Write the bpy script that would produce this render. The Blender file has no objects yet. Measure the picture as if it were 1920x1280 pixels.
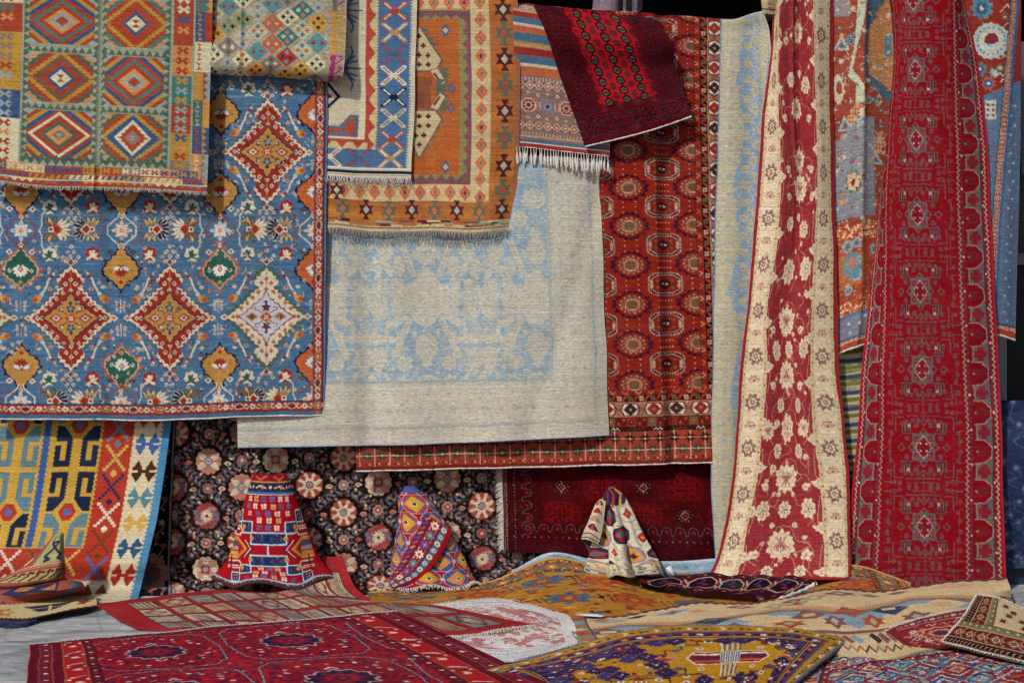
SUN_EL, SUN_AZ, SUN_E, SUN_ANG, SKY, EXPO = 40, 33, 4.0, 3.0, .095, -0.42
SATU, CONT = .86, 1.14
import bpy, math, random
import numpy as np
random.seed(7)
RNG = np.random.default_rng(11)
D = 8.9; F = 2670.0; CH = 1.53          # camera distance to the wall line, focal length in photo pixels, eye height
def at(px, py, Y):
    d = D + Y
    return ((px - 960) * d / F, Y, CH - (py - 640) * d / F)
def gp(px, py, z=0.0):
    d = (CH - z) * F / (py - 640)
    return ((px - 960) * d / F, d - D, z)
SC = bpy.context.scene
COL = SC.collection

# ------------------------------------------------------------------ painting the woven pattern of a rug
_cc = {}
def cx(c):
    if isinstance(c, str):
        if c not in _cc:
            h = c.lstrip('#'); _cc[c] = np.array([int(h[i:i + 2], 16) / 255 for i in (0, 2, 4)], np.float32)
        return _cc[c]
    return np.asarray(c, np.float32)
def vnoise(h, w, sy, sx, seed):
    r = np.random.default_rng(seed)
    gy, gx = int(h / sy) + 3, int(w / sx) + 3
    g = r.random((gy, gx)).astype(np.float32)
    y = np.arange(h) / sy; x = np.arange(w) / sx
    yi = y.astype(int); xi = x.astype(int)
    fy = (y - yi)[:, None]; fx = (x - xi)[None, :]
    fy = fy * fy * (3 - 2 * fy); fx = fx * fx * (3 - 2 * fx)
    a = g[yi][:, xi]; b = g[yi][:, xi + 1]; c = g[yi + 1][:, xi]; d = g[yi + 1][:, xi + 1]
    return (a * (1 - fx) + b * fx) * (1 - fy) + (c * (1 - fx) + d * fx) * fy
def fbm(h, w, sy, sx, seed, n=3):
    o = 0; a = 1; t = 0
    for k in range(n):
        o = o + a * vnoise(h, w, max(sy / 2 ** k, 1.01), max(sx / 2 ** k, 1.01), seed + k); t += a; a *= .55
    return o / t

class Cv:
    def __init__(s, x0, y0, x1, y1, bg, csx=1.4, csy=None):
        csy = csy or csx
        s.box = (x0, y0, x1, y1)
        w = max(4, int((x1 - x0) * csx) // 2 * 2); h = max(4, int((y1 - y0) * csy) // 2 * 2)
        s.a = np.empty((h, w, 3), np.float32); s.a[:] = cx(bg)
        kx = w / (x1 - x0); ky = h / (y1 - y0)
        s.M = np.array([[kx, 0, -x0 * kx], [0, ky, -y0 * ky]]); s.cl = (0, 0, w, h)
    def sub(s, x=0, y=0, sx=1, sy=None, rot=0):
        sy = sx if sy is None else sy
        n = object.__new__(Cv); n.a = s.a; n.cl = s.cl; n.box = s.box
        c, q = math.cos(math.radians(rot)), math.sin(math.radians(rot))
        L = np.array([[c * sx, -q * sy, x], [q * sx, c * sy, y], [0, 0, 1]])
        n.M = s.M @ L
        return n
    def clip(s, x0, y0, x1, y1):
        n = object.__new__(Cv); n.a = s.a; n.M = s.M; n.box = s.box
        p = s.M[:, :2] @ np.array([[x0, x1], [y0, y1]]) + s.M[:, 2:]
        a, b, c, d = p[0].min(), p[1].min(), p[0].max(), p[1].max()
        n.cl = (max(s.cl[0], int(round(a))), max(s.cl[1], int(round(b))), min(s.cl[2], int(round(c))), min(s.cl[3], int(round(d))))
        return n
    def poly(s, pts, col, al=1.0):
        p = np.asarray(pts, float) @ s.M[:, :2].T + s.M[:, 2]
        x0 = max(s.cl[0], int(math.floor(p[:, 0].min()))); x1 = min(s.cl[2], int(math.ceil(p[:, 0].max())) + 1)
        y0 = max(s.cl[1], int(math.floor(p[:, 1].min()))); y1 = min(s.cl[3], int(math.ceil(p[:, 1].max())) + 1)
        if x1 <= x0 or y1 <= y0: return s
        X = np.arange(x0, x1) + .5; Y = np.arange(y0, y1) + .5
        ins = np.zeros((y1 - y0, x1 - x0), bool)
        q = np.roll(p, -1, 0)
        for (ax, ay), (bx, by) in zip(p, q):
            if ay == by: continue
            r = (ay > Y) != (by > Y)
            if not r.any(): continue
            xi = ax + (Y - ay) * (bx - ax) / (by - ay)
            ins ^= r[:, None] & (X[None, :] < xi[:, None])
        v = s.a[y0:y1, x0:x1]
        if al >= 1: v[ins] = cx(col)
        else: v[ins] = v[ins] * (1 - al) + cx(col) * al
        return s
    def rect(s, x0, y0, x1, y1, col, al=1.0): return s.poly([(x0, y0), (x1, y0), (x1, y1), (x0, y1)], col, al)
    def dia(s, x, y, rx, ry, col, al=1.0): return s.poly([(x - rx, y), (x, y - ry), (x + rx, y), (x, y + ry)], col, al)
    def ring(s, x, y, rx, ry, col, f=.55, inner=None):
        s.dia(x, y, rx, ry, col); s.dia(x, y, rx * f, ry * f, inner)
    def ell(s, x, y, rx, ry, col, n=20, al=1.0):
        return s.poly([(x + rx * math.cos(t * 6.2832 / n), y + ry * math.sin(t * 6.2832 / n)) for t in range(n)], col, al)
    def oct(s, x, y, rx, ry, col, k=.45):
        return s.poly([(x - rx, y - ry * k), (x - rx * k, y - ry), (x + rx * k, y - ry), (x + rx, y - ry * k), (x + rx, y + ry * k), (x + rx * k, y + ry), (x - rx * k, y + ry), (x - rx, y + ry * k)], col)
    def sdia(s, x, y, rx, ry, n, col):
        for k in range(n): w, h = rx * (n - k) / n, ry * (k + 1) / n; s.rect(x - w, y - h, x + w, y + h, col)
        return s
    def zdia(s, x, y, rx, ry, n, amp, col):
        P = [(rx, 0), (0, ry), (-rx, 0), (0, -ry)]; f = []
        for i in range(4):
            (ax, ay), (bx, by) = P[i], P[(i + 1) % 4]
            for k in range(n):
                t = k / n; t2 = (k + .5) / n
                f.append((x + ax + (bx - ax) * t, y + ay + (by - ay) * t))
                mx, my = ax + (bx - ax) * t2, ay + (by - ay) * t2
                f.append((x + mx * (1 - amp), y + my * (1 - amp * .2)))
        return s.poly(f, col)
    def ros(s, x, y, r, n, col, dep=.2, ry=None, ph=0):
        ry = r if ry is None else ry; f = []
        for k in range(n * 6):
            t = k * 6.2832 / (n * 6); m = 1 - dep * (1 - abs(math.sin(n * (t - ph) / 2)))
            f.append((x + r * m * math.cos(t), y + ry * m * math.sin(t)))
        return s.poly(f, col)
    def star(s, x, y, r, n, col, inn=.5, ph=0, ry=None):
        ry = r if ry is None else ry
        return s.poly([(x + (r if k % 2 == 0 else r * inn) * math.cos(math.pi * k / n + ph), y + (ry if k % 2 == 0 else ry * inn) * math.sin(math.pi * k / n + ph)) for k in range(2 * n)], col)
    def petal(s, x, y, ang, l, w, col, al=1.0):
        a = math.radians(ang); ux, uy = math.cos(a), math.sin(a)
        f = [(0, 0), (.25, .35), (.55, .5), (.8, .34), (1, 0), (.8, -.34), (.55, -.5), (.25, -.35)]
        return s.poly([(x + ux * l * t - uy * w * q, y + uy * l * t + ux * w * q) for t, q in f], col, al)
    def line(s, pts, w, col, al=1.0):
        for (ax, ay), (bx, by) in zip(pts[:-1], pts[1:]):
            L = math.hypot(bx - ax, by - ay) or 1e-6
            ux, uy = (bx - ax) / L, (by - ay) / L; h = w / 2; nx, ny = -uy * h, ux * h; e = w * .3
            ax -= ux * e; ay -= uy * e; bx += ux * e; by += uy * e
            s.poly([(ax + nx, ay + ny), (bx + nx, by + ny), (bx - nx, by - ny), (ax - nx, ay - ny)], col, al)
        return s
    def curve(s, pts, w, col, m=5, al=1.0):
        P = np.asarray(pts, float); k = np.arange(len(P)); t = np.linspace(0, len(P) - 1, (len(P) - 1) * m + 1)
        return s.line([tuple(v) for v in herm(k, P, t)], w, col, al)
    def plus(s, x, y, r, w, col): s.rect(x - r, y - w, x + r, y + w, col); return s.rect(x - w, y - r, x + w, y + r, col)
    def saw(s, x0, y0, x1, y1, n, h, col):
        """row of n triangles along a segment, pointing to its left side"""
        dx, dy = (x1 - x0) / n, (y1 - y0) / n; L = math.hypot(dx, dy); nx, ny = dy / L * h, -dx / L * h
        for k in range(n):
            a = (x0 + dx * k, y0 + dy * k); b = (a[0] + dx, a[1] + dy)
            s.poly([a, ((a[0] + b[0]) / 2 + nx, (a[1] + b[1]) / 2 + ny), b], col)
        return s
    def teeth(s, x0, y0, x1, y1, n, h, col):
        dx, dy = (x1 - x0) / n, (y1 - y0) / n; L = math.hypot(dx, dy); nx, ny = dy / L * h, -dx / L * h
        for k in range(n):
            a = (x0 + dx * (k + .25), y0 + dy * (k + .25)); b = (a[0] + dx * .5, a[1] + dy * .5)
            s.poly([a, (a[0] + nx, a[1] + ny), (b[0] + nx, b[1] + ny), b], col)
        return s
    def grid(s, x, y, rows, cw, ch, pal, flipx=False):
        n = len(rows); m = max(len(r) for r in rows)
        for j, r in enumerate(rows):
            r = r.ljust(m, '.')
            if flipx: r = r[::-1]
            i = 0
            while i < m:
                k = i
                while k < m and r[k] == r[i]: k += 1
                if r[i] in pal: s.rect(x + (i - m / 2) * cw, y + (j - n / 2) * ch, x + (k - m / 2) * cw, y + (j + 1 - n / 2) * ch, pal[r[i]])
                i = k
        return s
    # dye and wear differences between rows of knots (they stay put whatever the light)
    def abrash(s, amt=.06, seed=1, sy=5, sx=120, fine=.03):
        h, w = s.a.shape[:2]
        n = fbm(h, w, sy, sx, seed) - .5; g = vnoise(h, w, 1.5, 5, seed + 9) - .5; e = fbm(h, w, 70, 90, seed + 20) - .5
        s.a *= (1 + amt * 2 * n + fine * 2 * g + amt * e)[:, :, None]
        np.clip(s.a, 0, 1, out=s.a); return s
    def warp(s, amp=1.2, sc=9, seed=5):
        h, w = s.a.shape[:2]
        dx = (fbm(h, w, sc, sc * 1.6, seed, 2) - .5) * 2 * amp * 1.6; dy = (fbm(h, w, sc, sc * 1.6, seed + 50, 2) - .5) * 2 * amp * 1.6
        y = np.clip(np.round(np.arange(h)[:, None] + dy).astype(int), 0, h - 1); x = np.clip(np.round(np.arange(w)[None, :] + dx).astype(int), 0, w - 1)
        s.a[:] = s.a[y, x]; return s
    def wear(s, col, mask): s.a += (cx(col) - s.a) * np.clip(mask, 0, 1)[:, :, None]; return s
    def speck(s, cols, dens, rx, ry, seed=3, box=None, al=1.0):
        r = np.random.default_rng(seed); b = box or s.box
        for k in range(int(dens)):
            x = r.uniform(b[0], b[2]); y = r.uniform(b[1], b[3])
            s.rect(x - rx * r.uniform(.5, 1), y - ry, x + rx * r.uniform(.5, 1), y + ry, cols[k % len(cols)], al)
        return s

def herm(k, V, t):
    """cubic through the values V at knots k (any trailing shape)"""
    k = np.asarray(k, float); V = np.asarray(V, float); t = np.asarray(t, float)
    n = len(k)
    if n == 2:
        f = ((t - k[0]) / (k[1] - k[0])).reshape((-1,) + (1,) * (V.ndim - 1)); return V[0] + (V[1] - V[0]) * f
    sh = (-1,) + (1,) * (V.ndim - 1)
    dk = np.diff(k).reshape(sh); sl = np.diff(V, axis=0) / dk
    m = np.empty_like(V); m[1:-1] = (sl[:-1] * dk[1:] + sl[1:] * dk[:-1]) / (dk[1:] + dk[:-1]); m[0] = sl[0]; m[-1] = sl[-1]
    i = np.clip(np.searchsorted(k, t, side='right') - 1, 0, n - 2)
    h = np.diff(k)[i]; u = ((t - k[i]) / h).reshape(sh); h = h.reshape(sh)
    return (2 * u**3 - 3 * u**2 + 1) * V[i] + (u**3 - 2 * u**2 + u) * h * m[i] + (-2 * u**3 + 3 * u**2) * V[i + 1] + (u**3 - u**2) * h * m[i + 1]

# ------------------------------------------------------------------ materials
KALB = 0.8
def lin(c):
    c = np.asarray(c, np.float32)
    return np.where(c <= .04045, c / 12.92, ((c + .055) / 1.055) ** 2.4)
def nmat(name):
    m = bpy.data.materials.new(name); m.use_nodes = True; nt = m.node_tree
    b = next(n for n in nt.nodes if n.type == 'BSDF_PRINCIPLED'); return m, nt, b
def wool(name, kind='pile'):
    m, nt, b = nmat(name); N = nt.nodes.new; L = nt.links.new
    col = N('ShaderNodeAttribute'); col.attribute_name = 'dye'
    uv = N('ShaderNodeAttribute'); uv.attribute_name = 'weave'
    mp = N('ShaderNodeMapping'); L(uv.outputs['Vector'], mp.inputs['Vector'])
    nz = N('ShaderNodeTexNoise'); L(mp.outputs[0], nz.inputs['Vector']); nz.inputs['Detail'].default_value = 3
    mp2 = N('ShaderNodeMapping'); L(uv.outputs['Vector'], mp2.inputs['Vector'])
    nz2 = N('ShaderNodeTexNoise'); L(mp2.outputs[0], nz2.inputs['Vector']); nz2.inputs['Detail'].default_value = 4
    nz.inputs['Scale'].default_value = 1; nz2.inputs['Scale'].default_value = 1
    if kind == 'pile': mp.inputs['Scale'].default_value = (34, 150, 1); mp2.inputs['Scale'].default_value = (8, 100, 1)
    else: mp.inputs['Scale'].default_value = (44, 190, 1); mp2.inputs['Scale'].default_value = (5, 70, 1)
    r = N('ShaderNodeMapRange'); L(nz.outputs['Fac'], r.inputs['Value']); r.inputs['From Min'].default_value = .25; r.inputs['From Max'].default_value = .75
    r.inputs['To Min'].default_value = .68; r.inputs['To Max'].default_value = 1.3
    r2 = N('ShaderNodeMapRange'); L(nz2.outputs['Fac'], r2.inputs['Value']); r2.inputs['From Min'].default_value = .3; r2.inputs['From Max'].default_value = .7
    r2.inputs['To Min'].default_value = .88; r2.inputs['To Max'].default_value = 1.11
    mu = N('ShaderNodeMath'); mu.operation = 'MULTIPLY'; L(r.outputs[0], mu.inputs[0]); L(r2.outputs[0], mu.inputs[1])
    vm = N('ShaderNodeVectorMath'); vm.operation = 'SCALE'; L(col.outputs['Color'], vm.inputs[0]); L(mu.outputs[0], vm.inputs['Scale'])
    L(vm.outputs[0], b.inputs['Base Color'])
    bp = N('ShaderNodeBump'); bp.inputs['Strength'].default_value = .35 if kind == 'pile' else .3; bp.inputs['Distance'].default_value = .004
    ad = N('ShaderNodeMath'); ad.operation = 'ADD'; L(nz.outputs['Fac'], ad.inputs[0]); L(nz2.outputs['Fac'], ad.inputs[1])
    L(ad.outputs[0], bp.inputs['Height']); L(bp.outputs[0], b.inputs['Normal'])
    b.inputs['Roughness'].default_value = .92; b.inputs['Specular IOR Level'].default_value = .06
    b.inputs['Sheen Weight'].default_value = .0; b.inputs['Sheen Roughness'].default_value = .5
    return m
M_PILE = wool('wool_pile'); M_FLAT = wool('flat_weave', 'flat')
def plain(name, hexc, rough=.8, var=.25, scale=30, bump=.2, dist=.004, k=KALB):
    m, nt, b = nmat(name); N = nt.nodes.new; L = nt.links.new
    tc = N('ShaderNodeTexCoord'); nz = N('ShaderNodeTexNoise'); nz.inputs['Scale'].default_value = scale; nz.inputs['Detail'].default_value = 5
    L(tc.outputs['Object'], nz.inputs['Vector'])
    r = N('ShaderNodeMapRange'); L(nz.outputs['Fac'], r.inputs['Value']); r.inputs['From Min'].default_value = .25; r.inputs['From Max'].default_value = .75
    r.inputs['To Min'].default_value = 1 - var; r.inputs['To Max'].default_value = 1 + var
    vm = N('ShaderNodeVectorMath'); vm.operation = 'SCALE'; vm.inputs[0].default_value = tuple(float(v) for v in lin(cx(hexc)) * k); L(r.outputs[0], vm.inputs['Scale'])
    L(vm.outputs[0], b.inputs['Base Color'])
    bp = N('ShaderNodeBump'); bp.inputs['Strength'].default_value = bump; bp.inputs['Distance'].default_value = dist
    L(nz.outputs['Fac'], bp.inputs['Height']); L(bp.outputs[0], b.inputs['Normal']); b.inputs['Roughness'].default_value = rough
    b.inputs['Specular IOR Level'].default_value = .25
    return m

# ------------------------------------------------------------------ meshes
def tag(o, label=None, cat=None, group=None, kind=None):
    if label: o['label'] = label
    if cat: o['category'] = cat
    if group: o['group'] = group
    if kind: o['kind'] = kind
    return o
def mk(name, V, quads, mat, parent=None, col=None, uv=None, org=None, tris=None):
    V = np.asarray(V, np.float32).reshape(-1, 3)
    if org is None: org = np.array([(V[:, 0].min() + V[:, 0].max()) / 2, (V[:, 1].min() + V[:, 1].max()) / 2, V[:, 2].min()], np.float32)
    org = np.asarray(org, np.float32)
    me = bpy.data.meshes.new(name); q = np.asarray(quads, np.int32).reshape(-1, 4)
    me.vertices.add(len(V)); me.vertices.foreach_set('co', (V - org).ravel())
    me.loops.add(q.size); me.loops.foreach_set('vertex_index', q.ravel())
    me.polygons.add(len(q)); me.polygons.foreach_set('loop_start', np.arange(0, q.size, 4, dtype=np.int32))
    try: me.polygons.foreach_set('loop_total', np.full(len(q), 4, np.int32))
    except Exception: pass
    if col is not None:
        a = me.attributes.new('dye', 'FLOAT_COLOR', 'POINT'); c4 = np.ones((len(V), 4), np.float32); c4[:, :3] = col
        a.data.foreach_set('color', c4.ravel())
    if uv is not None:
        a = me.attributes.new('weave', 'FLOAT_VECTOR', 'POINT'); a.data.foreach_set('vector', np.asarray(uv, np.float32).ravel())
    me.update(calc_edges=True)
    o = bpy.data.objects.new(name, me); COL.objects.link(o); me.materials.append(mat)
    o.location = org
    if parent is not None:
        o.parent = parent; o.location = org - np.array(parent.location, np.float32)
    return o
def gquads(nv, nu, off=0):
    i = np.arange(nv - 1)[:, None] * nu + np.arange(nu - 1)[None, :] + off
    return np.stack([i, i + 1, i + nu + 1, i + nu], -1).reshape(-1, 4)
def gnorm(P):
    du = np.gradient(P, axis=1); dv = np.gradient(P, axis=0); n = np.cross(dv, du)
    return n / (np.linalg.norm(n, axis=-1, keepdims=True) + 1e-12)
class Rug: pass
def rug(name, cv, P=None, us=None, vs=None, ctrl=None, fold=None, thick=.012, mat=None, label=None, cat=None, group=None, parent=None, edge=None, unit=1 / 300., back=.75, ripple=1.0):
    """a rug: dense woven face (one vertex per few knots), rim and back, from a control net of world points over its own plan"""
    x0, y0, x1, y1 = cv.box
    a = cv.a; hh, ww = a.shape[:2]; sd = (len(name) * 7 + int(x1 * 3 + y1)) % 9999; rr = np.random.default_rng(sd)
    t = (1 + rr.normal(0, .028, (hh, 1)) + rr.normal(0, .012, (1, ww)) + rr.normal(0, .035, (hh, ww)))[:, :, None]
    du = (fbm(hh, ww, 60, 80, sd, 4) - .45)[:, :, None]
    a = a * t; a = a + (np.array([.58, .54, .47], np.float32) - a) * np.clip(du, 0, 1) * .3; a = a.astype(np.float32)
    g = a.mean(-1, keepdims=True); a = g + (a - g) * SATU; a = .42 + (a - .42) * CONT
    A = lin(np.clip(a, .015, 1)); h, w = A.shape[:2]
    A = A.reshape(h // 2, 2, w // 2, 2, 3).mean((1, 3)) * KALB
    nv, nu = A.shape[:2]
    u = x0 + (np.arange(nu) + .5) * (x1 - x0) / nu; v = y0 + (np.arange(nv) + .5) * (y1 - y0) / nv
    u[0], u[-1] = x0, x1; v[0], v[-1] = y0, y1
    if P is None:
        ctrl = np.asarray(ctrl, float)
        T = herm(vs, ctrl, v)                      # nv, K, 3
        P = np.moveaxis(herm(us, np.moveaxis(T, 1, 0), u), 0, 1)
    else: P = P(u, v)
    U, V = np.meshgrid(u, v)
    if fold is not None: P = P + fold(U, V)
    if ripple:
        P[..., 0] += wob(V, U * .3, 60, 90, sd, .0035 * ripple); P[..., 2] += wob(U, V * .3, 45, 90, sd + 1, .0025 * ripple)
    N = gnorm(P)
    view = np.array([0, -D, CH]) - P
    q = nu // 3; sgn = 1.0 if (N * view).sum(-1)[:, q:nu - q].mean() > 0 else -1.0
    B = P - N * sgn * thick
    # rim
    bi = np.concatenate([np.arange(nu), np.arange(1, nv) * nu + nu - 1, (nv - 1) * nu + np.arange(nu - 2, -1, -1), np.arange(nv - 2, 0, -1) * nu])
    st = 6
    ri = np.unique(np.concatenate([np.arange(0, nv, st), [nv - 1]])); ci = np.unique(np.concatenate([np.arange(0, nu, st), [nu - 1]]))
    Pf = P.reshape(-1, 3); Bf = B.reshape(-1, 3); Af = A.reshape(-1, 3)
    UV = np.stack([U * unit, V * unit, np.zeros_like(U)], -1).reshape(-1, 3)
    nb = len(bi); n0 = len(Pf)
    ec = Af[bi] * .9 if edge is None else np.tile(lin(cx(edge)) * KALB, (nb, 1))
    k = np.arange(nb); k2 = (k + 1) % nb
    rimq = np.stack([n0 + k, n0 + k2, n0 + nb + k2, n0 + nb + k], -1)
    n1 = n0 + 2 * nb
    Bc = B[ri][:, ci].reshape(-1, 3); Ac = A[ri][:, ci].reshape(-1, 3); Uc = UV.reshape(nv, nu, 3)[ri][:, ci].reshape(-1, 3)
    Ac = Ac * back + Ac.mean(0) * .15
    Q = np.concatenate([gquads(nv, nu), rimq, gquads(len(ri), len(ci), n1)[:, ::-1]])
    VV = np.concatenate([Pf, Pf[bi], Bf[bi], Bc]); CC = np.concatenate([Af, ec, ec, Ac]); UU = np.concatenate([UV, UV[bi], UV[bi], Uc])
    o = mk(name, VV, Q, mat or M_PILE, parent, CC, UU)
    tag(o, label, cat, group)
    r = Rug(); r.o = o; r.P = P; r.N = N * sgn; r.nu = nu; r.nv = nv
    return r
def wall(cv, us, vs, rows): return dict(cv=cv, us=us, vs=vs, ctrl=[[at(*p) for p in r] for r in rows])
def tubes(name, lines, mat, parent=None, sides=5, label=None, cat=None, kind=None):
    """one mesh of round strands; lines = [(points, radius or radii)]"""
    VV = []; QQ = []; n = 0
    for pts, rad in lines:
        P = np.asarray(pts, float); m = len(P); T = np.gradient(P, axis=0); T /= np.linalg.norm(T, axis=1, keepdims=True) + 1e-9
        ref = np.array([0, 1, 0.]) if abs(T[:, 1]).mean() < .8 else np.array([1., 0, 0])
        A = np.cross(T, ref); A /= np.linalg.norm(A, axis=1, keepdims=True) + 1e-9; B = np.cross(T, A)
        R = np.broadcast_to(np.asarray(rad, float), (m,))[:, None]
        ring = [P + (A * math.cos(6.2832 * k / sides) + B * math.sin(6.2832 * k / sides)) * R for k in range(sides)]
        V = np.stack(ring, 1).reshape(-1, 3)
        i = np.arange(m - 1)[:, None] * sides; k = np.arange(sides)[None, :]; k2 = (k + 1) % sides
        q = np.stack([i + k, i + k2, i + sides + k2, i + sides + k], -1).reshape(-1, 4) + n
        cap = []
        if sides == 4: cap = [[n + 3, n + 2, n + 1, n], [n + (m - 1) * sides + j for j in range(4)]]
        elif sides >= 5:
            cap = [[n, n, n, n]][:0]
        VV.append(V); QQ.append(q)
        if len(cap): QQ.append(np.array(cap))
        n += len(V)
    o = mk(name, np.concatenate(VV), np.concatenate(QQ), mat, parent)
    return tag(o, label, cat, None, kind)
def edge_pts(r, side):
    P, N = r.P, r.N
    return {'bottom': (P[-1], P[-1] - P[-3], N[-1]), 'top': (P[0], P[0] - P[2], N[0]), 'left': (P[:, 0], P[:, 0] - P[:, 2], N[:, 0]), 'right': (P[:, -1], P[:, -1] - P[:, -3], N[:, -1])}[side]
def fringe(r, side, n, length, rad, mat, jit=.5, droop=0.0, seed=1, ground=False, t0=0, t1=1, name='fringe', lean=0.0):
    E, O, N = edge_pts(r, side); R = np.random.default_rng(seed); L = []
    cl = fbm(1, n + 1, 1.01, 9, seed)[0]
    for k in range(n):
        t = t0 + (t1 - t0) * (k + R.uniform(0, 1)) / n; i = min(int(t * (len(E) - 1)), len(E) - 2); f = t * (len(E) - 1) - i
        p = E[i] * (1 - f) + E[i + 1] * f; d = O[i] / (np.linalg.norm(O[i]) + 1e-9); tg = E[min(i + 1, len(E) - 1)] - E[i]; tg = tg / (np.linalg.norm(tg) + 1e-9)
        l = length * R.uniform(.65, 1.15); a = R.normal(0, jit) + (cl[k] - .5) * jit * 2 + lean; q = []
        for s in np.linspace(0, 1, 4):
            x = p + d * l * s + tg * a * l * s * s + N[i] * (.004 + R.normal(0, .002)) + np.array([0, 0, -droop * l * s * s])
            if ground: x[2] = max(x[2] - .02 * s, .008)
            q.append(x)
        L.append((q, [rad, rad * .95, rad * .8, rad * .35]))
    return tubes(name, L, mat, r.o, 4)
def cord(r, side, rad, mat, name='binding', wob=.15, seed=2, t0=0, t1=1, off=0.0):
    E, O, N = edge_pts(r, side); n = len(E); a, b = int(t0 * (n - 1)), int(t1 * (n - 1)); idx = np.unique(np.linspace(a, b, max(8, (b - a) // 3)).astype(int))
    E = E[idx]; R = np.random.default_rng(seed); O = O[idx]; O = O / (np.linalg.norm(O, axis=1, keepdims=True) + 1e-9)
    q = E + O * off - N[idx] * .003 + R.normal(0, rad * wob * .5, E.shape)
    return tubes(name, [(q, rad * (1 + R.normal(0, wob, len(q))))], mat, r.o, 6)
def crease(x, x0, w, a): return a * np.exp(-np.abs(x - x0) / w)
def bump(x, x0, w, a): return a * np.exp(-((x - x0) / w) ** 2)
def sheet(dy, dz=None):
    def f(U, V):
        o = np.zeros(U.shape + (3,)); o[..., 1] = dy(U, V)
        if dz is not None: o[..., 2] = dz(U, V)
        return o
    return f
def wob(U, V, sx, sy, seed, amp):
    r = np.random.default_rng(seed); o = 0
    for k in range(6):
        o = o + math.pow(.75, k) * np.sin(U / sx * r.uniform(.5, 1.6) * (1 + .4 * k) + V / sy * r.uniform(-1, 1) + r.uniform(0, 6.28))
    return o * amp / 2.2
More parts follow.
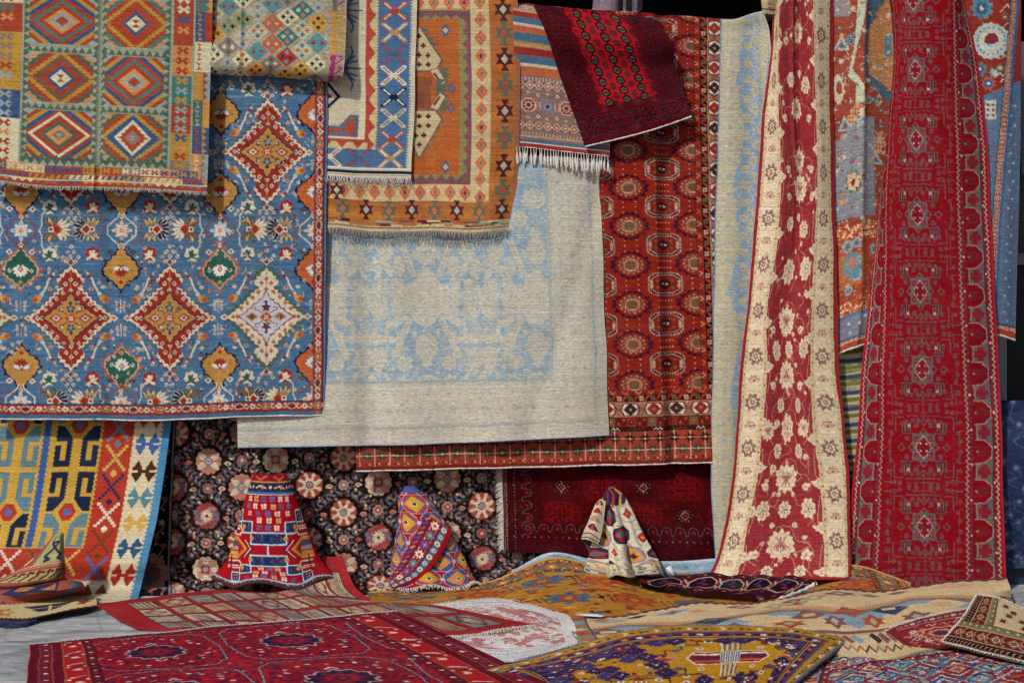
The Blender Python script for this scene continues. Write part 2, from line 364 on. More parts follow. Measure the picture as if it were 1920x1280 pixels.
# ------------------------------------------------------------------ kilim of serrated diamond panels (top left)
def hour(c, x, y, w, h, col, gap):
    """two facing arrowheads with a slit, the small kilim border figure"""
    for q in (-1, 1):
        c.poly([(x + q * w * .08, y - h * .12), (x + q * w * .5, y - h * .5), (x + q * w * .95, y - h * .1), (x + q * w * .5, y - h * .1), (x + q * w * .5, y + h * .1), (x + q * w * .95, y + h * .1), (x + q * w * .5, y + h * .5), (x + q * w * .08, y + h * .12)], col)
    c.rect(x - w * .1, y - h * .1, x + w * .1, y + h * .1, col)
def pat_panels():
    G, DG, RD, YE, BL, TE, OR, CR, GY, MV = '#929b85', '#546658', '#a8452f', '#b48a38', '#3c5682', '#457a75', '#c98850', '#c9c3a0', '#8b9d9c', '#8d7468'
    c = Cv(-22, -44, 392, 341, G, 1.6)
    def panel(x0, y0, x1, y1, kind):
        p = c.clip(x0, y0, x1, y1); x, y = (x0 + x1) / 2, (y0 + y1) / 2; w, h = (x1 - x0) / 2, (y1 - y0) / 2
        p.rect(x0, y0, x1, y1, GY)
        if kind < 2:
            A = [(1.72, RD), (1.52, YE), (1.32, BL), (1.12, RD)] + ([(.92, TE), (.77, RD), (.55, OR), (.38, GY), (.22, RD)] if kind == 0 else [(.96, CR), (.82, RD), (.6, DG), (.42, OR), (.22, MV), (.1, GY)])
            for f, k in A: p.dia(x, y, w * f, h * f, k)
        else:
            R = [(1.8, OR), (1.62, TE if kind == 2 else DG), (1.4, RD), (1.18, YE), (.98, RD if kind != 4 else BL)]
            for f, k in R: p.zdia(x, y, w * f, h * f, 9, .1 / f + .03, k)
            if kind == 4:
                p.dia(x, y, w * .62, h * .76, CR); p.zdia(x, y, w * .52, h * .62, 4, .22, RD); p.zdia(x, y, w * .3, h * .34, 3, .2, MV); p.poly([(x - 7, y - 4), (x + 7, y - 4), (x - 7, y + 4), (x + 7, y + 4)], GY)
            else:
                if kind == 3: p.zdia(x, y, w * .88, h * .9, 8, .1, DG)
                p.zdia(x, y, w * .74, h * .78, 6, .12, RD); p.zdia(x, y, w * .48, h * .55, 5, .16, BL)
                p.dia(x, y, w * .33, h * .36, CR); p.poly([(x - 8, y - 7), (x + 8, y - 7), (x - 8, y + 7), (x + 8, y + 7)], RD)
    rows = [(-9, 76), (93, 184), (199, 290)]
    for i, (a, b) in enumerate(rows):
        panel(49, a, 173, b, [0, 3, 1][i]); panel(193, a, 306, b, [2, 0, 4][i])
    for a, b in ((76, 93), (184, 199), (290, 303)):
        c.rect(44, a, 312, b, G); c.saw(44, b - 2 if b != 303 else 292, 312, b - 2 if b != 303 else 292, 19, 11, DG)
        if b == 303: c.rect(44, 290, 312, 303, DG); c.saw(44, 303, 312, 303, 17, 11, G)
    for x, f in ((44, 1), (178, -1), (190, 1), (311, -1)):
        for k in range(24):
            y = -40 + k * 14.2; c.poly([(x - 4 * f, y), (x + 9 * f, y + 7), (x - 4 * f, y + 14)], DG)
    c.rect(180.5, -44, 186, 300, '#b9bb9c'); c.saw(186, -44, 186, 300, 24, 4, G)
    for x0, x1 in ((-22, 36), (320, 357)):
        pal = [(RD, CR), (RD, BL), (OR, RD), (TE, YE), (RD, GY), (YE, BL), (MV, YE)] if x0 > 0 else [(CR, RD), (RD, TE), (YE, MV), (YE, RD), (BL, GY), (CR, RD)]
        for k in range(7):
            a = -40 + k * 54 + (0 if x0 > 0 else 44 - 54); b = a + 54; bg, fg = pal[k % len(pal)]
            c.rect(x0, a, x1, b, bg)
            for q in range(3): hour(c, (x0 + x1) / 2, a + 9 + q * 18, (x1 - x0) * .36 if x0 > 0 else 15, 16, [fg, [GY, YE, OR, RD][(k + q) % 4]][q > 0 and k % 2], bg)
            if x0 < 0:
                for q in range(3): hour(c, x0 + 6, a + 9 + q * 18, 15, 16, fg, bg)
        c.teeth(x1, -44, x1, 300, 74, 3, G); c.teeth(x0, 300, x0, -44, 74, 3, G)
    pal = [(TE, RD), (BL, YE), (CR, RD), (YE, OR), (DG, GY), (BL, RD), (OR, CR)]
    for k in range(8):
        a = -44 + k * 52; bg, fg = pal[k % 7]
        c.rect(361, a, 379, a + 52, bg)
        for q in range(3): c.poly([(363, a + q * 17 + 2), (374, a + q * 17 + 4), (367, a + q * 17 + 9), (376, a + q * 17 + 14), (364, a + q * 17 + 16), (371, a + q * 17 + 9)], fg)
        c.rect(379, a, 392, a + 52, [OR, RD, CR, GY, OR, BL, GY][k % 7])
        c.saw(379, a + 52, 379, a, 4, -9, [TE, RD, CR, RD, YE, YE, MV][k % 7])
    pal = [(BL, YE), (OR, CR), (CR, OR), (BL, RD), (RD, BL), (YE, RD), (RD, YE), (MV, CR), (CR, RD), (OR, BL)]
    for k in range(11):
        a = -22 + k * 36; bg, fg = pal[k % 10]; c.rect(a, 303, a + 36, 317, bg)
        for q in range(2): hour(c, a + 9 + q * 18, 310, 8, 12, fg, bg)
        bg, fg = pal[(k + 3) % 10]; c.rect(a + 8, 319, a + 44, 329, bg)
        for q in range(3): c.poly([(a + 9 + q * 12, 328), (a + 14 + q * 12, 320), (a + 20 + q * 12, 320), (a + 16 + q * 12, 328)], fg)
    c.rect(-22, 317, 392, 319, RD); c.rect(-22, 329, 392, 331, CR); c.rect(-22, 331, 392, 341, RD)
    for k in range(28): c.poly([(-22 + k * 15, 331), (-14.5 + k * 15, 337), (-7 + k * 15, 331)], [G, CR, MV, BL, OR, YE][(k // 3) % 6])
    return c.abrash(.07, 3, 3, 60, .05)

# ------------------------------------------------------------------ tan kilim scattered with small crossed diamonds
def pat_crosses():
    TN = '#a3937a'
    c = Cv(390, -46, 648, 152, TN, 1.8)
    c.speck(['#6b5f55', '#c2b394', '#8a7b68', '#b3a58a'], 2600, 2.2, .5, 5)
    P = [('#3f8a96', '#a8292b', '#6f7f80'), ('#d38a34', '#3a2a22', '#9a2f1f'), ('#c4522e', '#a8a48a', '#6b8a7a'), ('#c9c7a0', '#2c2420', '#5d5a66'), ('#7d6f6b', '#c9c5a4', '#5a5a48'), ('#8b8d6a', '#2a2320', '#3f8a7c'), ('#9a2c70', '#b5aca6', '#3f7d86'), ('#b02a24', '#3b3330', '#5d8aa5'), ('#2f7370', '#a9b5a0', '#c46a60'), ('#9aa6a2', '#b59b4a', '#6b6570'), ('#a8b59a', '#d0582f', '#5b5f70'), ('#cfc59a', '#2c2420', '#cc5c34'), ('#d19a3c', '#6d5d48', '#2c2420')]
    R = random.Random(4)
    for i in range(-4, 12):
        for j in range(-9, 9):
            x = 424 + 28.6 * (i + j) * 1.0; y = 21 + 21.9 * i - 14.6 * j
            if not (370 < x < 612 and -70 < y < 172): continue
            b, f, g = P[(i * 5 + j * 3 + (i * j) % 4) % 13]
            # knotted outline: a stepped diamond
            c.sdia(x, y, 20.5, 17.5, 9, b)
            c.speck([b], 0, 1, 1)
            for dx, dy, k in ((-8, 0, f), (8, 0, f), (0, -8.5, g), (0, 8.5, g)): c.plus(x + dx, y + dy, 4.2, 1.7, k)
    c.rect(613, -46, 648, 152, TN); c.speck(['#6b5f55', '#c2b394', '#8a7b68'], 500, 2, .5, 6, (613, -46, 648, 152))
    for a, b, k in ((-46, 18, '#6d6065'), (18, 97, '#c08a35'), (97, 154, '#9c3170')):
        c.rect(622, a, 630, b, k)
        for q in range(int((b - a) / 19)):
            y = a + q * 19
            c.poly([(620, y + 1), (634, y), (630, y + 9), (620, y + 9)], k); c.curve([(629, y + 16), (636, y + 12), (643, y + 5), (641, y + 1), (636, y + 3)], 3.4, k, 4)
    c.wear('#8d7f6b', (fbm(*c.a.shape[:2], 2, 10, 5) > .62) * .45)
    return c.abrash(.08, 8, 2, 20, .08)

# ------------------------------------------------------------------ blue carpet of large red diamonds
BF, BR, BC, BG, BN, BT, BO = '#496f92', '#9c3226', '#cfc3ac', '#b88744', '#252a48', '#2f6156', '#bf6233'
def quad(pts): return pts + [(-x, y) for x, y in pts[::-1]][1:] if pts[-1][0] == 0 else pts
def sym4(pts):
    a = pts; b = [(x, -y) for x, y in a[::-1]]; h = a + b
    return h + [(-x, y) for x, y in h[::-1]]
BIG = [(0, -96), (5, -88), (10, -88), (13, -80), (19, -79), (19, -73), (24, -71), (23, -63), (18, -60), (13, -59), (16, -54), (23, -53), (23, -46), (30, -46), (31, -39), (37, -38), (38, -31), (45, -30), (44, -25), (52, -23), (53, -17), (60, -15), (61, -10), (69, -8), (71, -4), (82, 0)]
INN = [(0, -47), (5, -40), (7, -33), (14, -31), (16, -25), (23, -23), (26, -17), (33, -14), (36, -9), (42, -6), (50, 0)]
def bigdia(c, x, y, white=False):
    d = c.sub(x, y)
    d.poly([(a * 1.09, b * 1.07) for a, b in sym4(BIG)], '#4b5a50' if white else '#5a3038')
    d.poly([(a * 1.05, b * 1.035) for a, b in sym4(BIG)], '#566b58' if white else BC)
    d.poly([(a * (.95 if white else .95), b * .965) for a, b in sym4(BIG)], BC if white else BR)
    k = BR if not white else BR
    for s in (-1, 1):
        for (px, py) in ((0, -72 * s), (-9, -64 * s), (9, -64 * s), (0, -52 * s), (-14, -47 * s), (14, -47 * s), (-26, -36 * s), (26, -36 * s), (-47, -16 * s), (47, -16 * s), (62 * s, 0), (54 * s, 0), (-36, -26 * s), (36, -26 * s)):
            d.dia(px, py, 4.4, 4.8, BR if white else BC); d.dia(px, py, 2.2, 2.4, BN if not white else '#c98c4a')
        d.line([(0, -88 * s), (0, -50 * s)], 1, '#c98c4a' if not white else '#7b5b48')
    d.poly([(a * 1.07, b * 1.08) for a, b in sym4(INN)], BN if not white else '#8a2c2c'); d.poly([(a * 1.0, b) for a, b in sym4(INN)], BG if not white else '#b9bcc6')
    for s in (-1, 1):
        d.star(0, 18 * s, 10, 5, BN if white else '#39485c', .5, math.pi / 2 * s); d.dia(0, 18 * s, 4, 5, BR if white else '#7d9a98'); d.star(0, 28 * s, 5, 4, '#3b3850')
        d.dia(27 * s, 0, 13, 9, BR if not white else BG); d.dia(27 * s, 0, 8, 6, BC if not white else BT); d.dia(27 * s, 0, 4, 3.4, BR)
        for t in (-1, 1):
            d.line([(7 * s, 7 * t), (15 * s, 13 * t), (21 * s, 13 * t), (21 * s, 18 * t), (14 * s, 19 * t)], 1.6, BN if not white else '#7c2c3a'); d.dia(17 * s, 17 * t, 2.4, 2.4, BC)
    d.dia(0, 0, 13, 11, BO); d.dia(0, 0, 8, 7, BR); d.ros(0, 0, 5, 4, BC, .4); d.dia(0, 0, 2, 2, BR)
    for s in (-1, 1):
        d.dia(79 * s, 0, 9, 6, BC); d.dia(79 * s, 0, 5, 3.4, BO)
        d.dia(0, -104 * s, 7, 8, BC); d.dia(0, -104 * s, 5.4, 6, BR); d.dia(0, -104 * s, 2.4, 3, BT)
        for px, py in ((-9, 108), (9, 108), (-15, 116), (15, 116), (0, 117), (-6, 126), (6, 126), (0, 136)) if not white else ((-9, 110), (9, 110), (-14, 118), (14, 118), (0, 128)):
            d.dia(px * .95, py * s * .98, 4.2, 4.2, BC); d.dia(px * .95, py * s * .98, 2, 2.2, BR)
OG = [(0, -47), (3, -42), (3, -38), (8, -35), (10, -28), (17, -25), (19, -19), (26, -15), (28, -8), (33, -2), (31, 4), (32, 9), (25, 14), (22, 19), (15, 20), (12, 26), (7, 28), (4, 34), (0, 37)]
def ogive(c, x, y, up, fill, out, flow, half=None):
    d = c.sub(x, y, 1, -up)
    f = OG + [(-a, b) for a, b in OG[::-1]]
    d.poly([(a * 1.12, b * 1.09) for a, b in f], BN if fill != BT else BO)
    for k in range(0, len(f), 3): d.dia(f[k][0] * 1.14, f[k][1] * 1.1, 3.4, 3.4, out)
    d.poly([(a, b * .98) for a, b in f], fill if fill != BT else BC); d.poly([(a * .95, b * .94) for a, b in f], fill)
    d.dia(0, -46, 5, 5, BC); d.dia(0, -46, 2.6, 2.6, BO)
    for a in range(-60, 241, 30):
        l = 15 if -20 < a < 200 else 11
        d.petal(0, 0, a, l, 6, flow)
    d.petal(0, -6, 25, 17, 7, '#c0c4cc' if fill != BT else flow); d.petal(0, -6, 155, 17, 7, '#c0c4cc' if fill != BT else flow)
    d.dia(0, -1, 5, 7, BR if flow != BR else '#8c3a28'); d.dia(0, -1, 2.4, 3.4, BC); d.dia(0, 24, 5, 5, BR if fill != BT else BG)
    for s in (-1, 1): d.dia(20 * s, 2, 4.4, 4.4, BC if fill == BT else '#8f6a34'); d.dia(20 * s, 2, 2.2, 2.2, fill)
def leafb(c, x, y, s, fill, inner, rot=0):
    d = c.sub(x, y, s, 1, rot)
    d.star(0, 0, 15, 7, fill, .78, .3); d.star(0, 0, 12, 7, fill, .7, .1)
    for a in (-110, -70, -30, 20, 150): d.petal(-1, 5, a, 13, 5, inner)
    d.petal(-3, 9, -75, 18, 7, inner)
def palm(c, x, y, s, fan, k2):
    d = c.sub(x, y, s, 1)
    for a, l in ((-62, 25), (-42, 28), (-22, 29), (0, 28), (22, 29), (42, 28), (62, 25)): d.petal(10, 0, a, l * 1.05, 8.6, BC if fan == BN else '#5d4a40'); d.petal(10, 0, a, l, 7, fan)
    for a in (-75, -105, 105, 75, -130, 130): d.petal(2, 0, a, 27, 9, '#4a4038'); d.petal(2, 0, a, 25, 6.5, k2 if abs(a) != 105 else '#c7a672'); d.petal(2, 0, a, 16, 2.4, '#8a3a30')
    d.dia(11, 0, 11, 11, BC if fan == BN else BO); d.dia(11, 0, 8, 8, BR); d.ros(0, 0, 6, 4, BC, .3); d.ros(0, 0, 3, 4, BN, .3)
def pat_blue():
    c = Cv(-22, -50, 612, 784, BF, 1.5)
    c.wear('#34587e', (fbm(*c.a.shape[:2], 3, 60, 3, 4) - .52) * 2.2); c.wear('#7ba0b8', (fbm(*c.a.shape[:2], 2.2, 40, 31, 3) - .56) * 2.0)
    f = c.clip(-22, -50, 590, 757)
    X = [-52, 133, 317, 500]
    MX = [-131, 40.5, 226, 411, 590]
    def stalks(x, y):
        for s in (-1, 1):
            for t in (-1, 1):
                d = f.sub(x, y, s, t)
                d.line([(30, -84), (40, -72), (44, -60), (52, -46)], 3.4, BC); d.dia(27, -88, 3, 3, '#8a8a60'); d.sdia(34, -77, 4, 4, 2, BR)
                d.petal(50, -50, 60, 13, 8, '#b9bcc6'); d.petal(53, -42, 20, 18, 8, BG); d.petal(53, -42, 55, 18, 8, '#c7985a'); d.plus(66, -34, 6, 2.6, BO); d.dia(66, -34, 2, 2, BR)
                d.dia(38, -54, 5, 4, '#cf9a68'); d.dia(38, -54, 2, 2, BR); d.dia(60, -57, 5, 4, BC); d.dia(60, -57, 2, 2, BG)
                d.line([(74, -26), (84, -20), (90, -20)], .9, '#a9b4bb')
                for k in range(3): d.sdia(85, -30 + k * 7, 2.6, 2.6, 2, BC); d.dia(85, -30 + k * 7, 1.5, 1.8, BR)
                d.line([(92.5, -34), (92.5, -10)], .9, BC)
    for r, y in ((0, 285), (1, 595), (-1, -25)):
        for i, x in enumerate(X): stalks(x, y); 
    for r, y in ((0, 285), (1, 595), (-1, -25)):
        for i, x in enumerate(X): bigdia(f, x, y, r == 1 and i in (3, 0))
    def medal(x, y, up, i):
        k = [(BG, BN, BR), (BT, BO, '#d6d2c6'), (BO, BN, '#ccd0d2')][i]
        ogive(f, x, y, up, *k)
    for i, x in enumerate(MX):
        e = 2 if i == 4 else 0
        medal(x, 213, -1, e); medal(x, 361, 1, e)
        medal(x, 505, -1, e if i == 4 else (1 if i % 2 else 0)); medal(x, 684, 1, e if i == 4 else (0 if i % 2 else 1))
        medal(x, -97, -1, 0); medal(x, 51, 1, 0)
    f.sub(590, 505)  # right edge halves already cut by the border
    for yy in (432, 124, 752):
        for i, x in enumerate(MX):
            for s in (-1, 1):
                d = f.sub(x, yy, s, 1)
                k = [BC, BR][(i + (yy > 500)) % 2]; k2 = '#8a3b35' if k == BC else '#c9c2b0'
                for t in (-1, 1):
                    d.line([(4, -34 * t), (6, -26 * t), (27, -8 * t), (27, 0)], 2.2, k)
                    leafb(f, x + 53 * s, yy + 44 * t, -s, BR if (i + (t > 0) * (yy == 752)) % 2 == 0 else BC, BC if (i + (t > 0) * (yy == 752)) % 2 == 0 else BT)
                    d.line([(33, 0), (38, -9 * t), (38, -28 * t), (44, -36 * t)], 2, k2)
                    d.dia(21, -40 * t, 7, 6, BC if (i) % 2 else '#33524e'); d.dia(21, -40 * t, 3, 3, BR)
                palm(f, x + 55 * s, yy - 2, s, BN if (i + (yy > 500)) % 2 == 0 else BC, ['#b9a482', '#7a6a4c'][i % 2])
            for a in range(0, 360, 45): f.petal(x, yy, a, 21 if a % 90 == 0 else 17, 8, '#c9b4b0' if i % 2 == 0 else '#b9c2c8')
            for a in range(0, 360, 90): f.dia(x + 12 * math.cos(math.radians(a)), yy + 12 * math.sin(math.radians(a)), 3, 3, '#c98c6a')
            f.ros(x, yy, 9, 4, BC, .3); f.dia(x, yy, 5, 5, BO); f.dia(x, yy, 2, 2, BC)
    rq = random.Random(14)
    for k in range(1300):
        x, y = rq.uniform(-20, 588), rq.uniform(-45, 752)
        ix, iy = int((x + 22) * c.M[0, 0]), int((y + 50) * c.M[1, 1])
        if not (0 <= ix < c.a.shape[1] and 0 <= iy < c.a.shape[0]): continue
        p = c.a[iy, ix]
        if p[2] < p[0] * 1.25: continue
        m = rq.random()
        if m < .35: f.dia(x, y, 3.6, 3.8, BC); f.dia(x, y, 1.8, 2, rq.choice([BR, BN, BO]))
        elif m < .6: f.curve([(x, y), (x + rq.uniform(-6, 6), y + 6), (x + rq.uniform(-10, 10), y + 11)], 1.1, rq.choice(['#a9b4bb', '#8d3b35', BN, '#c9b99a']), 3)
        elif m < .8: f.petal(x, y, rq.uniform(0, 360), 8, 4, rq.choice([BG, BO, '#2f4a48', '#8d3b35'])); f.dia(x, y, 2, 2, BC)
        else: f.sdia(x, y, 3.4, 3.4, 2, rq.choice([BN, '#8d3b35', '#2f5650'])); f.dia(x, y, 1.2, 1.2, BC)
    # guards and borders
    def border(b, L):
        b.rect(0, 0, L, 16, BR); b.rect(0, -2.2, L, -.6, BN); b.rect(0, 16.5, L, 18, '#7a2e2a')
        n = int(L / 50)
        for k in range(n + 1):
            x = 22 + k * 50
            b.oct(x, 8, 11, 7, ['#7c5a3a', '#5b5d4c'][k % 2]); b.oct(x, 8, 9, 5.6, BC if k % 2 else '#c98f58'); b.oct(x, 8, 7.6, 4.4, BR if k % 2 else '#9a3a2a')
            b.plus(x, 8, 5, 1.2, BC if k % 2 == 0 else BN); b.rect(x - .7, 4, x + .7, 12, BR)
            b.ros(x + 25, 8, 6, 5, BC, .3); b.dia(x + 25, 8, 2.6, 2.6, [BN, BO, BT][k % 3])
            for s in (-1, 1): b.curve([(x + 25 + 6 * s, 8), (x + 25 + 10 * s, 12), (x + 25 + 14 * s, 10), (x + 25 + 13 * s, 5), (x + 25 + 9 * s, 5)], 1.8, '#d6b49c', 3); b.dia(x + 25 + 13 * s, 4, 2, 2, BC)
    c.rect(590, -50, 612, 784, BF); c.rect(-22, 756, 612, 784, BF)
    d = c.sub(591, -50, 1, 1, 90); d = c.sub(607, -50, 1, 1, 90); border(d, 825)
    border(c.sub(-22, 757), 629)
    c.rect(-22, 777.5, 612, 779, '#3c638a'); c.warp(.9, 6)
    return c.abrash(.06, 5, 2.5, 90, .05)

# ------------------------------------------------------------------ cream kilim with the blue border of crosses
def xmot(c, x, y, o, i, s=1):
    for a in (-1, 1):
        for b in (-1, 1):
            for k in range(6):
                px, py = 4 + k * 3.2, 2 + k * 2.75
                c.rect(x + a * px - 4.3, y + b * py - 2.6, x + a * px + 4.3, y + b * py + 2.6, o)
            for k in range(1, 5):
                px, py = 5 + k * 3.2, 3 + k * 2.75
                c.rect(x + a * px - 2, y + b * py - 1.4, x + a * px + 2, y + b * py + 1.4, i)
    c.dia(x, y, 6, 5, o)
def pat_xborder():
    CRM, R, B, T, NV = '#c6bb9f', '#b54834', '#4a6f97', '#c4b283', '#1f2f4b'
    c = Cv(590, -46, 777, 336, CRM, 1.7)
    for y in (18, 126, -60):
        for s in (-1, 1):
            for k in range(5): c.line([(638 + k * 1, y), (650 + k * 2.6, y + s * (3 + k * 6.4)), (672 - k * 3.8, y + s * (5 + k * 9))] if k else [(640, y), (677, y)], 3.6, B)
        c.dia(648, y, 8, 8, '#a83a30'); c.line([(630, y + 28), (650, y)], 6, B); c.line([(630, y - 28), (650, y)], 6, B)
    c.poly([(590, 150), (612, 150), (638, 181), (605, 214), (590, 214)], NV); c.poly([(590, 156), (611, 157), (630, 181), (604, 207), (590, 207)], CRM); c.poly([(600, 166), (622, 181), (600, 196)], '#a83a30')
    c.poly([(612, 238), (635, 238), (655, 215), (671, 215), (671, 258), (600, 258), (600, 236)], '#5e6a83'); c.poly([(616, 243), (640, 243), (658, 222), (664, 222), (664, 255), (600, 255), (600, 243)], R)
    c.line([(652, 250), (628, 250), (628, 240), (648, 240), (648, 254), (606, 254)], 3, '#5e6a83')
    c.teeth(671, 258, 671, 215, 18, 2, '#5e6a83')
    c.rect(684, -46, 709, 281, T); c.rect(600, 262, 709, 282, T)
    c.rect(684, -46, 692, 268, R); c.rect(600, 262, 690, 268, R); c.teeth(684, 262, 684, -46, 60, -2.4, R)
    for k in range(10):
        y = -42 + k * 35
        for q in range(4): c.rect(690, y - 13 + q * 3.4, 691 + 2.9 * (q + 1), y + 13 - q * 3.4, R)
    for k in range(5):
        x = 612 + k * 30
        if x > 700: continue
        for q in range(4): c.rect(x - 10 + q * 2.7, 266, x + 10 - q * 2.7, 267 + 3.2 * (q + 1), R)
    c.rect(600, 259, 684, 262.5, '#d8cfb4')
    c.rect(708, -46, 766, 318, B); c.rect(590, 282, 766, 318, B)
    c.teeth(766, 318, 766, -46, 66, -2.6, B); c.teeth(708, -46, 708, 282, 60, -2.4, B)
    K = [(R, '#cfc3a8'), ('#b98a62', '#d8d0ba'), ('#50607f', R), ('#d3c8ad', R), (NV, '#d9d2bd'), ('#c4b795', B), (R, '#b9bcb8')]
    for k, y in enumerate((20.5, 60, 100, 140, 181, 221, 263)): xmot(c, 737, y, *K[k])
    for k, y in enumerate((-20,)): xmot(c, 737, y, *K[3])
    for k, x in enumerate((736, 675, 618)): xmot(c, x, 299, *[('#b98a62', '#d8d0ba'), ('#50607f', R), ('#d3c8ad', R)][k])
    c.rect(766, 318, 777, 320, CRM); c.rect(590, 318, 777, 320.5, '#d9d0ba'); c.rect(590, 320.5, 777, 321.5, '#7d5a44'); c.rect(590, 321.5, 777, 323, CRM); c.rect(590, 323, 777, 329, NV); c.rect(590, 329, 777, 336, CRM); c.rect(590, 331.5, 777, 332.4, '#8d6a50')
    return c.abrash(.06, 15, 2, 50, .05)

# ------------------------------------------------------------------ orange kilim
def bowtie(c, x, y, k1, k2, s=1):
    c.poly([(x - 8 * s, y - 23 * s), (x + 8 * s, y - 23 * s), (x + 2.5 * s, y - 13 * s), (x + 8 * s, y - 9 * s), (x + 17 * s, y - 11 * s), (x + 12 * s, y), (x + 17 * s, y + 11 * s), (x + 8 * s, y + 9 * s), (x + 2.5 * s, y + 13 * s), (x + 8 * s, y + 23 * s), (x - 8 * s, y + 23 * s), (x - 2.5 * s, y + 13 * s), (x - 8 * s, y + 9 * s), (x - 17 * s, y + 11 * s), (x - 12 * s, y), (x - 17 * s, y - 11 * s), (x - 8 * s, y - 9 * s), (x - 2.5 * s, y - 13 * s)], k1)
    c.dia(x, y, 7 * s, 9.5 * s, k2)
def pat_orange():
    O, CR, MA, GN, MV, OL, SA = '#b06a35', '#c3b184', '#5b2733', '#5f6a5c', '#80505a', '#8a8556', '#cf6a3c'
    c = Cv(590, -46, 972, 434, O, 1.6)
    c.wear('#a8522a', (fbm(*c.a.shape[:2], 2, 90, 44, 3) - .5) * 2.2); c.wear('#cc8435', (fbm(*c.a.shape[:2], 30, 90, 45, 2) - .5) * 2)
    f = c.clip(590, -46, 884, 345)
    f.rect(590, 18, 884, 345, OL); f.rect(590, 20, 884, 28, MV); f.rect(876, 20, 884, 345, MV); f.rect(590, 337, 884, 345, MV)
    for k in range(14):
        y = 34 + k * 24.5
        for q in range(4): f.rect(872 - q * 2.4 + 4, y - 10 + q * 2.6, 878, y + 10 - q * 2.6, MV if k % 4 != 2 else '#8f4a4a')
    for k in range(16):
        x = 600 + k * 19
        for q in range(3): f.rect(x - 8 + q * 2.6, 326 + 9 - q * 3.2, x + 8 - q * 2.6, 340, MV); f.rect(x - 8 + q * 2.6, 22, x + 8 - q * 2.6, 30 + q * 2.4, MV)
    g = c.clip(590, 36, 862, 328); g.rect(590, 36, 862, 328, '#b8602e')
    for k in range(700):
        r = RNG; x = r.uniform(600, 862); y = r.uniform(36, 328); g.rect(x, y, x + r.uniform(4, 26), y + .7, ['#a4502c', '#c87a3c', '#b06a38'][k % 3])
    for y in (92, 242):  # stepped grey flames round the two arrow medallions
        s = 1 if y < 150 else -1
        P = [(775, y - 45 * s), (800, y - 30 * s), (812, y - 12 * s), (826, y + 18 * s), (838, y + 44 * s), (836, y + 64 * s), (830, y + 84 * s)]
        for k, (px, py) in enumerate(P): g.poly([(px - 12, py - 12), (px + 7, py - 8), (px - 4, py - 2), (px + 9, py + 3), (px - 2, py + 9), (px - 14, py + 14)], GN)
        A = [(786, y - 42), (827, y + 20), (816, y + 40), (770, y + 40), (760, y + 30), (770, y - 10)] if s == 1 else [(786, y + 52), (827, y - 18), (816, y - 34), (770, y - 34), (760, y - 20), (770, y + 20)]
        g.poly([(786 + (a - 786) * 1.1, y + (b - y) * 1.08) for a, b in A], MV); g.poly(A, CR)
        for dx, dy in ((0, -24), (-7, -7), (8, -6), (-16, 11), (0, 11), (17, 12), (-16, 29), (0, 29), (17, 29)): g.plus(786 + dx, y + dy * s + (0 if s == 1 else 5), 5, 2, MA)
        b = [(808, y + 42 * s), (820, y + 38 * s), (832, y + 60 * s), (824, y + 66 * s)]
        g.poly([(816 + (a - 816) * 1.4, y + 52 * s + (q - y - 52 * s) * 1.3) for a, q in b], MV); g.poly([(816 + (a - 816) * 1.15, y + 52 * s + (q - y - 52 * s) * 1.15) for a, q in b], CR); g.line([(814, y + 46 * s), (824, y + 60 * s)], 4, MA)
    for k in range(60): g.rect(770 + RNG.uniform(0, 34), 138 + RNG.uniform(0, 60), 776 + RNG.uniform(0, 34), 140 + RNG.uniform(0, 66), ['#7d4a3e', '#a05a38'][k % 2], .5)
    for y in (57, 313): g.zdia(836, y, 11, 15, 5, .2, '#58637a'); g.plus(836, y, 5, 2, CR); g.plus(836, y, 2, 5, CR)
    for y in (166, 202): g.zdia(846, y, 9, 12, 4, .2, MV); g.dia(846, y, 5, 7, '#68708a')
    c.rect(884, -46, 919, 378, CR); c.rect(590, 346, 919, 378, CR); c.rect(590, -10, 919, 17, CR)
    c.teeth(884, -46, 884, 346, 70, -3.2, MV); c.teeth(919, 378, 919, -46, 64, -3.6, O)
    def od(x, y, k):
        c.sdia(x, y, 10.5, 14, 5, SA if k % 3 else '#cf5b35'); c.sdia(x, y, 4.6, 7, 3, '#d98a68'); c.sdia(x, y, 3.6, 5.5, 3, '#6b7a70' if k % 4 else '#4d4a66')
    for k in range(14): od(902, -30 + k * 33.5 - (3 if k > 10 else 0), k)
    for k in range(11): od(902 - 28.5 * (k + 1), 361, k)
    for k in range(11): od(902 - 29 * (k + 1), 5, k)
    c.rect(964, -46, 972, 434, '#a0634a')
    for k, y in enumerate((-30, 18, 62, 110, 158, 207, 257, 311, 358)): bowtie(c, 945, y, [GN, MA][(k + 0) % 2], ['#b94d32', '#b5b091'][k % 2], .95)
    for k in range(9): bowtie(c, 944 - 43 * k, 394 + (2 if k % 2 else 0), [MA, GN][k % 2], ['#a8b3a6', '#c96a40'][k % 2], .82)
    bowtie(c, 632, 361, MA, '#b5b091', .82); 
    R = random.Random(3)
    for x in range(585, 975, 24):
        for y in (414, 417.5, 421): c.rect(x + R.uniform(-10, 10), y, x + 30 + R.uniform(-8, 12), y + 3.7, [MA, SA, OL, MV, CR, '#9aa28c', O, '#8d4a4c'][R.randrange(8)])
    c.rect(590, 424.6, 972, 434, CR); 
    for k in range(130): c.line([(590 + k * 3, 429), (592.6 + k * 3, 426.6)], 1.5, MA)
    return c.abrash(.08, 25, 1.6, 60, .06)

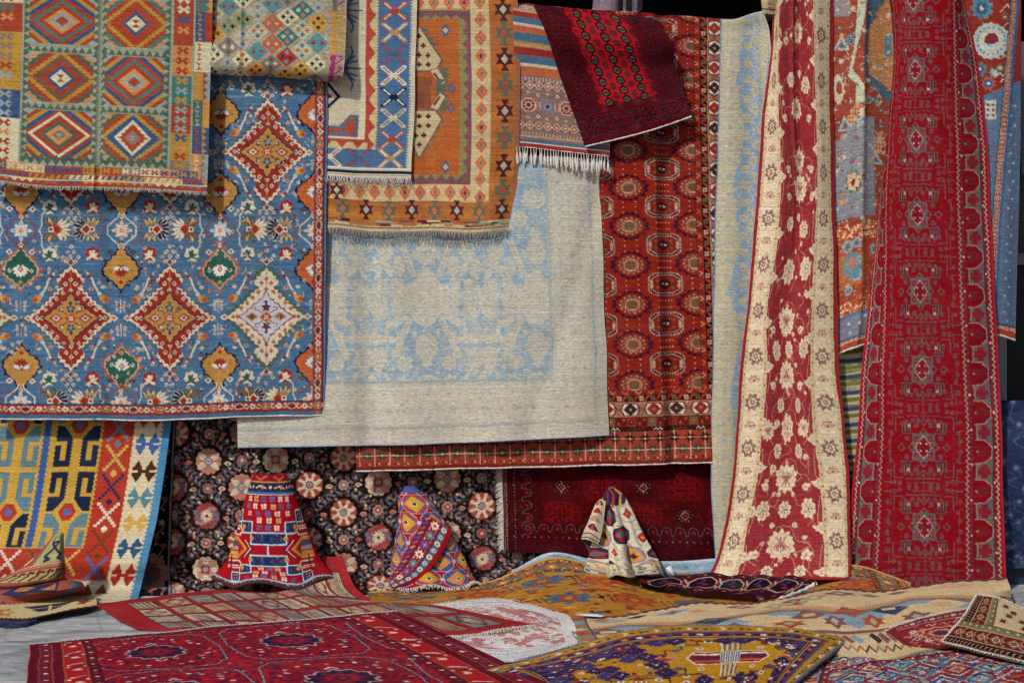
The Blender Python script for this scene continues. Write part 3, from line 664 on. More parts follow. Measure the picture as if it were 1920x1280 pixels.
# ------------------------------------------------------------------ striped weave with a tile band and tassels
def pat_stripes():
    R, B, C, O, G, PK, GR = '#9c3430', '#4a6e8c', '#c9bda4', '#b9613f', '#b3905e', '#a98078', '#87685f'
    c = Cv(966, -24, 1150, 282, R, 1.8)
    S = [(-24, 5, '#7d2c2a'), (5, 24, PK), (24, 28, '#8a8078'), (28, 33, G), (33, 45, R), (45, 57, B), (57, 62, C), (62, 74, O), (74, 87, B), (87, 88, '#5d3a34'), (88, 97, G), (97, 109, R), (109, 122, B), (122, 127, C), (127, 142, O), (142, 258, GR), (258, 262, G), (262, 264, B), (264, 266, O), (266, 272, B), (272, 274, C), (274, 282, R)]
    for a, b, k in S: c.rect(966, a, 1150, b, k)
    for y0, h in ((144, 8), (252, 6)):
        for k in range(90): c.rect(967 + k * 2.2, y0, 968.1 + k * 2.2, y0 + h, ['#c9b2a0', '#6f5a6a', '#b08a70'][k % 3]); 
    for y in (14, 160, 238):
        for k in range(12):
            x = 972 + k * 17 + (6 if y > 100 else 0)
            c.sdia(x, y, 8, 8, 4, '#c9b5a2'); c.sdia(x, y, 6.4, 6.4, 4, ['#a4472f', '#9c6a50'][k % 2]); c.plus(x, y, 3, .8, C); c.dia(x + 8.5, y - 5, 3, 3, '#566078'); c.dia(x + 8.5, y + 5, 3, 3, '#566078')
    for k in range(420): x = RNG.uniform(966, 1150); y = RNG.uniform(170, 230); c.rect(x, y, x + 2.2, y + .8, ['#9a7a70', '#6d5a58', '#a86a58', '#74687a'][k % 4])
    for k in range(6):
        x = 993 + k * 36
        c.oct(x, 199, 13, 13, C if k % 2 == 0 else '#7d7f92'); c.oct(x, 199, 11.6, 11.6, '#9a3a38' if k % 2 == 0 else '#6b6f86'); c.star(x, 199, 10, 8, '#b9a898' if k % 2 == 0 else '#9a8a98', .5); c.oct(x, 199, 4, 4, '#6b2a30'); c.rect(x - 16, 191, x - 13, 207, '#b9837a'); c.rect(x + 13, 191, x + 16, 207, '#b9837a')
        for s in (-1, 1): c.dia(x + 18, 199 + 21 * s, 6.6, 6.6, '#3a3438'); c.dia(x + 18, 199 + 21 * s, 5, 5, C); c.dia(x + 18, 199 + 21 * s, 2.4, 2.4, '#7d6a62'); c.star(x - 1, 199 + 24 * s, 5, 4, '#b3a598', .3)
    for k in range(2600): x = RNG.uniform(966, 1150); y = RNG.uniform(5, 280); c.rect(x, y, x + 3, y + .55, ['#d0c4b0', '#5d3c38', '#8a4a3c'][k % 3], .22)
    return c.abrash(.1, 35, 1.6, 30, .06)

# ------------------------------------------------------------------ small dark red prayer-size rug, hung askew
def pat_darkred():
    c = Cv(0, -14, 216, 262, '#541019', 1.8)
    c.speck(['#2c1018', '#6a1620', '#241a26', '#701a28'], 5200, 1.6, .8, 9)
    for k in range(14):
        for j in range(18):
            x, y = 8 + k * 15.5, -6 + j * 15.5; c.ros(x, y, 4.6, 4, '#38141e', .3); c.dia(x, y, 1.8, 1.8, '#33424a')
    c.rect(44, -14, 172, 202, '#5a111a')
    f = c.clip(44, -14, 172, 200)
    f.poly([(62, -14), (70, -14), (150, -14), (158, 2), (150, 10), (160, 26), (152, 40), (162, 56), (152, 70), (162, 88), (153, 102), (163, 120), (154, 136), (164, 152), (156, 168), (168, 182), (150, 188), (128, 180), (106, 192), (84, 180), (62, 190), (52, 178), (64, 164), (56, 148), (64, 134), (54, 118), (62, 100), (54, 84), (62, 68), (52, 50), (60, 34), (52, 16)], '#b51420')
    for j in range(10):
        for i in range(5):
            x, y = 74 + i * 17, -6 + j * 21 + (i % 2) * 0
            if i % 2 == 0: f.poly([(x, y - 11), (x + 8, y - 5), (x + 8, y + 5), (x, y + 11), (x - 8, y + 5), (x - 8, y - 5)], '#170e12'); f.oct(x, y, 5.6, 6, '#28494b'); f.sdia(x, y, 3.6, 4.4, 3, '#5a2a30'); f.line([(x - 4, y - 2), (x, y - 5), (x + 4, y - 2)], 1, '#8a6a44'); f.line([(x - 4, y + 3), (x, y + 5), (x + 4, y + 3)], 1, '#8a6a44')
            else: f.oct(x, y + 10, 6, 7, '#58242c'); f.dia(x, y + 10, 3, 4, '#7a1a24')
        for x in (60, 158): f.dia(x, j * 21 - 2, 4, 5, '#58242c'); f.star(x, j * 21 + 8, 6, 6, '#7d1a24')
    for y in (206, 219, 232, 245): c.rect(0, y, 216, y + 1.4, '#701a26'); c.speck(['#7d1f2e', '#2c1420', '#2a343a'], 120, 2, 1, y, (0, y + 2, 216, y + 11))
    c.rect(0, 252, 216, 262, '#5c101c'); c.warp(1.2, 5)
    return c.abrash(.12, 55, 4, 40, .1)
# ------------------------------------------------------------------ pale blue and cream carpet
HB, HC = '#8aa6b9', '#bfbbab'
def pflower(d, x, y, r, ry=None, k=HC, dark='#9aa9aa', n=11):
    ry = ry or r; d.ros(x, y, r * 1.06, n, '#a9a690', .2, ry * 1.06); d.ros(x, y, r, n, k, .2, ry); d.ros(x, y, r * .78, n, '#b3aa92', .2, ry * .78); d.ros(x, y, r * .74, n, k, .2, ry * .74)
    d.ros(x, y, r * .55, 7, dark, .35, ry * .55); d.ros(x, y, r * .42, 6, k, .3, ry * .42); d.dia(x, y, r * .16, ry * .16, dark)
def pat_pale():
    c = Cv(440, 296, 1146, 838, HC, 1.4)
    f = c.clip(440, 296, 1040, 716); f.rect(440, 296, 1040, 716, HB)
    c.wear('#6f98bd', (fbm(*c.a.shape[:2], 2, 60, 60, 4) - .5) * 2 * (np.linalg.norm(c.a - cx(HB), axis=-1) < .02))
    D = '#b3ab96'
    for ax, S in ((802, (1, -1)), (1016, (-1,)), (588, (1, -1))):
        for s in S:
            d = f.sub(ax, 561, s, 1)
            # central cartouche, leaning staves, palmettes and tendrils
            d.ros(20, 0, 50, 9, HC, .16, 30); d.rect(0, -28, 58, 27, HC); d.ros(0, 0, 34, 9, HC, .12, 52); d.star(0, -46, 16, 6, HC, .6)
            d.poly([(24, 38), (34, 34), (66, 104), (54, 106)], HC); d.line([(31, 40), (58, 100)], 2, D); d.star(60, 104, 13, 6, HC, .5)
            d.poly([(18, -44), (28, -40), (56, -110), (44, -114)], HC); d.line([(24, -46), (50, -108)], 2, D)
            d.curve([(30, 34), (56, 38), (74, 54), (72, 76), (56, 76), (52, 64)], 8, HC, 6); d.petal(38, 34, 25, 44, 14, HC)
            pflower(d, 121, 0, 22, 30); d.ros(121, 26, 12, 7, HC, .3); d.line([(118, 34), (112, 68), (126, 68), (123, 34)], 1.2, HC); d.line([(121, 30), (121, 70)], 1.2, HC)
            d.poly([(88, 74), (104, 68), (121, 66), (140, 68), (152, 74), (146, 84), (132, 82), (121, 86), (108, 82), (96, 86)], HC); d.line([(94, 77), (121, 73), (148, 77)], 1.4, D)
            pflower(d, 121, 112, 17, 22); d.star(121, 138, 12, 5, HC, .5, 1.5); d.petal(121, 112, -40, 34, 7, HC); d.petal(121, 112, -140, 34, 7, HC)
            pflower(d, 0, 92, 22, 28); d.star(0, 122, 13, 5, HC, .55, 1.57); pflower(d, 42, 122, 15); d.curve([(42, 122), (52, 104), (44, 92), (34, 96)], 4, HC)
            pflower(d, 82, 24, 13); pflower(d, 84, -28, 11, 13); pflower(d, 80, -88, 15, 18); pflower(d, 160, 24, 12); pflower(d, 158, -30, 12, 14); pflower(d, 100, -12, 6)
            d.poly([(84, -62), (104, -64), (116, -76), (128, -76), (140, -64), (160, -62), (156, -52), (136, -54), (122, -62), (108, -54), (88, -50)], HC); d.line([(90, -57), (108, -60), (121, -69), (134, -60), (154, -57)], 1.6, '#8d98a0'); d.dia(121, -46, 8, 7, HC)
            pflower(d, 52, -62, 12, 20); d.petal(64, -40, -60, 38, 14, HC); d.star(22, -84, 12, 5, HC, .5); pflower(d, 0, -90, 20, 26); d.star(0, -122, 15, 6, HC, .5); pflower(d, 30, -150, 16); pflower(d, 0, -186, 24, 20); pflower(d, 76, -134, 20, 16); pflower(d, 122, -140, 16, 24)
            d.poly([(40, -130), (52, -128), (86, -206), (76, -210)], HC); d.curve([(90, -120), (100, -150), (88, -176), (100, -196)], 5, HC); pflower(d, 128, -190, 20); pflower(d, 60, -206, 18, 15)
            pflower(d, 40, -226, 14); pflower(d, 108, -232, 18, 13); d.petal(70, -170, 70, 30, 12, HC); d.petal(140, -110, 70, 30, 12, HC)
            for px, py in ((66, -8), (72, 44), (98, 56), (98, -40), (142, 44), (142, -12), (22, 64), (96, 120), (150, 132), (74, 118), (20, 140), (66, -110), (104, -100), (30, -116), (144, -92), (20, -150), (54, -172), (96, -160), (146, -160)): d.star(px, py, 6, 5, HC, .45, px); d.line([(px, py), (px * .9 + 10, py + 12)], 1.1, HC)
            for k in range(7): d.curve([(70 + k * 13, 30 + 13 * k), (78 + k * 12, 22 + 14 * k), (84 + k * 11, 34 + 12 * k)], 1.3, HC, 4)
            d.poly([(104, 140), (114, 136), (98, 176), (88, 174)], HC); d.poly([(138, 140), (128, 136), (146, 176), (156, 174)], HC); d.ros(0, 156, 22, 8, HC, .2, 14); d.line([(-16, 156), (0, 148), (16, 156)], 2, D); d.star(46, 158, 18, 7, HC, .5)
    sp = random.Random(2); DK = '#8fa3ad'
    def bd(x, y, r=1.0):
        c.star(x, y, 9 * r, 6, '#b5b3a0', .6); c.star(x, y, 6 * r, 5, DK, .5); c.dia(x, y, 2.6 * r, 2.6 * r, HC)
    for x in range(470, 1040, 62): bd(x + 10, 772, 1.1); bd(x + 38, 762, .5); c.star(x + 24, 790, 5, 5, DK, .4); c.star(x - 4, 793, 4, 5, DK, .4); c.rect(x + 40, 764 + 6, x + 46, 777, '#a9a99a'); c.dia(x + 22, 744, 3, 3, DK); c.dia(x + 2, 742, 3, 3, DK)
    for y in range(330, 740, 49): bd(1086, y, 1.05); c.dia(1064, y + 14, 3, 3, '#8793a0'); c.dia(1064, y - 10, 3, 3, '#9aa0a0'); c.star(1104, y + 22, 4, 5, DK, .5); c.ell(1086, y + 25, 3.4, 3.4, '#9aa6a8'); c.ell(1086, y + 25, 2, 2, HC)
    for x0, x1 in ((1040, 1045), (1122, 1127)):
        c.rect(x0 - 1, 296, x1 + 1, 716 if x0 < 1100 else 800, '#aeb3ac')
        for y in range(296, 716 if x0 < 1100 else 800, 5): c.rect(x0, y, x1, y + 2.2, '#8398a8')
    for y0, y1 in ((716, 721), (803, 808)):
        xe = 1045 if y0 < 760 else 1127
        c.rect(440, y0 - 1, xe, y1 + 1, '#aeb3ac')
        for x in range(440, xe, 5): c.rect(x, y0, x + 2.2, y1, '#8398a8')
    c.rect(1048, 296, 1050, 726, '#b5b09a'); c.rect(440, 726, 1050, 728, '#b9b39d'); c.rect(1116, 296, 1118, 800, '#b9b49e')
    for k in range(1300):
        x = sp.uniform(440, 1146); y = sp.uniform(722, 838) if k % 2 else sp.uniform(296, 838)
        if k % 2 == 0: x = sp.uniform(1042, 1146)
        c.curve([(x, y), (x + 3, y + sp.uniform(-3, 3)), (x + sp.uniform(-1, 6), y + sp.uniform(-4, 4))], .9, ['#aeb2a6', '#bfae9a', '#b3a98f'][k % 3], 2)
    h, w = c.a.shape[:2]
    for k in range(3600):
        x = sp.uniform(440, 1040); y = sp.uniform(296, 716); f.curve([(x, y), (x + sp.uniform(-4, 4), y + sp.uniform(-4, 4)), (x + sp.uniform(-8, 8), y + sp.uniform(-6, 6))], sp.uniform(.8, 1.5), [HB, '#9db2bd', HC, '#b5b8aa', HC, '#a9a592'][k % 6], 2)
    for k in range(260): x = sp.uniform(440, 1040); y = sp.uniform(296, 716); f.star(x, y, sp.uniform(2, 5), 5, [HC, HB, '#a9b7bb'][k % 3], .45, x)
    c.warp(1.3, 7, 71)
    c.wear(HC, (fbm(h, w, 1.6, 22, 70, 3) - .5) * .9); c.wear('#a9b9c2', (fbm(h, w, 3, 30, 75, 4) - .6) * 1.6); c.wear('#9a8f7c', (fbm(h, w, 1.6, 9, 77, 2) - .66) * 1.8); c.wear('#bdb19c', (fbm(h, w, 90, 120, 78, 3) - .5) * .8); c.wear('#a9aba4', (fbm(h, w, 50, 22, 79, 3) - .56) * 1.6)
    return c.abrash(.05, 65, 1.8, 60, .06)

# ------------------------------------------------------------------ red carpet with rows of guls
IR, IN, IC, IG, IP = '#922519', '#241829', '#bd917a', '#625f42', '#a3583e'
def pat_guls():
    c = Cv(649, -10, 1356, 880, IR, 1.5)
    c.wear('#8c2318', (fbm(*c.a.shape[:2], 2.4, 70, 80, 4) - .5) * 2.4); c.wear('#b83d24', (fbm(*c.a.shape[:2], 2.2, 40, 81, 3) - .54) * 2)
    f = c.clip(649, -10, 1304, 748)
    def flower(x, y):
        d = f.sub(x, y)
        for k in range(16):
            a = k * 6.2832 / 16 + .2; px, py = 36 * math.cos(a) * (1 if abs(math.sin(a)) < .8 else .8), 25 * math.sin(a)
            d.curve([(px * .9, py * .9), (px * 1.05, py * 1.02), (px * 1.02 - 3 * math.sin(a), py * 1.05 + 3 * math.cos(a)), (px * .88 - 3 * math.sin(a), py * .9 + 3 * math.cos(a))], 2.6, '#3a1c38', 3)
        RG = [(37 * math.cos(t) * (1 - .1 * abs(math.sin(2 * t))), 26 * math.sin(t) * (1 - .1 * abs(math.sin(2 * t)))) for t in np.linspace(0, 6.2832, 25)]
        d.line([(a * .93, b * .93) for a, b in RG], 2.4, '#2c1730'); d.poly([(a * .84, b * .84) for a, b in RG], IR)
        d.star(0, 0, 26, 14, '#8f4530', .86, 0, 19); d.star(0, 0, 21, 14, '#84392a', .86, 0, 15)
        for k in range(14): a = k * 6.2832 / 14; d.dia(22 * math.cos(a), 16 * math.sin(a), 1.4, 1.4, '#cfae9b'); d.dia(17 * math.cos(a + .2), 12.5 * math.sin(a + .2), 1.1, 1.1, IC)
        d.oct(0, 0, 13, 10, IC, .6); d.oct(0, 0, 11.8, 8.8, IP, .6); d.oct(0, 0, 8, 6.6, '#4b3a34'); d.oct(0, 0, 6.8, 5.6, IG); d.dia(0, 0, 2, 2, '#a02a1c')
        for s in (-1, 1): d.rect(13 * s - .7, -5, 13 * s + .7, 5, IC); d.rect(-6, 11 * s - .6, 6, 11 * s + .6, IC); d.star(32 * s, 0, 6, 4, '#3a1c38', .5)
    def octg(x, y):
        d = f.sub(x, y)
        d.oct(0, 0, 33, 22, '#9a7f74', .5); d.oct(0, 0, 32.4, 21.4, IN, .5)
        for k in range(44): a = k * 6.2832 / 44; r = 1; px = max(-31, min(31, 36 * math.cos(a))); py = max(-20.4, min(20.4, 25 * math.sin(a))); d.rect(px - .8, py - .8, px + .8, py + .8, '#cfc6bc')
        d.oct(0, 0, 28, 17.5, IC, .55); d.oct(0, 0, 26.6, 16.4, '#83261d', .55)
        for s in (-1, 1):
            d.rect(26 * s - 2.6, -7, 26 * s + 2.6, 7, '#d69c80')
            for q in range(4): d.rect(26 * s - 2.6, -6 + q * 3.6, 26 * s + 2.6, -5 + q * 3.6, '#7d2a20')
            for t in (-1, 1): d.dia(15 * s, 7 * t, 3.4, 3, IG); d.dia(15 * s, 7 * t, 1.4, 1.4, '#a33a28'); d.dia(8 * s, 10 * t, 1.6, 1.6, IG)
            for k in (-12, -6, 0, 6, 12): d.line([(k * 1.0, 25 * s), (k * 1.0, 30 * s)], 1, '#5a2a30'); d.dia(k, 31 * s, 1.4, 1.4, '#caa090')
            for t in (-1, 0, 1): d.line([(37 * s, 9 * t), (43 * s, 12 * t), (43 * s, 6 * t), (50 * s, 9 * t)], .9, '#6d3038'); d.dia(51 * s, 10 * t, 1.5, 1.5, '#c99a88')
        d.oct(0, 0, 10, 8, '#3b1a26'); d.dia(0, 0, 9, 5, '#6d2a2c'); d.dia(4, 0, 2.6, 2, '#cfc3bd'); d.dia(-4, -1, 2.6, 2, '#b5a6a6'); d.dia(0, 0, 2, 4, '#4a3a4a')
    for k in range(11):
        y = 280.5 + 75 * (k - 4)
        for x in (1176, 1298, 1054, 932): flower(x, y)
        for x in (1240, 1115, 993): octg(x, y + 38)
    # right hand borders
    c.rect(1302, -10, 1356, 752, '#3a1a20')
    c.rect(1303, -10, 1313, 752, '#9a3022')
    for k in range(64): y = -8 + k * 12; c.line([(1304, y), (1311, y + 5), (1304, y + 9)], 1.6, [IC, '#5c1c1c', '#c66a48', '#5c1c1c'][k % 4])
    def meander(b, L):
        b.rect(0, 0, L, 12, '#2a171d')
        for k in range(int(L / 21)):
            x = 6 + k * 21; q = k % 2
            b.curve([(x - 6, 10), (x, 2), (x + 8, 4), (x + 12, 9)], 4, '#a5391f' if q == 0 else '#8f2f20', 3); b.ros(x + 8, 6, 5.4, 4, IG if q == 0 else IC, .4); b.dia(x + 8, 6, 2, 2, '#6d2a20'); b.dia(x - 2, 4, 3, 3, '#b0452a')
    def hexa(b, L):
        b.rect(0, 0, L, 27, '#8c3a2c'); b.rect(0, 0, L, 1.4, IC); b.rect(0, 25.6, L, 27, IC)
        for k in range(int(L / 44) + 1):
            x = 22 + k * 44
            b.poly([(x - 18, 13.5), (x - 12, 2), (x + 12, 2), (x + 18, 13.5), (x + 12, 25), (x - 12, 25)], '#5c1a18')
            b.poly([(x - 16, 13.5), (x - 11, 3.6), (x + 11, 3.6), (x + 16, 13.5), (x + 11, 23.4), (x - 11, 23.4)], '#d5c6b4')
            kk = ['#8c2a20', '#3a2a2a'][k % 2]; b.zdia(x, 13.5, 17, 13, 6, .28, kk); b.rect(x - 7.5, 6.5, x + 7.5, 20.5, kk)
            b.star(x, 13.5, 7, 8, ['#a5442f', '#6b2a28'][k % 2], .5); b.star(x, 13.5, 3.6, 6, ['#5c1a18', '#5f6a4a'][k % 2], .5); b.dia(x, 13.5, 1.4, 1.4, '#e0c4a8')
            x += 22
            b.line([(x - 8, 2), (x + 8, 25)], 2, IC); b.line([(x + 8, 2), (x - 8, 25)], 2, IC); b.line([(x - 8, 2), (x + 8, 25)], 1, '#5c1a18'); b.line([(x + 8, 2), (x - 8, 25)], 1, '#5c1a18')
            for s in (-1, 1): b.poly([(x - 6, 13.5 + 11 * s), (x + 6, 13.5 + 11 * s), (x, 13.5 + 4 * s)], IC); b.poly([(x - 4, 13.5 + 10 * s), (x + 4, 13.5 + 10 * s), (x, 13.5 + 5.4 * s)], IG); b.dia(x + 7 * s, 13.5, 3, 4, '#5c1a18'); b.dia(x + 7 * s, 13.5, 1.6, 2, '#c98a70')
    meander(c.sub(1326, -10, 1, 1, 90), 764); hexa(c.sub(1354, -10, 1, 1, 90), 764)
    c.rect(649, 741, 1356, 880, '#8f2f24')
    for k in range(60): x = 649 + k * 12; c.line([(x, 743), (x + 6, 748), (x + 11, 743)], 1.6, [IC, '#5c1c1c', '#c66a48', '#5c1c1c'][k % 4])
    meander(c.sub(649, 750), 707); hexa(c.sub(660, 763), 696)
    c.rect(649, 791, 1356, 809, '#7f241d'); c.rect(649, 790, 1356, 791.4, '#2a171d')
    for k in range(18):
        x = 660 + k * 39
        c.rect(x - 8, 792.5, x + 8, 808, [IG, '#973528'][k % 2]); c.star(x, 800, 7, 8, ['#a5442f', '#5c1a18'][k % 2], .45); c.dia(x, 800, 1.6, 1.6, IC)
        c.curve([(x + 10, 806), (x + 16, 794), (x + 24, 806), (x + 29, 796)], 2.4, '#42201f', 4); c.dia(x + 15, 803, 3.4, 3, '#a5543a'); c.dia(x + 25, 796, 3.4, 3, '#a5543a')
    c.rect(649, 809, 1356, 817, '#241519')
    for k in range(90): x = 649 + k * 8; c.line([(x, 815), (x + 4, 811), (x + 7, 815)], 1.5, ['#c9bda8', '#6d2a22', '#46604e', '#8a3a2c', '#6d2a22'][(k // 2) % 5])
    c.rect(649, 817, 1356, 872, '#9a4030')
    for k in range(26):
        x = 656 + k * 28.2
        c.rect(x - .6, 817, x + .6, 872, '#d6b49c')
        for j, y in enumerate((831, 852)): 
            c.star(x if j == 0 else x + 14, y, 13, 8, '#2a1e1b' if j == 0 else '#33462f', .5, .39, 11); c.star(x if j == 0 else x + 14, y, 6, 4, '#8a3a2c' if j == 0 else '#5f7558', .4, 0, 6)
            c.dia(x if j == 0 else x + 14, y, 2.2, 2.2, '#d9b8a0'); 
        c.rect(649 + k * 28.2, 817, 649 + k * 28.2 + 6, 819, '#46604e')
    for y in (831, 852): c.rect(649, y - .5, 1356, y + .5, '#cfa890')
    for k in range(120): x = 649 + k * 6; c.rect(x, 866, x + 3, 869, ['#2a171d', '#c99a80', '#8a3a2c'][k % 3])
    c.rect(649, 872, 1356, 880, '#7f2a22'); c.warp(.8, 5)
    return c.abrash(.07, 85, 2, 70, .05)

# ------------------------------------------------------------------ narrow fold of a beige and blue carpet
def pat_beige():
    C, B = '#b5ae96', '#7b9cc2'
    c = Cv(0, -20, 124, 1020, C, 1.5)
    h, w = c.a.shape[:2]
    X = np.linspace(0, 124, w)[None, :]; Y = np.linspace(-20, 1020, h)[:, None]
    m = 38 + 10 * (fbm(h, w, 40, 400, 90, 4) - .5) * 2 + 7 * np.sin(Y / 31) ; n = 84 + 24 * (fbm(h, w, 50, 400, 93, 4) - .5) * 2
    mask = ((X > m) & (X < n)) | ((X > 104 + 10 * np.sin(Y / 50)) & (X < 116)); mask &= ~((fbm(h, w, 9, 9, 96, 3) > .66))
    c.wear(B, mask * .95)
    for k in range(34):
        y = -8 + k * 31
        c.star(76 + 9 * math.sin(k * 1.7), y, 13, 8, C, .65); c.star(76 + 9 * math.sin(k * 1.7), y, 5, 6, B, .5); c.curve([(60, y - 8), (70, y + 8), (62, y + 20), (78, y + 24)], 2, C); c.ros(52, y + 14, 9, 6, C, .3); c.star(96, y + 12, 8, 6, C, .5)
        c.star(22, y, 7, 3, '#93a3ad', .5, 1.57 if k % 2 else .3) if k % 2 == 0 else (c.rect(17, y - 4, 20, y + 4, '#8fa0ad'), c.rect(23, y - 4, 26, y + 4, '#8fa0ad'), c.rect(17, y - 1, 26, y + 1, '#8fa0ad'))
        c.dia(34, y + 6, 2.4, 2, '#a19a86'); c.dia(10, y + 12, 2, 2, '#a3a28f')
    c.rect(0, -20, 2.2, 1020, '#8aa0bd')
    for y in range(-20, 1020, 6): c.rect(5, y, 7, y + 2, '#a6aaa0')
    c.wear('#a89c7c', (fbm(h, w, 3, 30, 99, 4) - .5) * 1.6); c.wear('#c4b996', (fbm(h, w, 2, 20, 98, 3) - .55) * 1.8); c.warp(1.2, 6)
    return c.abrash(.05, 95, 1.8, 20, .06)

# ------------------------------------------------------------------ red floral runner with cream borders
def pat_floral():
    R, C, DK, PK = '#99333a', '#d6c4a2', '#5b4550', '#c07a70'
    c = Cv(0, -34, 270, 1088, R, 1.5)
    h, w = c.a.shape[:2]
    c.wear('#8f222b', (fbm(h, w, 2.2, 30, 100, 3) - .5) * 2); c.wear('#bd4a4c', (fbm(h, w, 1.8, 16, 105, 3) - .54) * 2.2)
    f = c.clip(62, -34, 208, 1088)
    def palmette(x, y, s, fl=1):
        d = f.sub(x, y, s, s * fl)
        for a in (-90, -60, -120, -30, -150, 0, 180, 25, 155): d.petal(0, 4, a, 34 if abs(a + 90) < 70 else 27, 17, C)
        for a in (50, 90, 130): d.petal(0, 8, a, 26, 12, C)
        d.star(0, 0, 20, 11, C, .75)
        for a in (-65, -115, -90): d.petal(0, 8, a, 26, 9, '#e2d2b2'); 
        for s2 in (-1, 1):
            for q in (5, 11): d.curve([(q * s2 * .4, 6), (q * s2, 0), (q * s2 * 1.1, -8), (q * s2 * .6, -10)], 2, DK if q == 5 else PK, 4)
            d.curve([(14 * s2, 10), (20 * s2, -4), (15 * s2, -16)], 1.6, PK, 4)
        d.line([(0, 14), (0, -14)], 2, DK); [d.petal(0, 4, a, 20, 5, PK) for a in (-30, -150, -60, -120, 50, 130)]; [d.petal(0, 4, a, 14, 2.4, DK) for a in (-45, -135, 90)]; d.star(0, -30, 7, 5, '#cf9a80', .5)
    def rosette(x, y, r, ry=None):
        f.ros(x, y, r, 8, C, .25, ry); ry = ry or r; f.ros(x, y, r * .7, 6, PK, .4, ry * .7); f.ros(x, y, r * .58, 6, C, .4, ry * .58)
        for k in range(5): a = k * 1.257; f.line([(x + r * .2 * math.cos(a), y + ry * .2 * math.sin(a)), (x + r * .5 * math.cos(a), y + ry * .5 * math.sin(a))], 1.5, DK)
        f.dia(x, y, r * .15, ry * .15, DK)
    def bud(x, y, a, l=18): f.petal(x, y, a, l, l * .55, C); f.petal(x, y, a + 30, l * .7, l * .35, C); f.petal(x, y, a - 30, l * .7, l * .35, C); f.petal(x, y, a, l * .6, l * .2, PK)
    def vine(pts): f.curve(pts, 1.1, '#c98a76', 6)
    cyc = [(-20, 1, 'p'), (60, 1, 'p'), (150, 1, 'r'), (205, -1, 'p'), (300, 1, 'p'), (352, 1, 'P'), (420, 1, 'r'), (510, 1, 'rr'), (601, 1, 'P'), (655, 1, 's'), (705, -1, 'P'), (760, 1, 's2'), (803, 1, 'o'), (845, 1, 's2'), (895, 1, 'P2'), (955, 1, 's'), (1020, -1, 'P'), (1072, 1, 's2')]
    rq = random.Random(77)
    for k in range(70):
        x, y = rq.uniform(70, 200), rq.uniform(-30, 1080); bud(x, y, rq.uniform(0, 360), rq.uniform(7, 12)); vine([(x, y), (x + rq.uniform(-14, 14), y + 12), (x + rq.uniform(-20, 20), y + 26)])
    for i, (y, fl, k) in enumerate(cyc):
        x = 136 + rq.uniform(-7, 7)
        vine([(136, y - 36), (122, y - 30), (112, y - 8), (92, y - 2), (84, y + 18), (94, y + 30)]); vine([(136, y - 36), (150, y - 30), (160, y - 8), (180, y - 2), (188, y + 18), (178, y + 30)])
        if k in 'pP' or k == 'P2': palmette(x, y, .92 if k != 'p' else .72, fl if k != 'P2' else 1); bud(x - 38, y + 20, 200, 20); bud(x + 38, y + 20, -20, 20)
        elif k == 'r': rosette(x - 30, y, 15); rosette(x + 28, y + 10, 17); bud(x, y - 20, 60)
        elif k == 'rr': rosette(x - 18, y, 22, 26); rosette(x + 42, y - 6, 20, 24); bud(x + 46, y + 34, 60)
        elif k == 's': rosette(x, y, 13, 17); rosette(x - 44, y + 2, 15, 20); rosette(x + 48, y - 2, 15, 20); bud(x - 18, y - 24, -60, 12); bud(x + 18, y - 24, -120, 12); bud(x - 18, y + 24, 120, 12); bud(x + 20, y + 24, 60, 12)
        elif k == 's2': rosette(x - 28, y, 10, 15); rosette(x + 28, y, 10, 15); bud(x - 34, y + 26, 110, 20); bud(x + 34, y - 28, -70, 20)
        elif k == 'o': rosette(x, y, 17, 27); palmette(x - 52, y + 4, .6); palmette(x + 52, y - 2, .6)
    for y in range(-30, 1090, 88):
        for s in (-1, 1):
            e = 62 if s < 0 else 208
            y2 = y + (30 if s > 0 else 0) + (y * 7) % 23
            for q in range(4): f.petal(e, y2 + q * 7, 90 + s * (40 + 34 * q), 21 - q % 2 * 5, 9, C); f.petal(e, y2 + q * 7, 90 + s * (40 + 34 * q), 14, 3, PK)
            f.ros(e, y2 + 10, 12, 8, C, .3); f.ros(e, y2 + 10, 6, 6, DK, .3); f.ros(e, y2 + 10, 4.6, 6, C, .3)
            f.curve([(e - s * 4, y - 8), (e - s * 9, y + 30), (e - s * 4, y + 60)], 1.2, '#cf9c80', 4)
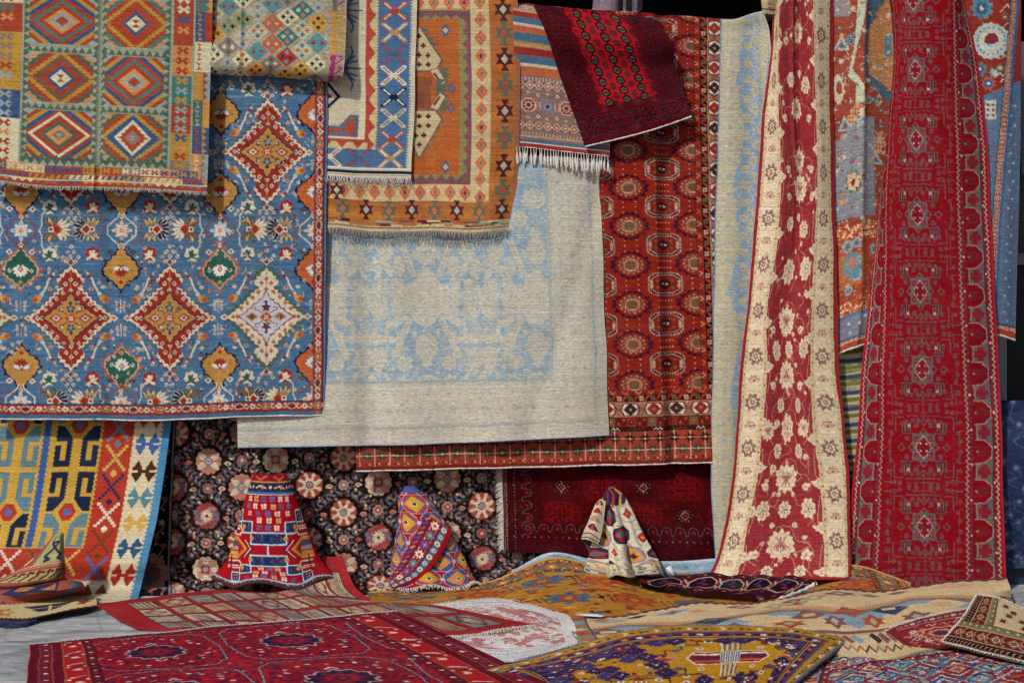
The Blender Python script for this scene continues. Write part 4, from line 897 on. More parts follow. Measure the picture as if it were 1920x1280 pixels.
    for e0, e1 in ((9, 62), (208, 261)):
        c.rect(e0, -34, e1, 1088, C); m = (e0 + e1) / 2
        for q in (e0 + 4.5, e1 - 4.5):
            c.rect(q - 4.2, -34, q + 4.2, 1088, '#cbb48c')
            for y in range(-34, 1090, 21): c.dia(q, y, 2.4, 2.6, '#9c5040'); c.dia(q, y + 10, 1.2, 2.4, '#b59a74')
        for j, y in enumerate(range(-20, 1090, 43)):
            if j % 2 == 0:
                for a in range(0, 360, 45): c.petal(m, y, a + 20, 18, 9, '#9a6a5c' if (a // 45) % 2 else '#6d5058'); c.petal(m, y, a + 20, 15, 5, '#dcc8a8'); c.petal(m + 8 * math.cos(math.radians(a)), y + 8 * math.sin(math.radians(a)), a + 60, 10, 4, '#8a5a54')
                c.ros(m, y, 5, 5, '#6b4650', .3); c.ros(m, y, 2.6, 5, C, .3)
            else:
                for a in (-60, -90, -120, 200, -20): c.petal(m, y + 4, a, 14, 6, '#ab7468'); c.petal(m, y + 4, a, 11, 2.6, '#dcc0a4')
                c.star(m, y + 2, 4, 5, '#8a4a48', .4)
            c.curve([(m - 14, y - 18), (m - 4, y - 24), (m + 8, y - 18), (m + 15, y - 24)], 1.2, '#b59a7c', 4); c.curve([(m + 15, y - 8), (m + 18, y + 4), (m + 12, y + 16)], 1.1, '#b59a7c', 4); c.curve([(m - 15, y - 6), (m - 18, y + 6), (m - 12, y + 18)], 1.1, '#b59a7c', 4)
    c.rect(0, -34, 9, 1088, '#9c2a30'); c.rect(261, -34, 270, 1088, '#9c2a30'); c.rect(0, 1082, 270, 1088, '#9c2a30')
    for q in (8.5, 261.5): c.rect(q - .8, -34, q + .8, 1088, '#7d4038')
    c.warp(1.6, 8)
    return c.abrash(.06, 110, 1.6, 20, .05)

# ------------------------------------------------------------------ tall carpet of flowers, gold medallion and blue corners, behind the runner
def pat_mixed():
    R, B, DB, C, O = '#9f4c39', '#6f8092', '#486378', '#c2b698', '#b57a4c'
    c = Cv(1545, -44, 1918, 668, R, 1.4)
    h, w = c.a.shape[:2]; q = random.Random(12)
    c.wear('#8d2d22', np.ones((h, w)) * (np.linspace(0, 1, w)[None, :] > .6) * .85); c.wear('#7d2820', (fbm(h, w, 3, 14, 120, 3) - .5) * 1.8)
    def fl(x, y, r, k1, k2, n=8): c.ros(x, y, r, n, k1, .3); c.ros(x, y, r * .6, n, k2, .3); c.dia(x, y, r * .25, r * .25, C)
    for k in range(150):
        x = q.uniform(1548, 1915); y = q.uniform(-40, 520); fl(x, y, q.uniform(4, 9), q.choice(['#6f8f9a', '#4c5f86', '#8a5a48', '#b3a58a', '#5f7a72']), q.choice(['#7d3028', '#2f4a70', C, '#a05038']), q.choice([5, 6, 8]))
    for k in range(160):
        x = q.uniform(1548, 1915); y = q.uniform(-40, 520); c.curve([(x, y), (x + q.uniform(-6, 6), y + 5), (x + q.uniform(-8, 8), y + 10)], 1.3, q.choice([C, '#8f9fa2', '#6b2a24', '#d6a88e']), 3)
    # pale vertical band and gold hexagon medallion with a blue rim
    c.poly([(1612, -44), (1630, -44), (1619, 40), (1606, 100), (1600, 130), (1620, 160), (1622, 300), (1560, 330), (1560, 300), (1606, 262), (1604, 156), (1590, 142), (1602, 90)], '#b5b79e')
    c.poly([(1640, -44), (1668, -44), (1720, 110), (1700, 230), (1668, 190), (1622, 150), (1622, 40)], DB); c.poly([(1668, -44), (1720, -44), (1720, 100), (1690, 180), (1676, 170), (1660, 158), (1630, 138), (1628, 55), (1645, 30), (1640, 26), (1655, 10)], O)
    for k in range(420): x = q.uniform(1628, 1715); y = q.uniform(0, 165); c.rect(x, y, x + 3.2, y + 1.3, q.choice(['#dda35e', '#a85a2c', '#b98a48']), .7) if (x - 1628) > abs(y - 90) * .3 - 15 else None
    c.rect(1660, 62, 1672, 104, '#4f7f92')
    for (x, y) in ((1600, 212), (1646, 262)):
        c.poly([(x - 14, y + 10), (x - 4, y - 10), (x + 12, y - 20), (x + 14, y + 4), (x + 4, y + 26), (x - 8, y + 24)], '#c78a5c')
        for k in range(16): c.dia(x - 8 + (k % 4) * 6, y - 8 + (k // 4) * 8, 2.2, 2.2, '#a5342a'); c.dia(x - 5 + (k % 4) * 6, y - 4 + (k // 4) * 8, 1.8, 1.8, '#e0c08a')
    for (x, y) in ((1576, 84), (1582, 235), (1640, 300)): c.poly([(x, y - 20), (x + 18, y + 10), (x - 14, y + 8)], '#9db0b0'); c.poly([(x, y - 12), (x + 11, y + 6), (x - 8, y + 5)], '#5b7f92'); c.dia(x + 1, y, 4, 5, '#8c4a38')
    c.ros(1570, 165, 12, 12, C, .2, 30); c.ell(1571, 163, 6, 13, '#9c4a3c')
    # speckled blue corner with a cream flower
    m = (np.linspace(-44, 668, h)[:, None] > 268 + 50 * np.clip((np.linspace(1545, 1918, w)[None, :] - 1560) / 60, -1, 1) * -1) & (np.linspace(1545, 1918, w)[None, :] < 1640)
    c.wear('#85878f', m * .95 * (np.linspace(-44, 668, h)[:, None] < 405))
    for k in range(4200): x = q.uniform(1548, 1640); y = q.uniform(275, 405); c.rect(x, y, x + 3, y + 1, q.choice(['#6c8fa8', '#a0766e', '#5f7f98', '#9b9299']), .7)
    c.rect(1545, -44, 1592, 30, '#8f8288'); 
    for k in range(260): x = q.uniform(1548, 1592); y = q.uniform(-44, 30); c.rect(x, y, x + 3, y + 1, q.choice(['#6c8fa8', '#b0766e']), .7)
    c.ros(1598, 340, 26, 10, '#7690a2', .12, 36); c.ros(1598, 340, 22, 10, '#8e8e90', .12, 31); c.ros(1598, 340, 17, 8, '#5f7668', .25, 24); c.ros(1598, 340, 13, 7, '#d2b490', .2, 18); c.ros(1598, 341, 5, 5, '#8c3a38', .2, 7)
    for k in range(420):
        x = q.uniform(1548, 1700); y = q.uniform(-40, 420); m = q.random()
        if m < .5: c.petal(x, y, q.uniform(0, 360), q.uniform(5, 11), q.uniform(2, 5), q.choice(['#7f98a0', '#a5584a', '#c4b495', '#6d4a4a', '#b98a62', '#8f9f98', '#5f7c92']))
        else: c.star(x, y, q.uniform(3, 7), q.choice([5, 6, 8]), q.choice(['#8fa5aa', '#8c3f38', '#c4b495', '#5b7590', '#c98a60']), .5); c.dia(x, y, 1.6, 1.6, '#d0c0a4')
    # band of orange work with blue flowers, then the blue border
    c.rect(1545, 418, 1800, 590, '#b4552f')
    for k in range(520):
        x = q.uniform(1548, 1700); y = q.choice([q.uniform(418, 446), q.uniform(560, 590)]); c.petal(x, y, q.uniform(0, 360), 5, 3, q.choice(['#e0b893', '#d0855e', '#8d3424', '#e3c8a8']))
    c.rect(1545, 448, 1800, 558, '#a5462c'); c.rect(1568, 470, 1618, 530, '#b06a42')
    for x, y, r in ((1587, 456, 13), (1605, 452, 10), (1587, 538, 10), (1603, 512, 12), (1640, 470, 11), (1640, 520, 11)): c.ros(x, y, r * .9, 8, '#8aa5a8', .2, r); c.ros(x, y, r * .6, 6, '#5b7a92', .3); c.dia(x, y, 3, 3, '#8c3a38')
    c.ros(1596, 492, 19, 9, '#5b8d96', .25, 26); c.ros(1596, 488, 10, 7, '#b5766a', .3, 13)
    for k in range(200): x = q.uniform(1548, 1690); y = q.uniform(448, 560); c.petal(x, y, q.uniform(0, 360), 5, 2.4, q.choice(['#c98a5c', '#7d3024', '#b3a58a', '#7a6a86']))
    c.rect(1545, 592, 1800, 646, '#657a92'); c.rect(1545, 586, 1800, 594, '#566f92'); c.rect(1545, 634, 1800, 642, '#6a7e92')
    for k in range(4000): x = q.uniform(1548, 1690); y = q.uniform(592, 640); c.rect(x, y, x + 3, y + .9, q.choice(['#8a6f76', '#5b7894', '#7f8b98', '#966a68']), .7)
    for x, y in ((1590, 606), (1594, 628), (1612, 612), (1622, 600)): c.star(x, y, 5, 6, '#a9ccd8', .4)
    # right part, seen beyond the red runner
    c.ros(1859, 76, 36, 18, C, .14, 34); c.ros(1859, 76, 34, 18, '#8fb6c4', .16, 32)
    for k in range(18):
        a = k * 6.2832 / 18; x, y = 1859 + 26 * math.cos(a), 76 + 25 * math.sin(a); c.petal(1859 + 14 * math.cos(a), 76 + 13 * math.sin(a), math.degrees(a), 20, 8, C); c.dia(x, y, 3.6, 3.6, '#5b8cae')
    c.oct(1859, 73, 15, 12, C); c.oct(1859, 73, 13, 10.5, '#7d3038')
    fl(1840, 16, 22, '#4f7f90', '#38607c', 9); fl(1838, 128, 14, '#4f7a88', '#355a72', 8); fl(1854, 154, 14, '#a05a44', '#33569a', 8); fl(1884, 32, 9, '#5d5a4c', '#a04838'); fl(1876, 126, 9, '#5d5a4c', '#a09a80')
    for x, y in ((1890, 14), (1892, 48), (1888, 108), (1878, 140), (1884, 152)): c.curve([(x - 8, y), (x - 2, y - 5), (x + 4, y + 2), (x + 8, y - 6), (x + 9, y + 6)], 1.8, '#aebfc0', 4)
    c.poly([(1800, 190), (1838, 180), (1890, 158), (1918, 150), (1918, 668), (1800, 668)], '#55708c')
    for k in range(7500): x = q.uniform(1800, 1917); y = q.uniform(185, 640); c.rect(x, y, x + 3.2, y + .9, q.choice(['#84606a', '#44688c', '#6a8aa2', '#8c5a5c', '#3d5a80']), .75)
    c.rect(1848, 186, 1868, 222, '#b3bdb0')
    for k in range(6): c.dia(1853 + (k % 2) * 10, 194 + (k // 2) * 10, 4, 4, '#8f4a48')
    for k in range(26): y = 180 + k * 18; c.star(1903 - (y - 180) * .02 + (k % 2) * 8 - 4, y, 4, 6, '#8fbcd4', .4)
    L = [(1905, -44), (1898, 60), (1890, 160), (1878, 300), (1870, 420), (1864, 560), (1860, 668)]
    c.line(L, 11, '#c0a088'); c.line(L, 9, '#93453c')
    for k in range(100):
        t = k / 100; p = herm(np.arange(7), np.array(L, float), np.array([t * 6]))[0]; c.dia(p[0], p[1], 3.6, 3.4, '#c9ab92'); c.dia(p[0], p[1], 1.8, 1.8, '#8c3a34')
    c.line([(a + 9, b) for a, b in L], 6, '#3d6190'); c.line([(a - 7, b) for a, b in L], 2, '#2e3f5c')
    c.rect(1545, 646, 1918, 668, '#b4553c'); c.rect(1545, 640, 1918, 642, '#4d2f2c')
    for k in range(40): x = 1548 + k * 10; c.ros(x, 649, 4.4, 5, '#dcb79c', .3); c.dia(x, 649, 2, 2, '#9c3a30')
    c.rect(1545, 654, 1918, 668, '#b04a34'); c.warp(1.6, 7)
    return c.abrash(.1, 130, 1.8, 14, .08)

# ------------------------------------------------------------------ long bright red runner with crosses and lozenges
def pat_runner():
    R, DR, GY, W, MA = '#920e1c', '#841a2c', '#66605f', '#a78e7c', '#5b1c2c'
    c = Cv(0, -40, 290, 1052, R, 1.5)
    h, w = c.a.shape[:2]; q = random.Random(9)
    c.wear('#960d1c', (fbm(h, w, 3, 24, 140, 3) - .5) * 2.0); c.wear('#7d3a40', (fbm(h, w, 5, 7, 141, 3) - .58) * 1.6)
    G = '#6f5458'
    def lozenge(x, y):
        d = c.sub(x, y)
        d.rect(-22, -23, 22, 23, GY); d.dia(0, 0, 31, 34, GY)
        for a in (-1, 1):
            for b in (-1, 1): d.rect(13 * a - 5, 14 * b - 5, 13 * a + 5, 14 * b + 5, '#94202e'); d.dia(13 * a, 14 * b, 3, 3, GY)
            d.dia(24 * a, 0, 4, 5, R); d.dia(0, 27 * a, 4, 4, R)
        d.poly(sym4([(0, -20), (5, -15), (8, -14), (9, -10), (13, -7), (13, -4), (17, 0)]), '#c0a9a0'); d.poly([(a * .91, b * .91) for a, b in sym4([(0, -20), (5, -15), (8, -14), (9, -10), (13, -7), (13, -4), (17, 0)])], '#861c2c')
        for a in (-1, 1):
            for b in (-1, 1): d.rect(6 * a - 1.4, 6 * b - 1.2, 6 * a + 1.4, 6 * b + 1.2, '#d8c0b4')
            d.dia(0, 44 * a, 7, 8, G); d.dia(0, 44 * a, 4, 5, '#8c1624'); d.dia(44 * a, 0, 8, 8, G); d.dia(44 * a, 0, 5, 5, '#8c1624')
            for b in (-1, 1):
                for px, py in ((33, 16), (14, 38), (-0, 0)):
                    if px: d.ros(px * a, py * b, 5, 6, G, .3); d.dia(px * a, py * b, 2, 2, '#8f1a26')
                # comb-shaped figure with a white eye
                e = d.sub(33 * a, 34 * b, a, b); e.rect(-9, -9, 9, 9, '#5d2830')
                for k in range(3): e.rect(-7 + k * 5.4, -7, -5 + k * 5.4, 9, '#9a5a5c')
                e.rect(-11, -11, 11, -9, G); e.rect(9, -11, 11, 9, G)
                e.ros(-4, 4, 2.8, 6, '#c9b5aa', .1); e.dia(-4, 4, 1.4, 1.4, '#8c1624')
    for k in range(-1, 9): lozenge(147, k * 135)
    for k in range(-1, 9):
        y = 67 + k * 135
        for s in (-1, 1):
            d = c.sub(147, y, s, 1)
            for t in (-1, 1):
                d.rect(0, 14 * t - .8, 34, 14 * t + .8, G); d.rect(0, 7 * t - .6, 22, 7 * t + .6, G)
                d.line([(40, 16 * t), (58, 16 * t), (58, 40 * t)], 1.8, G); d.line([(62, 8 * t), (76, 8 * t)], 1.6, G); d.line([(64, 4 * t), (64, 30 * t)], 1.2, G)
                for px, py in ((10, 22), (22, 22), (34, 24), (46, 6), (56, 8), (44, 28), (70, 26), (66, 44), (70, 58), (14, 3), (28, 3)): d.ros(px, py * t, 4.2, 6, G, .35); d.dia(px, py * t, 1.7, 1.7, '#8f1a26')
                d.line([(68, 66 * t), (68, 40 * t), (76, 40 * t)], 1.2, G)
            d.rect(-.6, -28, .6, 28, G)
    for k in range(2200): x = q.uniform(62, 226); y = q.uniform(-40, 1050); c.rect(x, y, x + q.uniform(1.5, 6), y + .9, [G, '#8c2530'][k % 2], .8)
    for e, s in ((0, 1), (290, -1)):
        d = c.sub(e, 0, s, 1)
        d.rect(0, -40, 62, 1052, '#7c1c2e'); d.rect(0, -40, 9, 1052, '#9a1626'); d.rect(9, -40, 10.2, 1052, '#5b1520')
        for k in range(116): y = -40 + k * 9.5; d.line([(6, y), (10.5, y + 4.7), (6, y + 9.5)], 1.5, '#c9a58c'); d.line([(62.5, y), (57.5, y + 4.7), (62.5, y + 9.5)], 1.6, W)
        d.rect(16.5, -40, 52 - 2, 1052, GY); d.rect(15.6, -40, 16.8, 1052, '#3f1a26'); d.rect(49, -40, 50.4, 1052, '#3f1a26')
        for k in range(160): d.rect(11, -40 + k * 7, 15, -36 + k * 7, '#8d2a38'); d.rect(51, -40 + k * 7, 56, -36 + k * 7, '#8d2a38')
        for k in range(20): y = -30 + k * 60; d.dia(13, y, 2, 2.2, '#e3cdbb'); d.dia(53, y + 30, 2, 2.2, '#e3cdbb')
        m = 33
        for k in range(-1, 17):
            y = k * 67.5 + 8
            # octagon loops of the line joined along the field side
            d.poly([(49, y - 21), (30, y - 20), (17.5, y - 9), (17.5, y + 9), (30, y + 20), (49, y + 21)], W); d.poly([(50, y - 20), (30.5, y - 18.8), (18.9, y - 8), (18.9, y + 8), (30.5, y + 18.8), (50, y + 20)], '#8c0f1e')
            for j in range(3): d.line([(24 + j * 7, y), (32 + j * 6, y - 8)], 1.6, '#5b3a40'); d.line([(24 + j * 7, y), (32 + j * 6, y + 8)], 1.6, '#5b3a40')
            d.dia(44, y, 2.4, 2.4, '#a08a60')
            y += 33.75
            d.poly([(49, y - 14.5), (43.2, y - 13.5), (43.2, y + 13.5), (49, y + 14.5)], W); d.poly([(49.4, y - 13.4), (44.8, y - 12.6), (44.8, y + 12.6), (49.4, y + 13.4)], '#7c1c2e')
            d.rect(20, y - 5.5, 42, y + 5.5, '#9c1526'); d.rect(25.5, y - 12, 36.5, y + 12, '#9c1526')
            for j in (-2.4, 2.4): d.rect(20, y + j - .6, 42, y + j + .6, '#5b3a44'); d.rect(31 + j - .6, y - 12, 31 + j + .6, y + 12, '#5b3a44')
    c.warp(.9, 5); c.rect(0, -40, 2.5, 1052, '#b02035'); c.rect(287.5, -40, 290, 1052, '#b02035')
    return c.abrash(.08, 150, 2, 24, .06)

def pat_waves():
    c = Cv(0, 0, 120, 270, '#b9ab84', 1.5)
    q = random.Random(8)
    for k in range(40):
        y = k * 7 - 4; x = q.uniform(-10, 20); L = q.uniform(50, 120); col = q.choice(['#cbb58e', '#7f7a42', '#9a9a76', '#c9b08c', '#a7a68c'])
        c.poly([(x, y), (x + L * .4, y - 3 + q.uniform(-2, 2)), (x + L, y - 8), (x + L * .5, y + 3)], col)
    for k in range(9):
        y = 12 + k * 30; c.poly([(-5, y + 4), (20, y), (50, y - 1), (120, y - 12), (120, y - 5), (50, y + 7), (20, y + 8)], '#38507c'); c.poly([(5, y + 17), (40, y + 13), (120, y + 4), (120, y + 9), (40, y + 21)], '#7b7738')
    return c.abrash(.06, 160, 2, 30, .05)
def pat_navy():
    c = Cv(0, 0, 160, 330, '#2c3a5c', 1.1)
    q = random.Random(5)
    for k in range(70):
        x, y = q.uniform(0, 160), q.uniform(0, 330); c.curve([(x, y), (x + q.uniform(-20, 20), y + 14), (x + q.uniform(-24, 24), y + 26), (x + q.uniform(-10, 10), y + 36)], 2, '#5b6a8c', 5, .5)
        c.star(x, y, q.uniform(5, 11), 7, '#4c5c80', .5); c.star(x, y, 4, 5, '#74829f', .5)
    c.wear('#232f4c', (fbm(*c.a.shape[:2], 10, 14, 170, 3) - .45) * 1.6)
    c.rect(0, 318, 160, 330, '#3a4866')
    return c.abrash(.1, 171, 4, 20, .1)
# ------------------------------------------------------------------ yellow kilim with the hooked trees
def pat_hooks():
    Y, N, BL, R, C, B, E = '#c59a3c', '#22304c', '#5d7f8c', '#b4392a', '#cdbf9f', '#3a5c9c', '#4a86b0'
    c = Cv(-26, 780, 322, 1160, Y, 1.6)
    def col(x0, x1, ph):
        m = (x0 + x1) / 2; hw = (x1 - x0) / 2
        p = c.clip(x0, 780, x1, 1032); p.rect(x0, 780, x1, 1032, Y)
        for k in range(-1, 3):
            y = 796 + 165 * k
            for s, kk in ((-1, N if (k + (ph > 0)) % 2 else BL), (1, BL if (k + (ph > 0)) % 2 else N)):
                # background of the field shows as shapes between the yellow stems
                p.poly([(x0 + 4, y + 2 * s), (m - 26, y + 2 * s), (m - 8, y + 28 * s), (m - 8, y + 78 * s), (x0 + 4, y + 78 * s)], kk)
                p.poly([(x1 - 4, y + 2 * s), (m + 26, y + 2 * s), (m + 8, y + 28 * s), (m + 8, y + 78 * s), (x1 - 4, y + 78 * s)], kk)
                for t in (-1, 1):
                    e = p.sub(m, y, t, s)
                    e.rect(19, 31, 29, 66, Y); e.rect(19, 31, hw, 38, Y); e.teeth(19, 66, 19, 32, 6, -1.8, Y); e.teeth(29, 40, 29, 66, 5, -1.8, Y); e.teeth(8, 78, 8, 28, 8, -1.8, Y)
            p.poly([(m - 30, y), (m, y - 33), (m + 30, y), (m, y + 33)], Y); p.poly([(m - 17, y), (m - 7, y - 17), (m + 7, y - 17), (m + 17, y), (m + 7, y + 17), (m - 7, y + 17)], R); p.oct(m, y, 6.5, 6.5, '#4a6ea8')
            p.rect(x0, y + 79, x1, y + 83, Y)
        c.teeth(x0 + 3, 1032, x0 + 3, 780, 26, -2.4, Y); c.teeth(x1 - 3, 780, x1 - 3, 1032, 26, -2.4, Y)
    col(-2, 86, 1); col(107, 197, 0)
    c.rect(-26, 780, -2, 1032, Y); c.rect(-26, 780, -14, 1032, B)
    c.rect(83, 780, 106, 1032, Y); c.rect(88, 780, 99, 1032, B); c.teeth(88, 1032, 88, 780, 26, 2.2, B); c.teeth(99, 780, 99, 1032, 26, 2.2, B)
    c.rect(198, 780, 255, 1092, R); c.rect(-26, 1034, 255, 1092, R); c.teeth(198, 1034, 198, 780, 28, 2.4, R)
    def xm(x, y, k):
        for s in (-1, 1):
            for q in range(9): c.rect(x + s * (-18 + q * 4.5) - 3.2, y - 22 + q * 5.4, x + s * (-18 + q * 4.5) + 3.2, y - 16.4 + q * 5.4, k)
        c.sdia(x, y + 31, 6, 7, 3, k)
    K = ['#5d7f8c', '#c9a64c', '#2f3054', '#d3c5b0', '#6d4526', '#3f6fb0', '#c9a64c', '#6d4526']
    for k in range(6): xm(227, 800 + k * 54.5, K[k])
    for k, x in enumerate((172, 117, 62, 7)): xm(x, 1058, ['#c9a64c', '#6d4526', '#d3c5b0', '#3f6fb0'][k])
    c.rect(257, 780, 310, 1150, C); c.rect(-26, 1094, 310, 1150, C); c.teeth(257, 1094, 257, 780, 30, 2.4, C)
    H = ['#b8382a', '#3c64a0', '#55331f', '#5a8290', '#c9a046', '#33597a', '#a82f26', '#5a8290']
    for k in range(7):
        y = 781 + k * 50.5
        for s in (-1, 1):
            p = c.sub(283, y, s, 1)
            for q in range(5): p.rect(3.5 + q * 2.6, -9 - q * 3.2 if q < 4 else -21, 22 - abs(q - 2) * 0 - (0 if q == 0 else q * 1.2), 9 + q * 3.2 if q < 4 else 21, H[k]) if q == 0 else p.poly([(12 - (5 - q) * 1.7, -8 - q * 3), (12 + (5 - q) * 1.7, -8 - q * 3), (12 + (5 - q) * 1.7, 8 + q * 3), (12 - (5 - q) * 1.7, 8 + q * 3)], H[k])
            p.rect(0, -3, 5, 3, H[k]); p.rect(11, -1.8, 24, 1.8, C)
    for k in range(6):
        x = 236 - k * 50
        for s in (-1, 1):
            for q in range(5): c.rect(x + s * 14 - 2.4 * (q + 1), 1100 + q * 4, x + s * 14 + 2.4 * (q + 1), 1104.2 + q * 4, ['#7d4a26', '#5a8290', '#b8382a'][k % 3])
    c.rect(308, 780, 322, 1150, E); c.teeth(308, 1150, 308, 780, 44, 3, E); c.rect(-26, 1146, 322, 1160, E)
    return c.abrash(.07, 180, 1.6, 60, .06)

# ------------------------------------------------------------------ black carpet with a lattice of rosettes
def pat_black():
    K, GR, RS, C, PK, BL = '#251b19', '#6a6770', '#a0504a', '#cdbb9c', '#b98372', '#66708c'
    c = Cv(240, 760, 1000, 1124, K, 1.5)
    q = random.Random(21)
    def pos(i, j): return 387 + 64.6 * i, 864 + (49 if i % 2 else 0) + 102 * j - .022 * 64.6 * i
    f = c.clip(322, 760, 1000, 1124)
    for i in range(-2, 11):
        for j in range(-2, 4):
            x, y = pos(i, j); n = (x, y + 51)
            for s in (1,):
                a = n; b = (x + 64.6 * s, y - 1.4 * s + (0) + 0)
                b = (x + 64.6 * s, y + 51 + 49 * (1 if i % 2 == 0 else -1) + 0 if False else y + 51 - 51)
                L = [(n[0], n[1]), (n[0] + 64.6 * s, n[1] - 51), ]
                for d in (-1, 1):
                    ux, uy = 64.6 * s / 82.3, 51 * d / 82.3; nx, ny = -uy, ux; A = math.degrees(math.atan2(uy, ux))
                    for o in (-8, 8): f.line([(x + ux * 10 + nx * o, n[1] + uy * 10 + ny * o), (x + ux * 72 + nx * o, n[1] + uy * 72 + ny * o)], 1.2, '#5f5552')
                    for k in range(1, 8):
                        px, py = x + ux * k * 10.2, n[1] + uy * k * 10.2
                        f.petal(px, py, A + 46, 10, 5, '#77727c'); f.petal(px, py, A - 46, 10, 5, '#625d68')
    for i in range(-2, 11):
        for j in range(-2, 4):
            x, y = pos(i, j); d = f.sub(x, y); kind = [0, 2, 1, 5, 4, 0, 1, 2, 5, 3, 4][(i * 4 + j * 7 + (i + j) ** 2) % 11]
            for s in (-1, 1):
                d.petal(30 * s, 3, 0 if s > 0 else 180, 14, 9, q.choice([PK, C, RS])); d.petal(34 * s, 3, 0 if s > 0 else 180, 7, 4, RS)
                for t in (-1, 1):
                    d.curve([(20 * s, 22 * t), (30 * s, 20 * t), (34 * s, 13 * t), (28 * s, 11 * t), (27 * s, 15 * t)], .9, '#57534d', 4); d.petal(17 * s, 27 * t, 40 * s * t, 7, 5, q.choice([PK, C, '#8c4f48']))
                    d.curve([(6 * s, 30 * t), (2 * s, 36 * t), (8 * s, 38 * t)], 1.0, '#6b6760', 4); d.star(42 * s, 12 * t, 3.4, 5, q.choice([PK, C, BL]), .5)
            for k in range(16):
                a = k * .3927 + .2; e = q.uniform(31, 43); px, py = e * 1.05 * math.cos(a), e * .86 * math.sin(a); kk = q.choice([PK, C, RS, '#8c4f48', BL, '#a58a78'])
                (d.petal(px, py, math.degrees(a) + q.uniform(-70, 70), q.uniform(5, 9), q.uniform(3, 5), kk), d.dia(px, py, 1.2, 1.2, RS)) if k % 2 else d.star(px, py, q.uniform(2.4, 4), 5, kk, .5)
            r = 25
            d.ros(0, 0, r + 1, 14, '#3a2826', .08)
            if kind in (0, 3):
                d.ros(0, 0, r, 14, PK if kind == 0 else '#b0766a', .1)
                for a in range(0, 360, 6): d.line([(8 * math.cos(math.radians(a)), 8 * math.sin(math.radians(a))), (23 * math.cos(math.radians(a)), 23 * math.sin(math.radians(a)))], .7, '#a85e50')
                for a in (35, 145, 215, 325): d.petal(0, 0, a, 26, 12, C)
                d.ros(0, 0, 9, 8, BL, .15); d.star(0, 0, 6.5, 8, C, .5); d.dia(0, 0, 3, 3, RS)
            elif kind in (1, 4):
                d.ros(0, 0, r, 12, RS, .1)
                for a in range(0, 360, 45): d.petal(0, 0, a + 22, 25, 12, C); d.petal(10 * math.cos(math.radians(a)), 10 * math.sin(math.radians(a)), a, 15, 9, '#a8483e')
                d.ros(0, 0, 8, 8, '#8c3d42', .2); d.ros(0, 0, 5.5, 6, '#8f93a8', .3); d.dia(0, 0, 2, 2, RS)
            elif kind == 2:
                d.ros(0, 0, r, 12, C, .1)
                for a in (45, 135, 225, 315): d.petal(3, 0, a, 25, 20, PK)
                d.rect(-8, -8, 8, 8, '#93303a'); d.oct(0, 0, 5, 5, '#9a8a90')
                for a in range(0, 360, 90): x1, y1 = 16 * math.cos(math.radians(a)), 16 * math.sin(math.radians(a)); d.ros(x1, y1, 6.5, 6, '#8c8f8c', .2); d.ros(x1, y1, 5.2, 6, '#dccdb2', .3); d.dia(x1, y1, 2, 2, RS)
            else:
                d.ros(0, 0, r, 14, '#8c4a48', .1)
                for k in range(26): a = k * 2.4; x1, y1 = (9 + k * .56) * math.cos(a), (9 + k * .56) * math.sin(a); d.star(x1, y1, 5, 5, [RS, BL, '#b98372', '#a33a38'][k % 4], .6)
                for a in range(0, 360, 30): d.petal(0, 0, a, 13, 5, C)
                d.dia(0, 0, 4, 4, '#7d2c30')
            nx, ny = 0, 51
            d.ros(nx, ny, 10.5, 8, PK if (i + j) % 3 else '#a5534a', .25); d.ros(nx, ny, 6.5, 8, '#8a3c40' if (i + j) % 2 else '#6a6f88', .3); d.star(nx, ny, 4, 6, C, .5)
    # side border of scrolling flowers
    c.rect(240, 760, 317, 1124, '#201818'); c.rect(316, 760, 319.5, 1124, '#8b8588'); c.rect(319.5, 760, 321.5, 1124, '#382c2c')
    for k in range(9):
        y = 775 + k * 44
        c.curve([(302, y), (290, y + 8), (296, y + 24), (308, y + 30), (300, y + 44)], 1.6, PK, 5)
        for s in range(5): c.star(250 + s * 13 + (k % 2) * 6, y + (s * 17) % 40, 7, 5, q.choice([PK, RS, BL, C, '#8c4f48']), .5); c.star(253 + s * 13, y + (s * 23) % 44, 3, 5, C, .5)
    c.ros(280, 1075, 38, 12, PK, .12, 40); c.ros(280, 1075, 24, 10, '#a0584e', .2); c.ros(272, 1092, 16, 8, BL, .2)
    for k in range(700): x = q.uniform(322, 952); y = q.uniform(760, 1124); c.rect(x, y, x + 1.6, y + 1.1, q.choice(['#4a3f40', '#3a2f2f', '#5f514c', '#6d4a44']), .8)
    c.warp(.9, 5)
    return c.abrash(.09, 190, 2, 24, .08)

